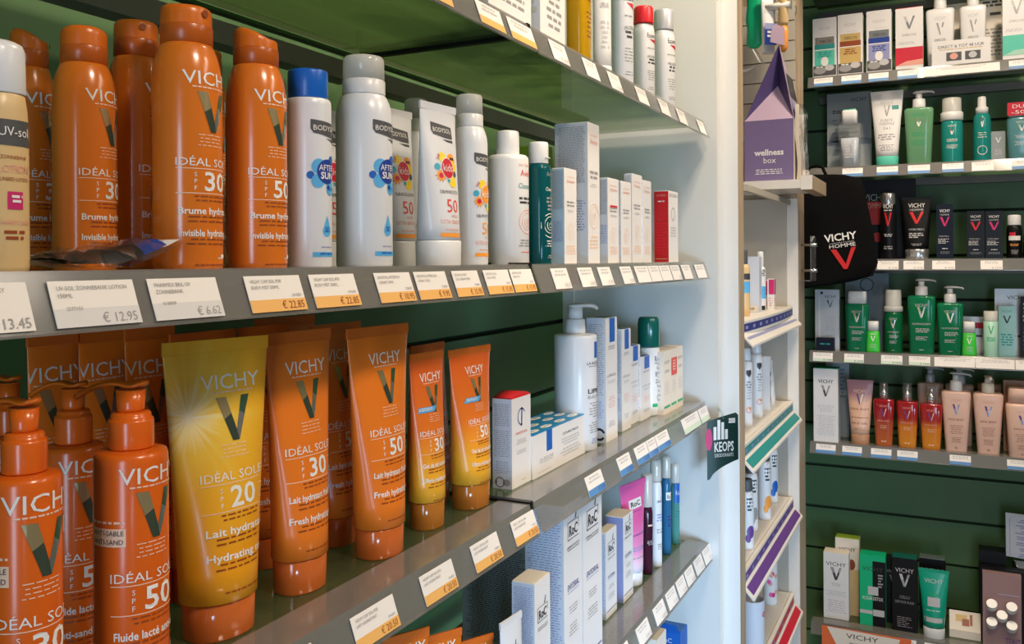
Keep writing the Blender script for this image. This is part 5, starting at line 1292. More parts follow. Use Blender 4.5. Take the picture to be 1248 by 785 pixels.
b.text('ROGÉ', 0, h * .55, h * .06, 'ink_dark', mp, w=r * 1.3); b.quad(-r * .7, r * .7, h * .53, h * .536, 'ink_dark', mp, 5); b.rows(0, h * .5, r, h * .03, 2, 'ink_grey', mp, 3); b.text('BODY', 0, h * .40, h * .05, 'ink_dark', mp, w=r * 1.2); b.rows(0, h * .37, r * 1.2, h * .08, 3, 'ink_grey', mp, 4); b.quad(-r * .9, r * .9, h * .09, h * .125, 'ink_green', mp, 8); b.rows(0, h * .2, r * 1.2, h * .05, 3, 'ink_grey', mp, 5); b.build('bottle_body', t)
MB().lathe([(r * .97, h * .696), (r, h * .70), (r * .985, h * .93), (r * .93, h * .98), (r * .80, h * .998), (r * .5, h)], 'green_cap', 44).build('cap', t)
def a_small(seed, sticker):
    def f(mb, w, d, h):
        mp = flat(-d / 2)
        mb.text('KEOPS', 0, h * .80, h * .05, 'ink_grey', mp, w=w * .7); mb.rows(0, h * .7, w * .7, h * .05, 2, 'ink_grey', mp, seed); mb.rows(0, h * .5, w * .7, h * .2, 6, 'ink_lightgrey', mp, seed + 1, fill=.3); mb.quad(-w * .44, w * .40, h * .10, h * .14, 'ink_green', mp)
        if sticker: mb.quad(-w * .42, w * .5, h * .58, h * .86, 'ink_red', mp, off=.0006); mb.rows(0, h * .82, w * .6, h * .18, 4, 'ink_peach', mp, seed + 2, off=.0009)
        mb.rows(0, h * .9, d * .7, h * .7, 10, 'ink_lightgrey', side(-w / 2), seed + 4)
    return f
GW = 'row of three touching small white cartons at the far end'
carton_on('first of three touching small cartons at the far end of the tube shelf', 804, 808, 816.5, 499, 429, Z3, 'card_cream', a_small(141, False), None, GW, dmin=.03, xf=-.438)
carton_on('middle one of three touching small cartons, red sticker on its front', 815.5, 816.8, 824, 493, 426, Z3, 'card_cream', a_small(151, True), None, GW, dmin=.03, xf=-.438)
carton_on('last of three touching small cartons near the hanging green sign', 823.5, 824.3, 831.5, 488.5, 423, Z3, 'card_cream', a_small(161, False), None, GW, dmin=.03, xf=-.438)

# ================================================================== lower shelf
def roc(mb, mp, x, z, k):
    mb.quad(x - k, x + k, z, z + k * .06, 'ink_dark', mp); mb.quad(x - k, x - k * .93, z, z + k * 1.25, 'ink_dark', mp); mb.quad(x - k, x + k, z + k * 1.2, z + k * 1.25, 'ink_dark', mp); mb.quad(x + k * .93, x + k, z + k * .6, z + k * 1.25, 'ink_dark', mp)
    mb.text('RoC', x, z + k * .25, k * .75, 'ink_black', mp, w=k * 1.5, bold=.02, off=.0005); mb.poly([(x + k * .3, z + k * 1.3), (x + k * .5, z + k * 1.3), (x + k * .65, z + k * 1.9), (x + k * .5, z + k * 1.9)], 'ink_dark', mp)
def a_roc(seed, nm='ENYDRIAL', corner=False, dense='ink_lav', k=.30, zl=.80):
    def f(mb, w, d, h):
        mp = flat(-d / 2); sd = side(-w / 2)
        roc(mb, mp, .0, h * zl, w * k); mb.text('DERMATOLOGIC', 0, h * (zl - .045), h * .014, 'ink_dark', mp, w=w * .66); mb.quad(-w * .3, w * .3, h * (zl - .056), h * (zl - .052), 'ink_dark', mp)
        mb.text(nm, 0, h * (zl - .27), h * .035, 'ink_navy', mp, w=w * .62); mb.quad(-w * .31, w * .31, h * (zl - .285), h * (zl - .281), 'ink_lav', mp)
        mb.rows(0, h * (zl - .36), w * .5, h * .05, 3, 'ink_grey', mp, seed, fill=.35); mb.rows(0, h * (zl - .46), w * .55, h * .07, 4, 'ink_grey', mp, seed + 1, fill=.35); mb.quad(-w * .46, w * .46, h * .075, h * .083, 'ink_navy', mp)
        if corner: mb.quad(-w * .46, -w * .12, h * .02, h * .15, 'ink_navy', mp, off=.0005); mb.rows(-w * .29, h * .13, w * .25, h * .08, 4, 'ink_lav', mp, 5, off=.0008)
        mb.rows(0, h * .965, d * .90, h * .88, 64 if h > .15 else 42, dense, sd, seed + 2, fill=.36, ragged=.22)
    return f
GR = 'tall white cartons full of small print on the lower shelf'
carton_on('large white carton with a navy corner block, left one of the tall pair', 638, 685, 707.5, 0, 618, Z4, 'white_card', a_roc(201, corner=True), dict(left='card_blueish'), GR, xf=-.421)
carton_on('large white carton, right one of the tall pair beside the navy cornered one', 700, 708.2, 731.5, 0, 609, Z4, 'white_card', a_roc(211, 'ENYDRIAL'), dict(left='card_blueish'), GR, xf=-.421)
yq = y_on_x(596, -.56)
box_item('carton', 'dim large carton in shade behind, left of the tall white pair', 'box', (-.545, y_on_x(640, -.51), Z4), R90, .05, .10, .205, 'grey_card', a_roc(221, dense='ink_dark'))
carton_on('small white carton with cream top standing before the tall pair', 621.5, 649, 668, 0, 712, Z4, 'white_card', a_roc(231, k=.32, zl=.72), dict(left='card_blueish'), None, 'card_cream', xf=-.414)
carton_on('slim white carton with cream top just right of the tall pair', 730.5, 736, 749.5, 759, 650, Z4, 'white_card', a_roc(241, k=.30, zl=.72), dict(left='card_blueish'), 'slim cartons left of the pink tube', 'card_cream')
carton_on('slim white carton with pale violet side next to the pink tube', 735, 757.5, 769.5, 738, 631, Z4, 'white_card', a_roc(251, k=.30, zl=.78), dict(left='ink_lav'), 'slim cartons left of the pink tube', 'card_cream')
x = -.412; u = 620; y = y_on_x(620, x)
wedge_tube((x, y, Z4), 'small plain white tube with slanting flat end at the lower edge of the picture', z_at(622, 752, x, y) - Z4, .042, 'white_cool', 'white_plastic', None, R90 - .1, lambda b, mp, h, w: (roc(b, mp, 0, h * .74, w * .2), b.rows(0, h * .68, w * .5, h * .06, 3, 'ink_grey', mp, 3)), 'cream_tube')
m = ramp_mat('pink_fade', [(0, (.86, .84, .85)), (.18, (.85, .78, .82)), (.42, (.84, .32, .58)), (.8, (.80, .13, .40))], .13, .3, coat=.15)
def a_pinkt(b, mp, h, w):
    b.quad(-w * .24, w * .24, h * .745, h * .835, 'ink_white', mp, 4); b.text('RoC', 0, h * .765, h * .05, 'ink_black', mp, w=w * .36, bold=.02, off=.0006); b.rows(0, h * .72, w * .5, h * .02, 1, 'ink_purple', mp, 3, fill=.3)
    b.rows(0, h * .50, w * .6, h * .02, 1, 'ink_purple', mp, 3); b.rows(0, h * .38, w * .6, h * .05, 2, 'ink_lav', mp, 4); b.rows(0, h * .28, w * .6, h * .02, 1, 'ink_grey', mp, 5)
tube3('pink tube fading to white with a small logo on the lower shelf', 772, 715, 752.5, 783.5, 587, 'pink_fade', 'white_cool', a_pinkt, 25, None, .20, .13, 'pink_tube_side', Z4, .8, 'cream_tube')
def low_bottle(label, u0, u1, vb, vtop, body, cap, art, capf=.28, group=None, capr=.95):
    u = (u0 + u1) / 2; x, y = on_z(u, vb, Z4); r = rad(u0, u1, x, y); L = math.hypot(x, y); x += x / L * r; y += y / L * r
    r = rad(u0, u1, x, y); h = z_at(u, vtop, x, y) - Z4
    return simple_bottle('skin_bottle', label, 'bottle', (x, y, Z4), R90 - .5, r, h, body, cap, capf, .7, art, group, capr)
def a_rocb(b, mp, h, r):
    roc(b, mp, 0, h * .60, r * .55); b.rows(0, h * .5, r * 1.3, h * .08, 3, 'ink_lav', mp, 3); b.rows(0, h * .36, r * 1.3, h * .05, 2, 'ink_grey', mp, 4); b.rows(0, h * .22, r * 1.3, h * .06, 3, 'ink_grey', mp, 5)
a_dk = lambda b, mp, h, r: (b.rows(0, h * .5, r * 1.2, h * .03, 1, 'ink_peach', mp, 3), b.rows(0, h * .34, r * 1.4, h * .05, 3, 'ink_grey', mp, 4))
low_bottle('dark plum bottle with pale milky cap behind the pink tube', 781, 796, 701, 577, 'liq_plum', 'cap_clear', a_dk, .33)
low_bottle('slim white bottle with milky cap right of the plum bottle', 792.5, 807, 692, 560, 'white_cool', 'cap_clear', a_rocb, .20)
low_bottle('clear blue bottle with dark logo second from the end on the lower shelf', 806.5, 818, 677, 556, 'liq_blue', 'cap_clear', lambda b, mp, h, r: (b.quad(-r * .8, r * .8, h * .56, h * .64, 'ink_white', mp, 4), b.text('RoC', 0, h * .575, h * .045, 'ink_black', mp, w=r * 1.1, off=.0006), b.rows(0, h * .4, r * 1.2, h * .12, 4, 'ink_navy', mp, 3)), .22)
low_bottle('two-tone blue and teal bottle, last on the lower shelf', 817.5, 828.5, 664, 565, 'liq_seaglass', 'cap_clear', lambda b, mp, h, r: (b.quad(-r * .98, r * .98, h * .52, h * .76, 'royal_blue', mp, 8), b.text('RoC', 0, h * .62, h * .06, 'ink_white', mp, w=r * 1.2, off=.0006), b.rows(0, h * .42, r * 1.2, h * .12, 4, 'ink_teal', mp, 3)), .24)
# orange tubes just entering the frame at the bottom
for k, (u, lb) in enumerate(((492, 'first'), (533, 'second'), (575, 'third'))):
    x = -.445; y = y_on_x(u, x); h = z_at(u, (771, 772, 778)[k], x, y) - Z4
    wedge_tube((x, y, Z4), '%s from the left of the orange tube tops showing at the bottom edge' % lb, h, (.048, .05, .048)[k], 'can_orange', 'clear_orange', 'orange tubes at the bottom edge', R90 - .5, lambda b, mp, h, w: sun_art(b, mp, h * 1.1, '50', 0, .8, .12), 'sunscreen_tube', 'tube_fold', 1.0)
# lowest shelf
x = -.415; 
def a_blue(mb, w, d, h):
    mb.text('RoC', 0, h * .86, h * .06, 'ink_white', side(-w / 2), w=d * .4); mb.rows(0, h * .8, d * .6, h * .1, 4, 'ink_lav', side(-w / 2), 3)
t = box_item('carton', 'bright blue carton with raised flap at the bottom edge below the lower shelf', 'box', (-.448, y_on_x(826, -.430), Z5), R90, .045, .05, z_at(822, 771, -.43, y_on_x(822, -.43)) - Z5, 'royal_blue', a_blue, None, None, 'blue_cap')
hb = z_at(822, 771, -.43, y_on_x(822, -.43)) - Z5
MB().add([(-.022, -.024, hb), (-.022, .024, hb), (-.030, .020, hb + .016), (-.030, -.020, hb + .016), (-.0212, -.024, hb), (-.0212, .024, hb), (-.0292, .020, hb + .016), (-.0292, -.020, hb + .016)], [(0, 3, 2, 1), (4, 5, 6, 7), (2, 3, 7, 6), (0, 4, 7, 3), (1, 2, 6, 5)], 'royal_blue').build('raised_flap', t)
box_item('carton', 'cream carton with brown print left of the blue carton at the bottom edge', 'box', (-.440, y_on_x(800, -.425), Z5), R90, .05, .04, z_at(800, 778, -.42, y_on_x(800, -.42)) - Z5, 'card_cream', lambda mb, w, d, h: (mb.rows(0, h * .9, d * .7, h * .2, 4, 'ink_brown', side(-w / 2), 3), mb.rows(0, .008, w * .5, .012, 2, 'ink_brown', lambda x_, z_, o: (x_, z_, h + o), 3)))

# ================================================================== products on the green wall facing us
YI = YF + .020                   # foremost line of the products
def rc(label, u0, u1, vtop, k, m, art=None, d=.045, yf=YI, mats=None, group=None, flap=None, name='carton', cat='box', dz=0.0):
    xa, xb = x_on_y(u0, yf), x_on_y(u1, yf); h = z_at((u0 + u1) / 2, vtop, (xa + xb) / 2, yf) - ZR[k] - dz
    return box_item(name, label, cat, ((xa + xb) / 2, yf + d / 2, ZR[k] + dz), 0, xb - xa, d, h, m, art, mats, group, flap)
def rb(u0, u1, yc):
    u = (u0 + u1) / 2; x = x_on_y(u, yc); return x, rad(u0, u1, x, yc)
def zt_(u, v, x, y, k): return z_at(u, v, x, y) - ZR[k]
def vbrand(mb, mp, z, w, h, ink='ink_grey', vl=('foil_silver', 'ink_grey'), vr=('ink_grey', 'foil_silver'), x=0.0, vh=None):
    mb.text('VICHY', x, z, h, ink, mp, w=w, bold=.01)
    if vh: mb.vee(x, z - vh * 1.12, vh * .78, vh, mp, vl, vr)

# row 1: hair care
def a_hair(c, dark, seed):
    def f(mb, w, d, h):
        mp = flat(-d / 2)
        mb.text('VICHY', 0, h * .80, h * .055, 'ink_lightgrey', mp, w=w * .5); mb.rows(w * .1, h * .72, w * .6, h * .012, 1, 'ink_lightgrey', mp, seed)
        mb.quad(-w * .40, w * .40, h * .56, h * .68, 'foil_silver' if seed != 2 else 'ink_gold', mp); mb.text('DERCOS', .002, h * .585, h * .05, 'ink_dark', mp, w=w * .5, off=.0006)
        mb.quad(-w * .42, w * .42, h * .20, h * .56, c, mp); mb.quad(-w * .42, w * .42, h * .46, h * .475, 'ink_white', mp, off=.0006); mb.quad(-w * .42, w * .42, h * .475, h * .56, dark, mp, off=.0005)
        mb.rows(0, h * .43, w * .6, h * .10, 3, dark, mp, seed, off=.0006); mb.disc(0, h * .27, w * .16, h * .08, 'ink_white', mp, 14, .00045) if seed != 2 else None
        mb.quad(-w * .48, w * .48, h * .03, h * .20, 'flag_grey', mp); mb.disc(-w * .2, h * .12, w * .26, h * .06, 'ink_grey', mp, 16, .0006); mb.disc(w * .2, h * .16, w * .2, h * .05, 'ink_lightgrey', mp, 16, .0005); mb.rows(-w * .2, h * .19, w * .35, h * .03, 1, 'ink_white', mp, 3, off=.0008)
    return f
GH = 'hair care cartons on the green wall'
rc('white carton with teal lower half, leftmost on the hair-care shelf', 992, 1021, 22, 1, 'white_card', a_hair('teal_card', 'ink_teal', 1), group=GH)
rc('white carton with gold lower half on the hair-care shelf', 1022.5, 1053, 17, 1, 'white_card', a_hair('ink_gold', 'ink_brown', 2), group=GH)
rc('white carton with blue lower half on the hair-care shelf', 1057.5, 1088, 12.5, 1, 'white_card', a_hair('ink_lav', 'deep_blue', 3), group=GH)
def a_energ(c, c2):
    def f(mb, w, d, h):
        mp = flat(-d / 2); mb.vee(0, h * .66, w * .42, h * .2, mp, ('ink_lightgrey', 'foil_silver'), ('foil_silver', 'foil_silver'), .22); mb.text('DERCOS', 0, h * .545, h * .035, 'ink_grey', mp, w=w * .5)
        mb.rows(-w * .1, h * .45, w * .6, h * .05, 2, 'ink_lightgrey', mp, 3); mb.quad(-w * .5, w * .5, h * .07, h * .36, c, mp); mb.poly([(-w * .5, h * .07), (w * .5, h * .07), (w * .5, h * .16), (-w * .1, h * .14)], c2, mp, .0006)
    return f
rc('white carton with red lower band and red lid on the hair-care shelf', 1093, 1126.5, 9, 1, 'white_card', a_energ('kid_red', 'ink_salmon'), flap='red_card')
rc('white carton with mint lower band at the right edge of the hair-care shelf', 1223.5, 1258, -12, 1, 'white_card', a_energ('teal_card', 'mint'))
rc('beige display card with dark headings behind the cream pump bottles', 1150, 1228, 2, 1, 'card_cream', lambda mb, w, d, h: (mb.rows(w * .3, h * .98, w * .35, h * .10, 2, 'ink_dark', flat(-d / 2), 3), mb.rows(w * .3, h * .6, w * .3, h * .4, 8, 'ink_grey', flat(-d / 2), 4), mb.quad(w * .25, w * .42, h * .78, h * .82, 'ink_black', flat(-d / 2))), d=.006, yf=YI + .135, name='display_card', cat='card')
def sq_pump(label, u0, u1, vsh, vtop, k, body, art, capm='white_plastic', yc=YI + .03, group=None, taper=.86, sq=4.5, flat_=.62, sdir=-8, bottom='', capw=.45, front=False, lid=None):
    x, r = rb(u0, u1, yc); u = (u0 + u1) / 2; hs = zt_(u, vsh, x, yc, k); h = zt_(u, vtop, x, yc, k)
    t = thing('pump_bottle', label, 'bottle', (x, yc, ZR[k]), 0, group)
    sec = [(0, r * taper * .96, r * flat_ * taper * .95, sq), (.002, r * taper, r * flat_ * taper, sq), (hs * .90, r * .995, r * flat_, sq), (hs * .965, r, r * flat_, sq), (hs * .99, r * .93, r * flat_ * .9, sq), (hs, r * .8, r * flat_ * .7, sq)]
    b = MB().loft(sec, body, 44); art(b, sect(sec), hs, r); b.build('bottle_body', t)
    kk = h - hs
    MB().lathe([(r * capw, hs + .0004), (r * capw * 1.02, hs + .001), (r * capw * .97, hs + kk * .50), (r * .3, hs + kk * .54), (r * .22, hs + kk * .56)], capm, 32).build('collar', t)
    st_ = MB().lathe([(r * .22, hs + kk * .56), (r * .22, hs + kk * .84)], capm, 24).build('pump_stem', t)
    a = math.radians(sdir); c, s = math.cos(a), math.sin(a); L = 1.0
    pts = [(c * q * r * L, s * q * r * L, hs + kk * z_) for q, z_ in ((-.42, .90), (-.2, .92), (.15, .93), (.6, .92), (.95, .88), (1.05, .80))]
    MB().tube(pts, [r * .06, r * .26, r * .27, r * .16, r * .12, r * .1], [kk * .04, kk * .075, kk * .075, kk * .06, kk * .05, kk * .04], capm, 16).build('pump_head', st_)
    return t
a_der = lambda b, mp, h, r: (b.text('VICHY', 0, h * .80, h * .06, 'ink_lightgrey', mp, w=r * .8), b.vee(0, h * .56, r * .55, h * .2, mp, ('ink_grey', 'ink_grey'), ('foil_silver', 'ink_white'), .24), b.text('DERCOS', 0, h * .46, h * .04, 'ink_dark', mp, w=r * .75), b.rows(-r * .1, h * .40, r * 1.1, h * .06, 2, 'ink_lav', mp, 3))
GD = 'cream pump bottles behind the sample card'
sq_pump('cream pump bottle behind the left half of the sample card', 1130, 1165, 12, -16, 1, 'white_plastic', a_der, group=GD, yc=YI + .055)
sq_pump('cream pump bottle behind the right half of the sample card', 1171, 1204, 8, -20, 1, 'white_plastic', a_der, group=GD, yc=YI + .055)
def a_uur(mb, w, d, h):
    mp = flat(-d / 2); mb.text('DIRECT & TOT 48 UUR', 0, h * .70, h * .12, 'ink_dark', mp, w=w * .78); mb.rows(0, h * .66, w * .8, h * .06, 1, 'ink_gold', mp, 3)
    for s_ in (-1, 1):
        c = s_ * w * .16 + w * .04; mb.quad(c - w * .13, c + w * .13, h * .18, h * .52, 'flag_grey', mp); mb.disc(c, h * .36, w * .07, h * .13, 'ink_salmon' if s_ < 0 else 'ink_lightgrey', mp, 14, .0006)
rc('low white sample card with two dark pictures standing before the cream pump bottles', 1137, 1209, 48, 1, 'white_card', a_uur, d=.012, yf=YI - .006, name='sample_card', cat='card')

# row 2: cleansers
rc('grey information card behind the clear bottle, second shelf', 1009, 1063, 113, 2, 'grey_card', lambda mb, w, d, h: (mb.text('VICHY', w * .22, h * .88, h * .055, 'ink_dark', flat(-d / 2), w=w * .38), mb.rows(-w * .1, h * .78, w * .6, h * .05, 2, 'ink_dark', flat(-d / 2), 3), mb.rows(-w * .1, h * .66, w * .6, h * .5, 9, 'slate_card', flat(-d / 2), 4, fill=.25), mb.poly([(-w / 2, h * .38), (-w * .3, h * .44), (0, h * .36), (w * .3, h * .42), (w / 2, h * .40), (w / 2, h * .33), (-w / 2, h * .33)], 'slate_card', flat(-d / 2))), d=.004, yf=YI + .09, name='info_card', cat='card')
def sq_bottle(label, u0, u1, vsh, vtop, k, body, cap, art, capw=.75, yc=YI + .025, taper=.85, sq=4.0, flat_=.7, group=None, name='cleanser_bottle', top=None):
    x, r = rb(u0, u1, yc); u = (u0 + u1) / 2; hs = zt_(u, vsh, x, yc, k); h = zt_(u, vtop, x, yc, k)
    t = thing(name, label, 'bottle', (x, yc, ZR[k]), 0, group)
    sec = [(0, r * taper * .96, r * flat_ * taper * .95, sq), (.002, r * taper, r * flat_ * taper, sq), (hs * .93, r, r * flat_, sq), (hs * .975, r * .97, r * flat_ * .97, sq), (hs, r * .80, r * flat_ * .8, sq)]
    b = MB().loft(sec, body, 40); art(b, sect(sec), hs, r); b.build('bottle_body', t)
    fc = MB().loft([(hs + .0004, r * capw, r * capw * flat_, sq), (hs + (h - hs) * .9, r * capw * .98, r * capw * flat_ * .98, sq), (h, r * capw * .9, r * capw * flat_ * .9, sq)], cap, 36).build('flip_cap', t)
    if top: MB().loft([(h + .0003, r * capw * .86, r * capw * flat_ * .86, sq), (h + .003, r * capw * .8, r * capw * flat_ * .8, sq)], top, 36).build('cap_lid', fc, 'teal lid')
    return t
t = sq_bottle('clear water bottle with white flip cap on the cleanser shelf', 1022, 1051, 151, 135, 2, 'clear_plastic', 'white_plastic', lambda b, mp, h, r: b.rows(0, h * .6, r, h * .4, 7, 'ink_lightgrey', mp, 3), .68, top='teal_card')
MB().loft([(.004, .018, .010, 4), (.085, .024, .013, 4)], 'card_blueish', 30).build('liquid', t)
x, r = rb(1062, 1102, YI + .03); h = zt_(1082, 111, x, YI + .03, 2)
wedge_tube((x, YI + .03, ZR[2]), 'white tube with teal cap on the cleanser shelf', h, 2 * r, 'white_plastic', 'teal_card', None, 0, lambda b, mp, h, w: (b.text('VICHY', 0, h * .82, h * .055, 'ink_lightgrey', mp, w=w * .42), b.vee(0, h * .66, w * .2, h * .15, mp, ('ink_lightgrey', 'ink_grey'), ('foil_silver', 'foil_silver'), .26), b.quad(w * .16, w * .36, h * .745, h * .80, 'ink_teal', mp, 3), b.text('PURETÉ', 0, h * .585, h * .04, 'ink_grey', mp, w=w * .36), b.text('THERMALE', 0, h * .54, h * .04, 'ink_grey', mp, w=w * .46), b.text('3 in 1', 0, h * .48, h * .04, 'ink_dark', mp, w=w * .2), b.rows(0, h * .42, w * .55, h * .09, 3, 'ink_grey', mp, 3), b.rows(0, h * .28, w * .5, h * .09, 4, 'ink_grey', mp, 4)), 'cleanser_tube', None, .8, .13, r * .68, 1.0)
a_pale = lambda ink: (lambda b, mp, h, r: (b.text('VICHY', 0, h * .84, h * .055, ink, mp, w=r * .8), b.vee(0, h * .66, r * .5, h * .15, mp, ('foil_gold', 'ink_white'), ('foil_silver', 'ink_white'), .26), b.rows(0, h * .56, r * 1.0, h * .08, 3, ink, mp, 3, fill=.4), b.rows(0, h * .42, r * 1.1, h * .10, 4, ink, mp, 4, fill=.35)))
sq_pump('pale green see-through pump bottle on the cleanser shelf', 1103, 1139, 132, 111, 2, 'liq_lightgreen', a_pale('ink_green'), sdir=-10, taper=.82)
def foamer(label, u0, u1, vb, vcap, vtop, k, body, art, group=None, cover='cap_clear', pump='white_plastic', yc=YI + .028):
    x, r = rb(u0, u1, yc); u = (u0 + u1) / 2; hs = zt_(u, vb, x, yc, k); hc = zt_(u, vcap, x, yc, k); h = zt_(u, vtop, x, yc, k)
    t = thing('foam_bottle', label, 'bottle', (x, yc, ZR[k]), 0, group)
    b = MB().lathe([(r * .93, 0), (r * .96, .002), (r * .96, hs * .94), (r * .9, hs * .99), (r * .8, hs)], body, 40); art(b, cyl(r * .96), hs, r); b.build('bottle_body', t)
    MB().lathe([(r * .90, hs + .0004), (r * 1.0, hs + .002), (r * 1.0, hc - .002), (r * .9, hc), (r * .5, hc + .0005)], pump, 36).build('collar', t)
    MB().lathe([(r * .45, hc + .001), (r * .47, hc + (h - hc) * .45), (r * .40, hc + (h - hc) * .85), (r * .3, hc + (h - hc) * .9)], pump, 28).build('pump_head', t)
    MB().lathe([(r * .86, hc + .0008), (r * .84, h - .002), (r * .75, h)], cover, 36, caps=(False, True)).build('clear_cover', t, 'clear overcap')
    return t
foamer('teal foam bottle with clear cover on the cleanser shelf', 1147, 1175, 148, 137, 120, 2, 'liq_teal', a_pale('ink_white'))
x, r = rb(1186.5, 1209, YI + .026); yc = YI + .026; hs = zt_(1198, 139, x, yc, 2); h = zt_(1198, 118, x, yc, 2)
t = thing('spray_bottle', 'slim teal spray bottle with white sprayer on the cleanser shelf', 'bottle', (x, yc, ZR[2]), 0)
b = MB().lathe([(r * .95, 0), (r, .002), (r * .96, hs * .85), (r * .85, hs * .97), (r * .7, hs)], 'liq_teal', 36); mp = cyl(r); b.vee(0, h * .52, r * .5, h * .15, mp, ('foil_silver', 'ink_white'), ('foil_silver', 'ink_white'), .3); b.ring(0, h * .17, r * .55, r * .06, 'ink_white', mp); b.rows(0, h * .44, r, h * .1, 3, 'ink_white', mp, 3, fill=.3); b.build('bottle_body', t)
MB().lathe([(r * .68, hs + .0004), (r * .70, hs + (h - hs) * .35), (r * .48, hs + (h - hs) * .42), (r * .46, h * .985), (r * .36, h)], 'white_plastic', 30).build('sprayer', t)
rc('small grey shiny carton between the spray bottle and the aqua bottle', 1209, 1226, 160, 2, 'grey_card', lambda mb, w, d, h: (mb.vee(0, h * .62, w * .4, h * .18, flat(-d / 2), ('ink_white', 'ink_white'), ('ink_white', 'ink_white'), .2), mb.rows(0, h * .4, w * .6, h * .2, 4, 'ink_lightgrey', flat(-d / 2), 3)), yf=YI + .03)
t = sq_bottle('aqua bottle with pink promotion band at the right edge', 1227, 1264, 143, 126, 2, 'liq_aqua', 'white_plastic', a_pale('ink_white'), .85)
mb = MB(); r_ = 18 * 2.55 / F; hh = zt_(1245, 143, t.location.x, t.location.y, 2); mp = lambda x_, z_, o: (x_, -r_ * .66 - o, z_)
mb.quad(-r_ * .78, r_ * .78, hh + .002, hh + .036, 'kid_red', mp, 1, .0006); mb.text('DUO', 0, hh + .021, .010, 'ink_white', mp, w=r_ * 1.0, off=.001); mb.text('-50%', 0, hh + .006, .010, 'ink_white', mp, w=r_ * 1.1, off=.001); mb.build('promotion_band', [c for c in t.children if c.name.startswith('flip_cap')][0])

# row 3: black range
def a_homme(v='v_red', seed=1, wide=.62):
    def f(mb, w, d, h):
        mp = flat(-d / 2)
        mb.text('VICHY', 0, h * .855, h * .055, 'ink_white', mp, w=w * wide); mb.text('HOMME', 0, h * .795, h * .032, 'ink_lightgrey', mp, w=w * wide * .85); mb.vee(0, h * .60, w * .58, h * .17, mp, (v, v), (v, v), .24)
        mb.text('HYDRA MAG C', -w * .05, h * .405, h * .028, 'ink_lightgrey', mp, w=w * .62); mb.rows(-w * .4, h * .375, w * .7, h * .10, 4, 'ink_lightgrey', mp, seed, 'l', fill=.5); mb.rows(0, h * .2, w * .4, h * .025, 1, 'ink_white', mp, seed + 1); mb.rows(0, h * .14, w * .7, h * .05, 3, 'ink_grey', mp, seed + 2, fill=.3)
    return f
rc('large black display carton with red square behind the black spray can', 1052, 1116, 219, 3, 'black_card', lambda mb, w, d, h: (mb.text('VICHY', -w * .27, h * .74, h * .09, 'ink_lightgrey', flat(-d / 2), w=w * .44), mb.quad(-w * .46, -w * .14, h * .44, h * .73, 'v_red', flat(-d / 2)), mb.text('HOMME', -w * .30, h * .645, h * .07, 'ink_salmon', flat(-d / 2), w=w * .36, off=.0006), mb.disc(-w * .22, h * .28, w * .10, h * .06, 'v_red', flat(-d / 2))), d=.05, yf=YI + .10, name='display_carton')
def dark_art(v): return lambda b, mp, h, r: (b.text('VICHY', 0, h * .76, h * .07, 'ink_white', mp, w=r * 1.3), b.rows(0, h * .74, r * 1.1, h * .03, 1, 'ink_lightgrey', mp, 3), b.vee(0, h * .50, r * .95, h * .20, mp, (v, v), (v, v), .26), b.rows(0, h * .38, r * 1.1, h * .05, 2, 'ink_lightgrey', mp, 3), b.rows(0, h * .2, r * 1.1, h * .06, 2, 'ink_grey', mp, 4))
x, r = rb(1073, 1093, YI + .028); h = zt_(1083, 235, x, YI + .028, 3)
simple_bottle('shaving_foam_can', 'black spray can with silver cap beside the black bag', 'spray can', (x, YI + .028, ZR[3]), 0, r, h, 'black_card', 'foil_silver', .18, .85, dark_art('v_red'), None, .88)
x, r = rb(1099, 1136, YI + .028); h = zt_(1118, 240, x, YI + .028, 3)
wedge_tube((x, YI + .028, ZR[3]), 'black tube with silver cap and red V on the black range shelf', h, 2 * r, 'black_card', 'foil_silver', None, 0, lambda b, mp, h, w: (b.text('VICHY', 0, h * .83, h * .07, 'ink_white', mp, w=w * .55), b.text('HOMME', 0, h * .775, h * .035, 'ink_lightgrey', mp, w=w * .45), b.vee(0, h * .57, w * .48, h * .19, mp, ('v_red', 'v_red'), ('v_red', 'v_red'), .24), b.text('HYDRA MAG C', 0, h * .46, h * .035, 'ink_lightgrey', mp, w=w * .5), b.rows(-w * .25, h * .42, w * .5, h * .09, 3, 'ink_lightgrey', mp, 3, 'l'), b.rows(0, h * .25, w * .4, h * .04, 2, 'ink_grey', mp, 4)), 'gel_tube', None, .75, .16, r * .78, 1.0)
rc('single navy carton with crimson V, right of the black tube', 1141.5, 1162, 249, 3, 'navy_card', a_homme('magenta', 4), d=.05)
GN = 'pair of black cartons with a V'
rc('left of the two black cartons, its V bright red', 1178.5, 1200, 257, 3, 'black_card', a_homme('v_red', 5), d=.05, group=GN)
rc('right of the two black cartons, its V dark crimson', 1201, 1222.5, 257, 3, 'black_card', a_homme('magenta', 6), d=.05, group=GN)
x, r = rb(1226.5, 1246, YI + .026); h = zt_(1236, 262, x, YI + .026, 3)
simple_bottle('deodorant', 'black roll-on deodorant with white cap on the black range shelf', 'bottle', (x, YI + .026, ZR[3]), 0, r, h, 'black_card', 'white_plastic', .24, .8, lambda b, mp, h, r: (b.quad(-r * .7, r * .1, h * .50, h * .60, 'kid_red', mp, 3), b.quad(-r * .8, r * .8, h * .42, h * .52, 'ink_white', mp, 6, .0006), b.rows(0, h * .34, r * 1.3, h * .06, 2, 'kid_orange', mp, 3), b.rows(0, h * .2, r, h * .1, 4, 'ink_grey', mp, 3)), None, .88)
x, r = rb(1246.5, 1268, YI + .024); h = zt_(1256, 284, x, YI + .024, 3)
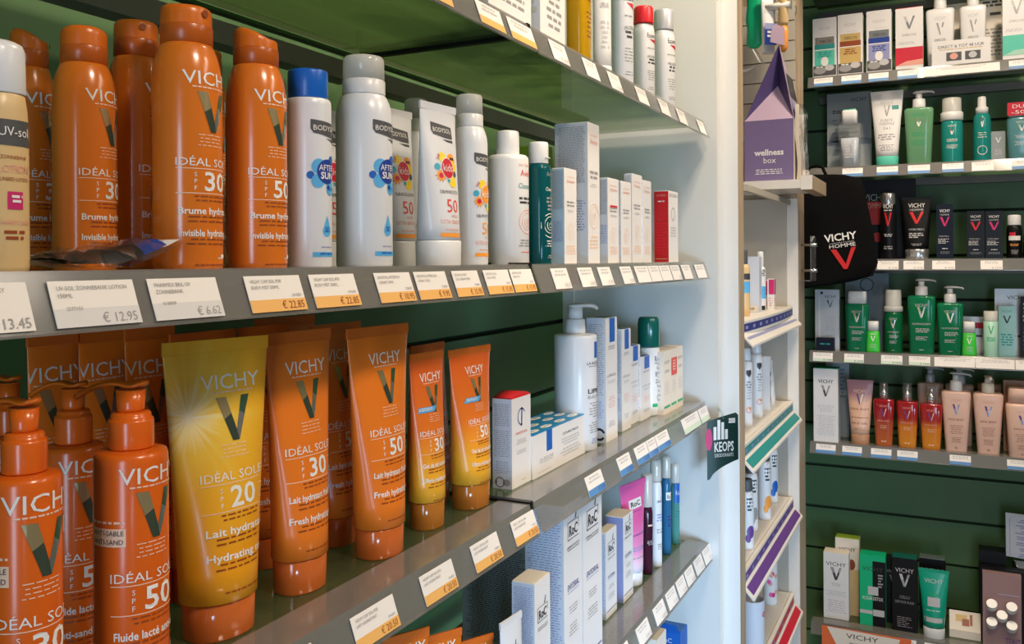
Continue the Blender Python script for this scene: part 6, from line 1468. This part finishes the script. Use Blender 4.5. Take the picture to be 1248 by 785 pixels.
simple_bottle('deodorant', 'short black jar cut off by the right edge', 'jar', (x, YI + .024, ZR[3]), 0, r, h, 'black_card', 'black_card', .3, .8, None, None, .95)

# black cloth bag hanging in front of the shelves
yb = YF - .045
def X(u): return x_on_y(u, yb)
def Z(u, v): return z_at(u, v, X(u), yb)
t = thing('cloth_bag', 'black cloth drawstring bag with white lettering and red V hanging before the green wall', 'bag', (X(1022), yb, Z(1022, 352)), 0)
zc_ = Z(1022, 352); xc = X(1022)
rowsZ = [(351, 962, 1015), (346, 962, 1040), (336, 962, 1064), (320, 962, 1070), (290, 962, 1066), (250, 962, 1058), (228, 964, 1054), (218, 974, 1049), (213, 985, 1030)]
nx = 18; vs = []; N = len(rowsZ)
for sgn in (-1, 1):
    for i, (v, ua, ub) in enumerate(rowsZ):
        for j in range(nx + 1):
            q = j / nx; u = ua + (ub - ua) * q; vv = v + (-(u - 985) * .13 if i == 0 else -(u - 985) * .06 if i == 1 else 0)
            thick = .016 * (math.sin(PI * q) ** .6) * (1 if i < 7 else .6) + .0015 * math.sin(9 * q + i)
            vs.append((X(u) - xc, (thick + .001) * (1 if sgn > 0 else -1), Z(u, vv) - zc_))
K = nx + 1; M0 = N * K; fs = []
for i in range(N - 1):
    for j in range(nx):
        a = i * K + j; fs.append((a, a + 1, a + K + 1, a + K)); fs.append((M0 + a, M0 + a + K, M0 + a + K + 1, M0 + a + 1))
for j in range(nx): fs += [(j + 1, j, M0 + j, M0 + j + 1), ((N - 1) * K + j, (N - 1) * K + j + 1, M0 + (N - 1) * K + j + 1, M0 + (N - 1) * K + j)]
for i in range(N - 1): fs += [(i * K, i * K + K, M0 + i * K + K, M0 + i * K), (i * K + nx, M0 + i * K + nx, M0 + i * K + K + nx, i * K + K + nx)]
mb = MB().add(vs, fs, 'black_cloth', True)
tilt = math.radians(7)
kx = depth(xc, yb) / F
def bagmap(x_, z_, o): c, s = math.cos(tilt), math.sin(tilt); return (X(1027) - xc + x_ * c - z_ * s, -.0195 - o - .0008, Z(1027, 302) - zc_ + x_ * s + z_ * c)
mb.text('VICHY', 0, 9 * kx, 9 * kx, 'ink_white', bagmap, w=37 * kx, bold=.02); mb.text('LABORATOIRES', .002, 5.6 * kx, 1.4 * kx, 'ink_lightgrey', bagmap, w=28 * kx); mb.text('HOMME', .002, .5 * kx, 4.6 * kx, 'ink_white', bagmap, w=30 * kx)
mb.vee(.003, -26 * kx, 29 * kx, 25 * kx, bagmap, ('v_red', 'v_red'), ('v_red', 'v_red'), .22)
mb.build('bag_body', t)
st = MB(); pts = [(X(u) - xc, .0, Z(u, v) - zc_) for u, v in ((984, 215), (983, 210), (988, 204), (996, 202), (1003, 204), (1006, 211), (1010, 219))]
st.tube(pts, .0075, .0045, 'black_cloth', 12); st.build('carry_loop', t)

# row 4: green range
t = rc('silver white hanging carton with a punched hole on the green range shelf', 993, 1022.5, 353, 4, 'silver_card', lambda mb, w, d, h: (mb.disc(-w * .22, h * .945, w * .06, w * .06, 'ink_black', flat(-d / 2)), mb.quad(-w * .36, -w * .28, h * .12, h * .88, 'card_cream', flat(-d / 2)), mb.text('VICHY', w * .14, h * .86, h * .05, 'ink_dark', flat(-d / 2), w=w * .5), mb.vee(w * .12, h * .70, w * .26, h * .13, flat(-d / 2), ('ink_dark', 'ink_grey'), ('ink_grey', 'ink_dark'), .22), mb.rows(w * .12, h * .56, w * .5, h * .25, 8, 'ink_lightgrey', flat(-d / 2), 3), mb.rows(w * .12, h * .25, w * .4, h * .1, 3, 'ink_lightgrey', flat(-d / 2), 4)), d=.025, yf=YI + .03, name='hanging_carton')
rc('low dark teal carton in front of the silver hanging carton', 994, 1016, 412, 4, 'navy_card', lambda mb, w, d, h: mb.rows(0, h * .6, w * .6, h * .2, 1, 'ink_teal', flat(-d / 2), 3), d=.025)
rc('slate blue card behind the green flip cap bottle', 1030, 1083, 333, 4, 'slate_card', lambda mb, w, d, h: (mb.ring(0, h * .85, w * .16, w * .02, 'navy_card', flat(-d / 2)), mb.disc(-w * .2, h * .3, w * .2, h * .1, 'ink_grey', flat(-d / 2))), d=.004, yf=YI + .095, name='info_card', cat='card')
a_norm = lambda b, mp, h, r: (b.text('VICHY', 0, h * .81, h * .055, 'ink_lightgrey', mp, w=r * .9), b.vee(0, h * .62, r * .6, h * .19, mp, ('foil_gold', 'ink_lightgrey'), ('foil_silver', 'ink_white'), .26), b.text('NORMADERM', 0, h * .50, h * .035, 'ink_lightgrey', mp, w=r * 1.25), b.rows(-r * .4, h * .44, r * 1.0, h * .08, 3, 'ink_lightgrey', mp, 3, 'l', fill=.45), b.rows(-r * .4, h * .30, r * .9, h * .07, 3, 'ink_lightgrey', mp, 4, 'l', fill=.45), b.rows(0, h * .08, r * .4, h * .02, 1, 'ink_lightgrey', mp, 5))
sq_bottle('green see-through bottle with white flip cap on the green range shelf', 1030, 1059, 370, 355, 4, 'liq_green', 'white_plastic', a_norm, .80)
def small_green(label, u0, u1, vb, vt):
    x, r = rb(u0, u1, YI + .016); yc = YI + .016; hs = zt_((u0 + u1) / 2, vb, x, yc, 4); h = zt_((u0 + u1) / 2, vt, x, yc, 4)
    t = thing('small_bottle', label, 'bottle', (x, yc, ZR[4]), 0, 'small bright green bottles')
    sec = [(0, r * .98, r * .78, 3.5), (hs * .1, r, r * .8, 3.5), (hs * .95, r * .86, r * .7, 3.2), (hs, r * .74, r * .6, 3)]
    b = MB().loft(sec, 'bright_green', 36); mp = sect(sec); b.vee(0, hs * .52, r * .7, hs * .26, mp, ('ink_white', 'ink_white'), ('ink_white', 'ink_white'), .2); b.rows(0, hs * .88, r * .8, hs * .06, 1, 'ink_white', mp, 3); b.rows(0, hs * .4, r * 1.0, hs * .2, 4, 'ink_lightgrey', mp, 4, fill=.3); b.build('bottle_body', t)
    MB().loft([(hs + .0004, r * .80, r * .66, 3), (h - .001, r * .76, r * .62, 3), (h, r * .7, r * .56, 3)], 'white_plastic', 32).build('cap', t)
small_green('small bright green bottle in front of the flip cap bottle', 1055, 1072.5, 403, 391.5)
small_green('small bright green bottle right of the second green pump bottle', 1171.5, 1190, 405.5, 392)
foamer('dark green foam bottle with clear cover on the green range shelf', 1077, 1100, 380, 373, 353, 4, 'liq_darkgreen', a_norm, pump='cap_clear')
GG = 'dark green pump bottles'
sq_pump('taller dark green pump bottle with white pump, left of the two', 1105.5, 1140, 360, 339.5, 4, 'liq_green', a_norm, sdir=-10, group=GG, taper=.88)
sq_pump('shorter dark green pump bottle with white pump, right of the two', 1141, 1174, 369, 348.5, 4, 'liq_green', a_norm, sdir=-12, group=GG, taper=.86)
rc('low white card with red stripe behind the small green bottle', 1170, 1206, 386, 4, 'silver_card', lambda mb, w, d, h: (mb.quad(-w / 2, w / 2, h * .68, h * .84, 'kid_red', flat(-d / 2)), mb.rows(0, h * .5, w * .6, h * .1, 1, 'ink_dark', flat(-d / 2), 3)), d=.01, yf=YI + .10, name='info_card', cat='card')
x, r = rb(1198, 1216, YI + .014); yc = YI + .014; hs = zt_(1207, 391, x, yc, 4); h = zt_(1207, 379, x, yc, 4)
t = thing('stick_bottle', 'mint stick bottle with clear top on the green range shelf', 'bottle', (x, yc, ZR[4]), 0)
b = MB().lathe([(r * .96, 0), (r, .002), (r, hs - .001), (r * .9, hs)], 'mint', 34); b.rows(0, hs * .55, r * 1.3, hs * .12, 3, 'ink_green', cyl(r), 3); b.vee(0, hs * .65, r * .8, hs * .22, cyl(r), ('ink_green', 'ink_green'), ('ink_green', 'ink_green'), .2); b.build('bottle_body', t)
MB().lathe([(r * .85, hs + .0005), (r * .85, hs + (h - hs) * .55), (r * .7, hs + (h - hs) * .6)], 'white_plastic', 30).build('white_collar', t)
MB().lathe([(r * .97, hs + .0008), (r * .97, h - .001), (r * .9, h)], 'cap_clear', 30, caps=(False, True)).build('clear_cover', t)
rc('teal see-through carton with black V right of the mint stick', 1216.5, 1237, 373, 4, 'liq_milkyteal', lambda mb, w, d, h: (mb.text('VICHY', 0, h * .87, h * .05, 'ink_teal', flat(-d / 2), w=w * .6), mb.vee(0, h * .66, w * .5, h * .15, flat(-d / 2), ('ink_dark', 'ink_black'), ('ink_dark', 'ink_black'), .24), mb.rows(0, h * .45, w * .8, h * .25, 5, 'ink_teal', flat(-d / 2), 3)), d=.03, yf=YI + .028)
rc('tall grey white backdrop carton at the right edge behind the teal carton', 1212, 1262, 352, 4, 'silver_card', lambda mb, w, d, h: (mb.text('VICHY', w * .05, h * .84, h * .06, 'ink_dark', flat(-d / 2), w=w * .5), mb.rows(-w * .1, h * .3, w * .5, h * .05, 1, 'ink_dark', flat(-d / 2), 3)), d=.03, yf=YI + .085)
rc('narrow navy carton cut off by the right edge on the green range shelf', 1244, 1266, 362, 4, 'navy_card', lambda mb, w, d, h: mb.rows(-w * .2, h * .9, w * .4, h * .8, 12, 'ink_grey', flat(-d / 2), 3), d=.03, yf=YI + .024)

# row 5: peach range
def a_white5(mb, w, d, h):
    mp = flat(-d / 2); vbrand(mb, mp, h * .80, w * .62, h * .05, 'ink_dark'); mb.vee(0, h * .62, w * .38, h * .15, mp, ('ink_grey', 'ink_dark'), ('ink_grey', 'foil_silver'), .26); mb.rows(0, h * .5, w * .7, h * .1, 5, 'ink_lightgrey', mp, 3, fill=.3); mb.rows(0, h * .36, w * .8, h * .28, 12, 'ink_lightgrey', mp, 4, fill=.3)
rc('tall white carton with green lid, leftmost on the peach range shelf', 990.5, 1020.5, 449, 5, 'white_card', a_white5, d=.055, flap='green_card', mats=dict(right='silver_card'))
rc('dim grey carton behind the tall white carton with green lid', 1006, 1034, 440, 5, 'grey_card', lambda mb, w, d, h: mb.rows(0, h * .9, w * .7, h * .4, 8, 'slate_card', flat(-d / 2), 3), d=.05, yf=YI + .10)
m = ramp_mat('peach_mauve', [(0, (.80, .50, .34)), (.62, (.80, .47, .32)), (.76, (.40, .20, .22)), (1, (.28, .14, .17))], .185, .3, coat=.15)
x, r = rb(1031, 1063.5, YI + .028); h = zt_(1047, 463, x, YI + .028, 5)
wedge_tube((x, YI + .028, ZR[5]), 'peach tube with mauve top on the peach range shelf', h, 2 * r, 'peach_mauve', 'brown_peach', None, 0, lambda b, mp, h, w: (b.text('VICHY', 0, h * .80, h * .055, 'ink_peach', mp, w=w * .5), b.vee(0, h * .62, w * .26, h * .16, mp, ('ink_purple', 'ink_purple'), ('ink_white', 'ink_white'), .24), b.text('IDEAL BODY', 0, h * .53, h * .035, 'ink_brown', mp, w=w * .7), b.rows(0, h * .42, w * .7, h * .02, 1, 'ink_brown', mp, 3), b.text('MILK GEL', 0, h * .31, h * .035, 'ink_brown', mp, w=w * .6), b.rows(0, h * .26, w * .5, h * .05, 3, 'ink_brown', mp, 4, fill=.3)), 'shower_tube', None, .8, .15, r * .70, .98)
ramp_mat('oil_red', [(0, (.42, .11, .03)), (.08, (.55, .13, .03)), (.5, (.42, .07, .03)), (.62, (.36, .012, .015)), (1, (.30, .008, .012))], .13, .12, coat=.4)
ramp_mat('oil_amber', [(0, (.50, .16, .02)), (.10, (.78, .27, .02)), (.45, (.68, .20, .02)), (.62, (.40, .02, .012)), (1, (.32, .008, .012))], .13, .12, coat=.4)
a_oil = lambda b, mp, h, r: (b.text('VICHY', 0, h * .84, h * .045, 'ink_salmon', mp, w=r * .8), b.vee(0, h * .62, r * .6, h * .19, mp, ('ink_purple', 'ink_purple'), ('ink_lightgrey', 'ink_salmon'), .22), b.text('IDEAL BODY', 0, h * .53, h * .035, 'ink_salmon', mp, w=r * 1.1), b.rows(0, h * .45, r * .7, h * .08, 3, 'ink_peach', mp, 3, fill=.3), b.rows(0, h * .12, r * .5, h * .04, 1, 'ink_peach', mp, 4))
GO = 'red and amber oil bottles'
for u0, u1, vs_, vt, mm, lb in ((1063.5, 1089, 486, 466, 'oil_red', 'deep red oil bottle with clear cap, left of the three'), (1091.5, 1118, 488.5, 467, 'oil_amber', 'red to amber oil bottle with clear cap, middle of the three'), (1120, 1147.5, 491.5, 471, 'oil_amber', 'red to amber oil bottle before a dim peach pump bottle, right of the three')):
    yc = YI + .022; x, r = rb(u0, u1, yc); u = (u0 + u1) / 2; hs = zt_(u, vs_, x, yc, 5); h = zt_(u, vt, x, yc, 5)
    t = thing('oil_bottle', lb, 'bottle', (x, yc, ZR[5]), 0, GO)
    sec = [(.0, r * .78, r * .52, 4), (.003, r * .80, r * .55, 4), (hs * .80, r, r * .66, 4), (hs * .97, r, r * .66, 4), (hs, r * .9, r * .6, 4)]
    b = MB().loft(sec, mm, 36); a_oil(b, sect(sec), hs, r); b.build('bottle_body', t)
    MB().lathe([(r * .36, hs + .0004), (r * .36, hs + (h - hs) * .5), (r * .16, hs + (h - hs) * .55), (r * .16, hs + (h - hs) * .85)], 'chrome', 26).build('spray_pump', t)
    MB().lathe([(r * .44, hs + .0008), (r * .42, h - .001), (r * .36, h)], 'clear_plastic', 28, caps=(False, True)).build('clear_cover', t)
a_body = lambda b, mp, h, r: (b.text('VICHY', 0, h * .83, h * .05, 'ink_salmon', mp, w=r * .8), b.vee(0, h * .62, r * .5, h * .17, mp, ('ink_purple', 'ink_lav'), ('ink_lav', 'foil_silver'), .28), b.text('IDEAL BODY', 0, h * .52, h * .036, 'ink_brown', mp, w=r * 1.05), b.rows(0, h * .44, r * .9, h * .16, 7, 'ink_brown', mp, 3, fill=.25), b.rows(0, h * .24, r * .7, h * .10, 4, 'ink_brown', mp, 4, fill=.3), b.rows(0, h * .08, r * .3, h * .04, 2, 'ink_brown', mp, 5, fill=.4))
GPB = 'peach pump bottles'
sq_pump('peach pump bottle with spout to the right, left of the front two', 1146, 1182.5, 476, 453, 5, 'peach_plastic', a_body, 'white_plastic', sdir=-15, group=GPB, taper=.72, capw=.42)
sq_pump('peach pump bottle whose spout points straight at us, right of the front two', 1184.5, 1222, 478.5, 457, 5, 'peach_plastic', a_body, 'card_cream', sdir=-82, group=GPB, taper=.72, capw=.42)
sq_pump('dim peach pump bottle behind the right amber oil bottle', 1117, 1149, 466, 447, 5, 'peach_plastic', a_body, 'silver_card', sdir=-8, group=GPB, taper=.85, yc=YI + .12, capw=.36)
sq_pump('peach pump bottle directly behind the left front one, only its pump and edge showing', 1151, 1186, 468, 448, 5, 'peach_plastic', a_body, 'white_plastic', sdir=-12, group=GPB, taper=.85, yc=YI + .12, capw=.42)
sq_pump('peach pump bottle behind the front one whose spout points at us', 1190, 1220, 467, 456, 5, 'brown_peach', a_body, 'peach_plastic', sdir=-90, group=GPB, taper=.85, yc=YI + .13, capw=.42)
sq_bottle('peach bottle with broad flip cap at the right edge', 1224, 1265, 491, 473, 5, 'peach_plastic', 'peach_plastic', a_body, .86, taper=.80, yc=YI + .018)
rc('brown peach carton behind the right edge peach bottle', 1222, 1258, 464, 5, 'brown_peach', lambda mb, w, d, h: mb.rows(0, h * .8, w * .6, h * .3, 5, 'ink_peach', flat(-d / 2), 3), d=.04, yf=YI + .08)

# row 6: bottom shelf
def rcb(label, u0, u1, vtop, vb, m, art, d=.045, mats=None, group=None, flap=None, name='carton', cat='box'):
    yf = on_z((u0 + u1) / 2, vb, ZR[6])[1]; return rc(label, u0, u1, vtop, 6, m, art, d, max(YI, yf), mats, group, flap, name, cat)
a_v = lambda ink, v1, v2: (lambda mb, w, d, h: (mb.text('VICHY', 0, h * .80, h * .06, ink, flat(-d / 2), w=w * .8), mb.vee(0, h * .59, w * .46, h * .19, flat(-d / 2), (v1, v2), (v1, v2), .28), mb.rows(0, h * .54, w * .4, h * .05, 2, 'ink_lightgrey', flat(-d / 2), 3), mb.rows(0, h * .42, w * .85, h * .08, 3, 'ink_lightgrey', flat(-d / 2), 4, fill=.35), mb.rows(0, h * .28, w * .85, h * .2, 6, 'ink_lightgrey', flat(-d / 2), 5, fill=.35)))
rcb('white carton with dark V and cream lid, leftmost on the bottom shelf', 1001.5, 1032, 674, 754, 'white_card', a_v('ink_dark', 'ink_grey', 'ink_dark'), flap='card_cream')
rc('taller carton with lime lid and a round dark print behind the white one', 1016, 1045, 656, 6, 'card_cream', lambda mb, w, d, h: (mb.text('VICHY', 0, h * .83, h * .05, 'ink_dark', flat(-d / 2), w=w * .7), mb.disc(w * .18, h * .66, w * .16, h * .07, 'ink_brown', flat(-d / 2)), mb.quad(-w / 2, w / 2, 0, h * .6, 'tan_plastic', flat(-d / 2), 1, .0002)), d=.04, yf=YI + .085, flap='lime')
def a_detox(mb, w, d, h):
    mp = flat(-d / 2); mb.quad(0, w * .5, 0, h * .92, 'black_card', mp); mb.text('VICHY', 0, h * .78, h * .06, 'ink_dark', mp, w=w * .8, off=.0006); mb.quad(-w * .18, w * .22, h * .44, h * .56, 'ink_lightgrey', mp, 1, .0006); mb.text('ALGUA DETOX', .0, h * .37, h * .05, 'ink_white', mp, w=w * .8, off=.0008); mb.quad(-w * .5, -.0, h * .17, h * .22, 'ink_lightgrey', mp, 1, .0006); mb.quad(.001, w * .45, h * .15, h * .24, 'ink_lightgrey', mp, 1, .0006); mb.rows(w * .3, h * .74, w * .2, h * .2, 5, 'ink_grey', mp, 3, off=.0006)
rcb('carton half bright green half black on the bottom shelf', 1045.5, 1077, 677, 763, 'green_card', a_detox, flap='green_card')
rcb('black carton with silver V and dark green lid on the bottom shelf', 1085, 1115.5, 680, 770, 'black_card', lambda mb, w, d, h: (mb.text('VICHY', 0, h * .80, h * .06, 'ink_lightgrey', flat(-d / 2), w=w * .74), mb.vee(0, h * .61, w * .44, h * .17, flat(-d / 2), ('ink_lightgrey', 'ink_grey'), ('ink_grey', 'ink_lightgrey'), .28), mb.text('CELLU', 0, h * .45, h * .04, 'ink_grey', flat(-d / 2), w=w * .4), mb.text('DESTOCK FLASH', 0, h * .385, h * .035, 'ink_grey', flat(-d / 2), w=w * .75), mb.rows(-w * .3, h * .2, w * .6, h * .15, 6, 'ink_grey', flat(-d / 2), 3, 'l', fill=.3)), flap='green_cap')
rc('black carton hidden behind the left side of the black V carton', 1075, 1098, 681, 6, 'black_card', lambda mb, w, d, h: (mb.text('VICHY', 0, h * .78, h * .05, 'ink_grey', flat(-d / 2), w=w * .7), mb.vee(0, h * .6, w * .4, h * .15, flat(-d / 2), ('ink_grey', 'ink_grey'), ('ink_grey', 'ink_grey'), .2)), d=.04, yf=YI + .075)
rc('black carton with shiny top edge behind the green tube', 1118, 1150.5, 681, 6, 'black_card', lambda mb, w, d, h: mb.text('VICHY', 0, h * .80, h * .065, 'ink_lightgrey', flat(-d / 2), w=w * .8), d=.04, yf=YI + .075, flap='foil_silver')
yc = YI + .030; x, r = rb(1117, 1154.5, yc); h = zt_(1136, 694, x, yc, 6)
wedge_tube((x, yc, ZR[6]), 'emerald green tube with white cap on the bottom shelf', h, 2 * r, 'green_tube', 'white_plastic', None, 0, lambda b, mp, h, w: (b.text('VICHY', 0, h * .80, h * .065, 'ink_lightgrey', mp, w=w * .62), b.rows(0, h * .66, w * .4, h * .05, 2, 'ink_green', mp, 3), b.quad(-w * .2, w * .2, h * .47, h * .60, 'ink_lightgrey', mp, 6), b.rows(0, h * .42, w * .5, h * .03, 1, 'mint', mp, 3), b.quad(-w * .32, w * .34, h * .24, h * .31, 'ink_lightgrey', mp, 8)), 'body_tube', None, .8, .15, r * .70, 1.0)
# small open sample box
yf = on_z(1172, 778, ZR[6])[1]; xa, xb = x_on_y(1154.5, yf), x_on_y(1194, yf); w = xb - xa
t = thing('sample_box', 'small beige open box with brown print beside the mauve tester stand', 'box', ((xa + xb) / 2, yf + .02, ZR[6]), 0)
MB().box(-w / 2, w / 2, -.02, .02, 0, .020, 'card_cream').build('tray', t)
p = MB().add([(-w / 2, -.018, .0205), (w / 2, -.018, .0205), (w / 2, .016, .062), (-w / 2, .016, .062), (-w / 2, -.016, .0205), (w / 2, -.016, .0205), (w / 2, .018, .061), (-w / 2, .018, .061)], [(0, 1, 2, 3), (5, 4, 7, 6), (3, 2, 6, 7), (0, 3, 7, 4), (1, 5, 6, 2)], 'card_cream')
pm = lambda x_, z_, o: (x_, -.018 + .034 * z_ - o * .8, .0205 + .0415 * z_ + o * .6)
p.quad(-w * .3, w * .05, .45, .8, 'ink_gold', pm, 1, .0006); p.quad(-w * .1, w * .12, .25, .6, 'ink_brown', pm, 1, .0009); p.quad(w * .14, w * .22, .3, .85, 'ink_brown', pm, 1, .0009); p.build('printed_flap', t)
# mauve tester stand with five caps
yf = YI + .005; xa, xb = x_on_y(1195.5, yf), x_on_y(1243, yf); w = xb - xa; xm = (xa + xb) / 2; h = zt_(1219, 703, xm, yf, 6)
t = thing('tester_stand', 'mauve tester stand with five white round caps on the bottom shelf', 'display stand', (xm, yf + .03, ZR[6]), 0)
m_ = MB().box(-w / 2, w / 2, -.012, .012, 0, h, 'mauve_panel'); m_.text('TEINT', w * .28, h * .06, h * .10, 'ink_purple', flat(-.0125), w=w * .40); m_.quad(-w * .1, w * .46, h * .72, h * .74, 'purple_pale', flat(-.0125)); fp_ = m_.build('front_panel', t)
f_ = MB().box(-w / 2 - .004, w / 2 + .022, .0125, .05, 0, h + .004, 'black_card'); f_.build('black_frame', t)
for k, (u, v) in enumerate(((1206.5, 738), (1231, 742), (1219, 752), (1206.5, 760), (1231, 765))):
    xx = x_on_y(u, yf - .01) - xm; zz = z_at(u, v, x_on_y(u, yf - .01), yf - .01) - ZR[6]
    c = MB(); n = 24; ax = Vector((0, -.62, .62)).normalized(); s1 = Vector((1, 0, 0)); s2 = ax.cross(s1); P = []
    for q, rr in ((0, .0128), (.018, .0135), (.020, .0125)):
        for i in range(n):
            a = 2 * PI * i / n; P.append(tuple(Vector((xx, -.0125 - .004, zz - .012)) + ax * q + s1 * (rr * math.cos(a)) + s2 * (rr * math.sin(a))))
    fs = [(r_ * n + i, r_ * n + (i + 1) % n, (r_ + 1) * n + (i + 1) % n, (r_ + 1) * n + i) for r_ in range(2) for i in range(n)] + [tuple(2 * n + i for i in range(n)), tuple(reversed(range(n)))]
    c.add(P, fs, 'white_plastic'); c.build('round_cap', fp_)
rc('black box behind the mauve tester stand', 1191, 1224, 672, 6, 'black_card', lambda mb, w, d, h: mb.rows(0, h * .5, w * .5, h * .05, 1, 'ink_grey', flat(-d / 2), 3), d=.05, yf=YI + .095)
# booklet on a wire stand
yf = YI + .12; xa, xb = x_on_y(1224, yf), x_on_y(1290, yf); z1, z0 = z_at(1240, 626, xa, yf), z_at(1240, 677, xa, yf)
t = thing('open_booklet', 'pale lavender open booklet leaning at the right edge above the tester stand', 'booklet', ((xa + xb) / 2, yf, ZR[6]), 0)
w = xb - xa; a_, b_ = z0 - ZR[6], z1 - ZR[6]
pg = MB().add([(-w / 2, -.004, a_), (w / 2, -.004, a_ - .006), (w / 2, .012, b_ - .004), (-w / 2, .012, b_), (-w / 2, .000, a_), (w / 2, .0, a_ - .006), (w / 2, .016, b_ - .004), (-w / 2, .016, b_)], [(0, 1, 2, 3), (5, 4, 7, 6), (3, 2, 6, 7), (4, 0, 3, 7), (1, 5, 6, 2), (4, 5, 1, 0)], 'card_blueish')
pm = lambda x_, z_, o: (x_, -.004 + .016 * z_ - o, a_ + (b_ - a_) * z_ - .006 * (x_ / w + .5))
pg.quad(-w * .43, -w * .42, .04, .9, 'ink_lav', pm, 1, .0006)
for i in range(7): pg.rows(w * .02, .88 - i * .13, w * .7, .09, 2, 'ink_lav', pm, i, 'c', off=.0006)
pg.build('pages', t)
sd_ = MB(); sd_.tube([(-w * .40, .008, a_ - .012), (-w * .34, -.006, a_ - .010), (-w * .25, -.024, a_ - .035)], .002, .002, 'chrome'); sd_.tube([(-w * .34, .010, a_ - .012), (-w * .34, .02, .06), (-w * .34, .03, .0015)], .004, .004, 'black_card'); sd_.tube([(-w * .46, .012, .002), (w * .3, .012, .002)], .003, .002, 'black_card')
sd_.tube([(-w * .34, .03, .0025), (-w * .34, -.02, .0025)], .003, .002, 'black_card'); sd_.build('stand', t, 'black and chrome stand')
pr = MB().add([(-w * .25, -.024, a_ - .036), (w / 2, -.024, a_ - .05), (w / 2, -.006, a_ - .012), (-w * .36, -.006, a_ - .008)], [(0, 1, 2, 3)], 'slate_card'); pr.add([(-w * .25, -.0248, a_ - .042), (w / 2, -.0248, a_ - .056), (w / 2, -.0248, a_ - .049), (-w * .25, -.0248, a_ - .035)], [(0, 1, 2, 3)], 'silver_card'); pr.build('ledge', t)
# orange and white card on the rail at the bottom of the picture
yf = YF - .030; xa, xb = x_on_y(999, yf), x_on_y(1108, yf); w = xb - xa; zt2 = z_at(1050, 771, (xa + xb) / 2, yf)
t = thing('promotion_card', 'white card with orange corners and dark lettering clipped low on the bottom rail', 'card', ((xa + xb) / 2, yf, zt2 - .12), 0)
c = MB().box(-w / 2, w / 2, 0, .0015, 0, .12, 'orange_card'); mp = flat(0)
c.poly([(-w * .44, .1195), (w * .38, .1195 - .004), (w * .30, .05), (-w * .28, .05)], 'card_cream', mp); c.text('VICHY', -w * .04, .096, .014, 'ink_dark', mp, w=w * .36, off=.0006); c.rows(0, .085, w * .4, .02, 3, 'ink_grey', mp, 3, off=.0006)
c.build('card_face', t)
MB().box(-.012, .012, .0018, .028, .085, .0865, 'clear_plastic').build('clip', t)
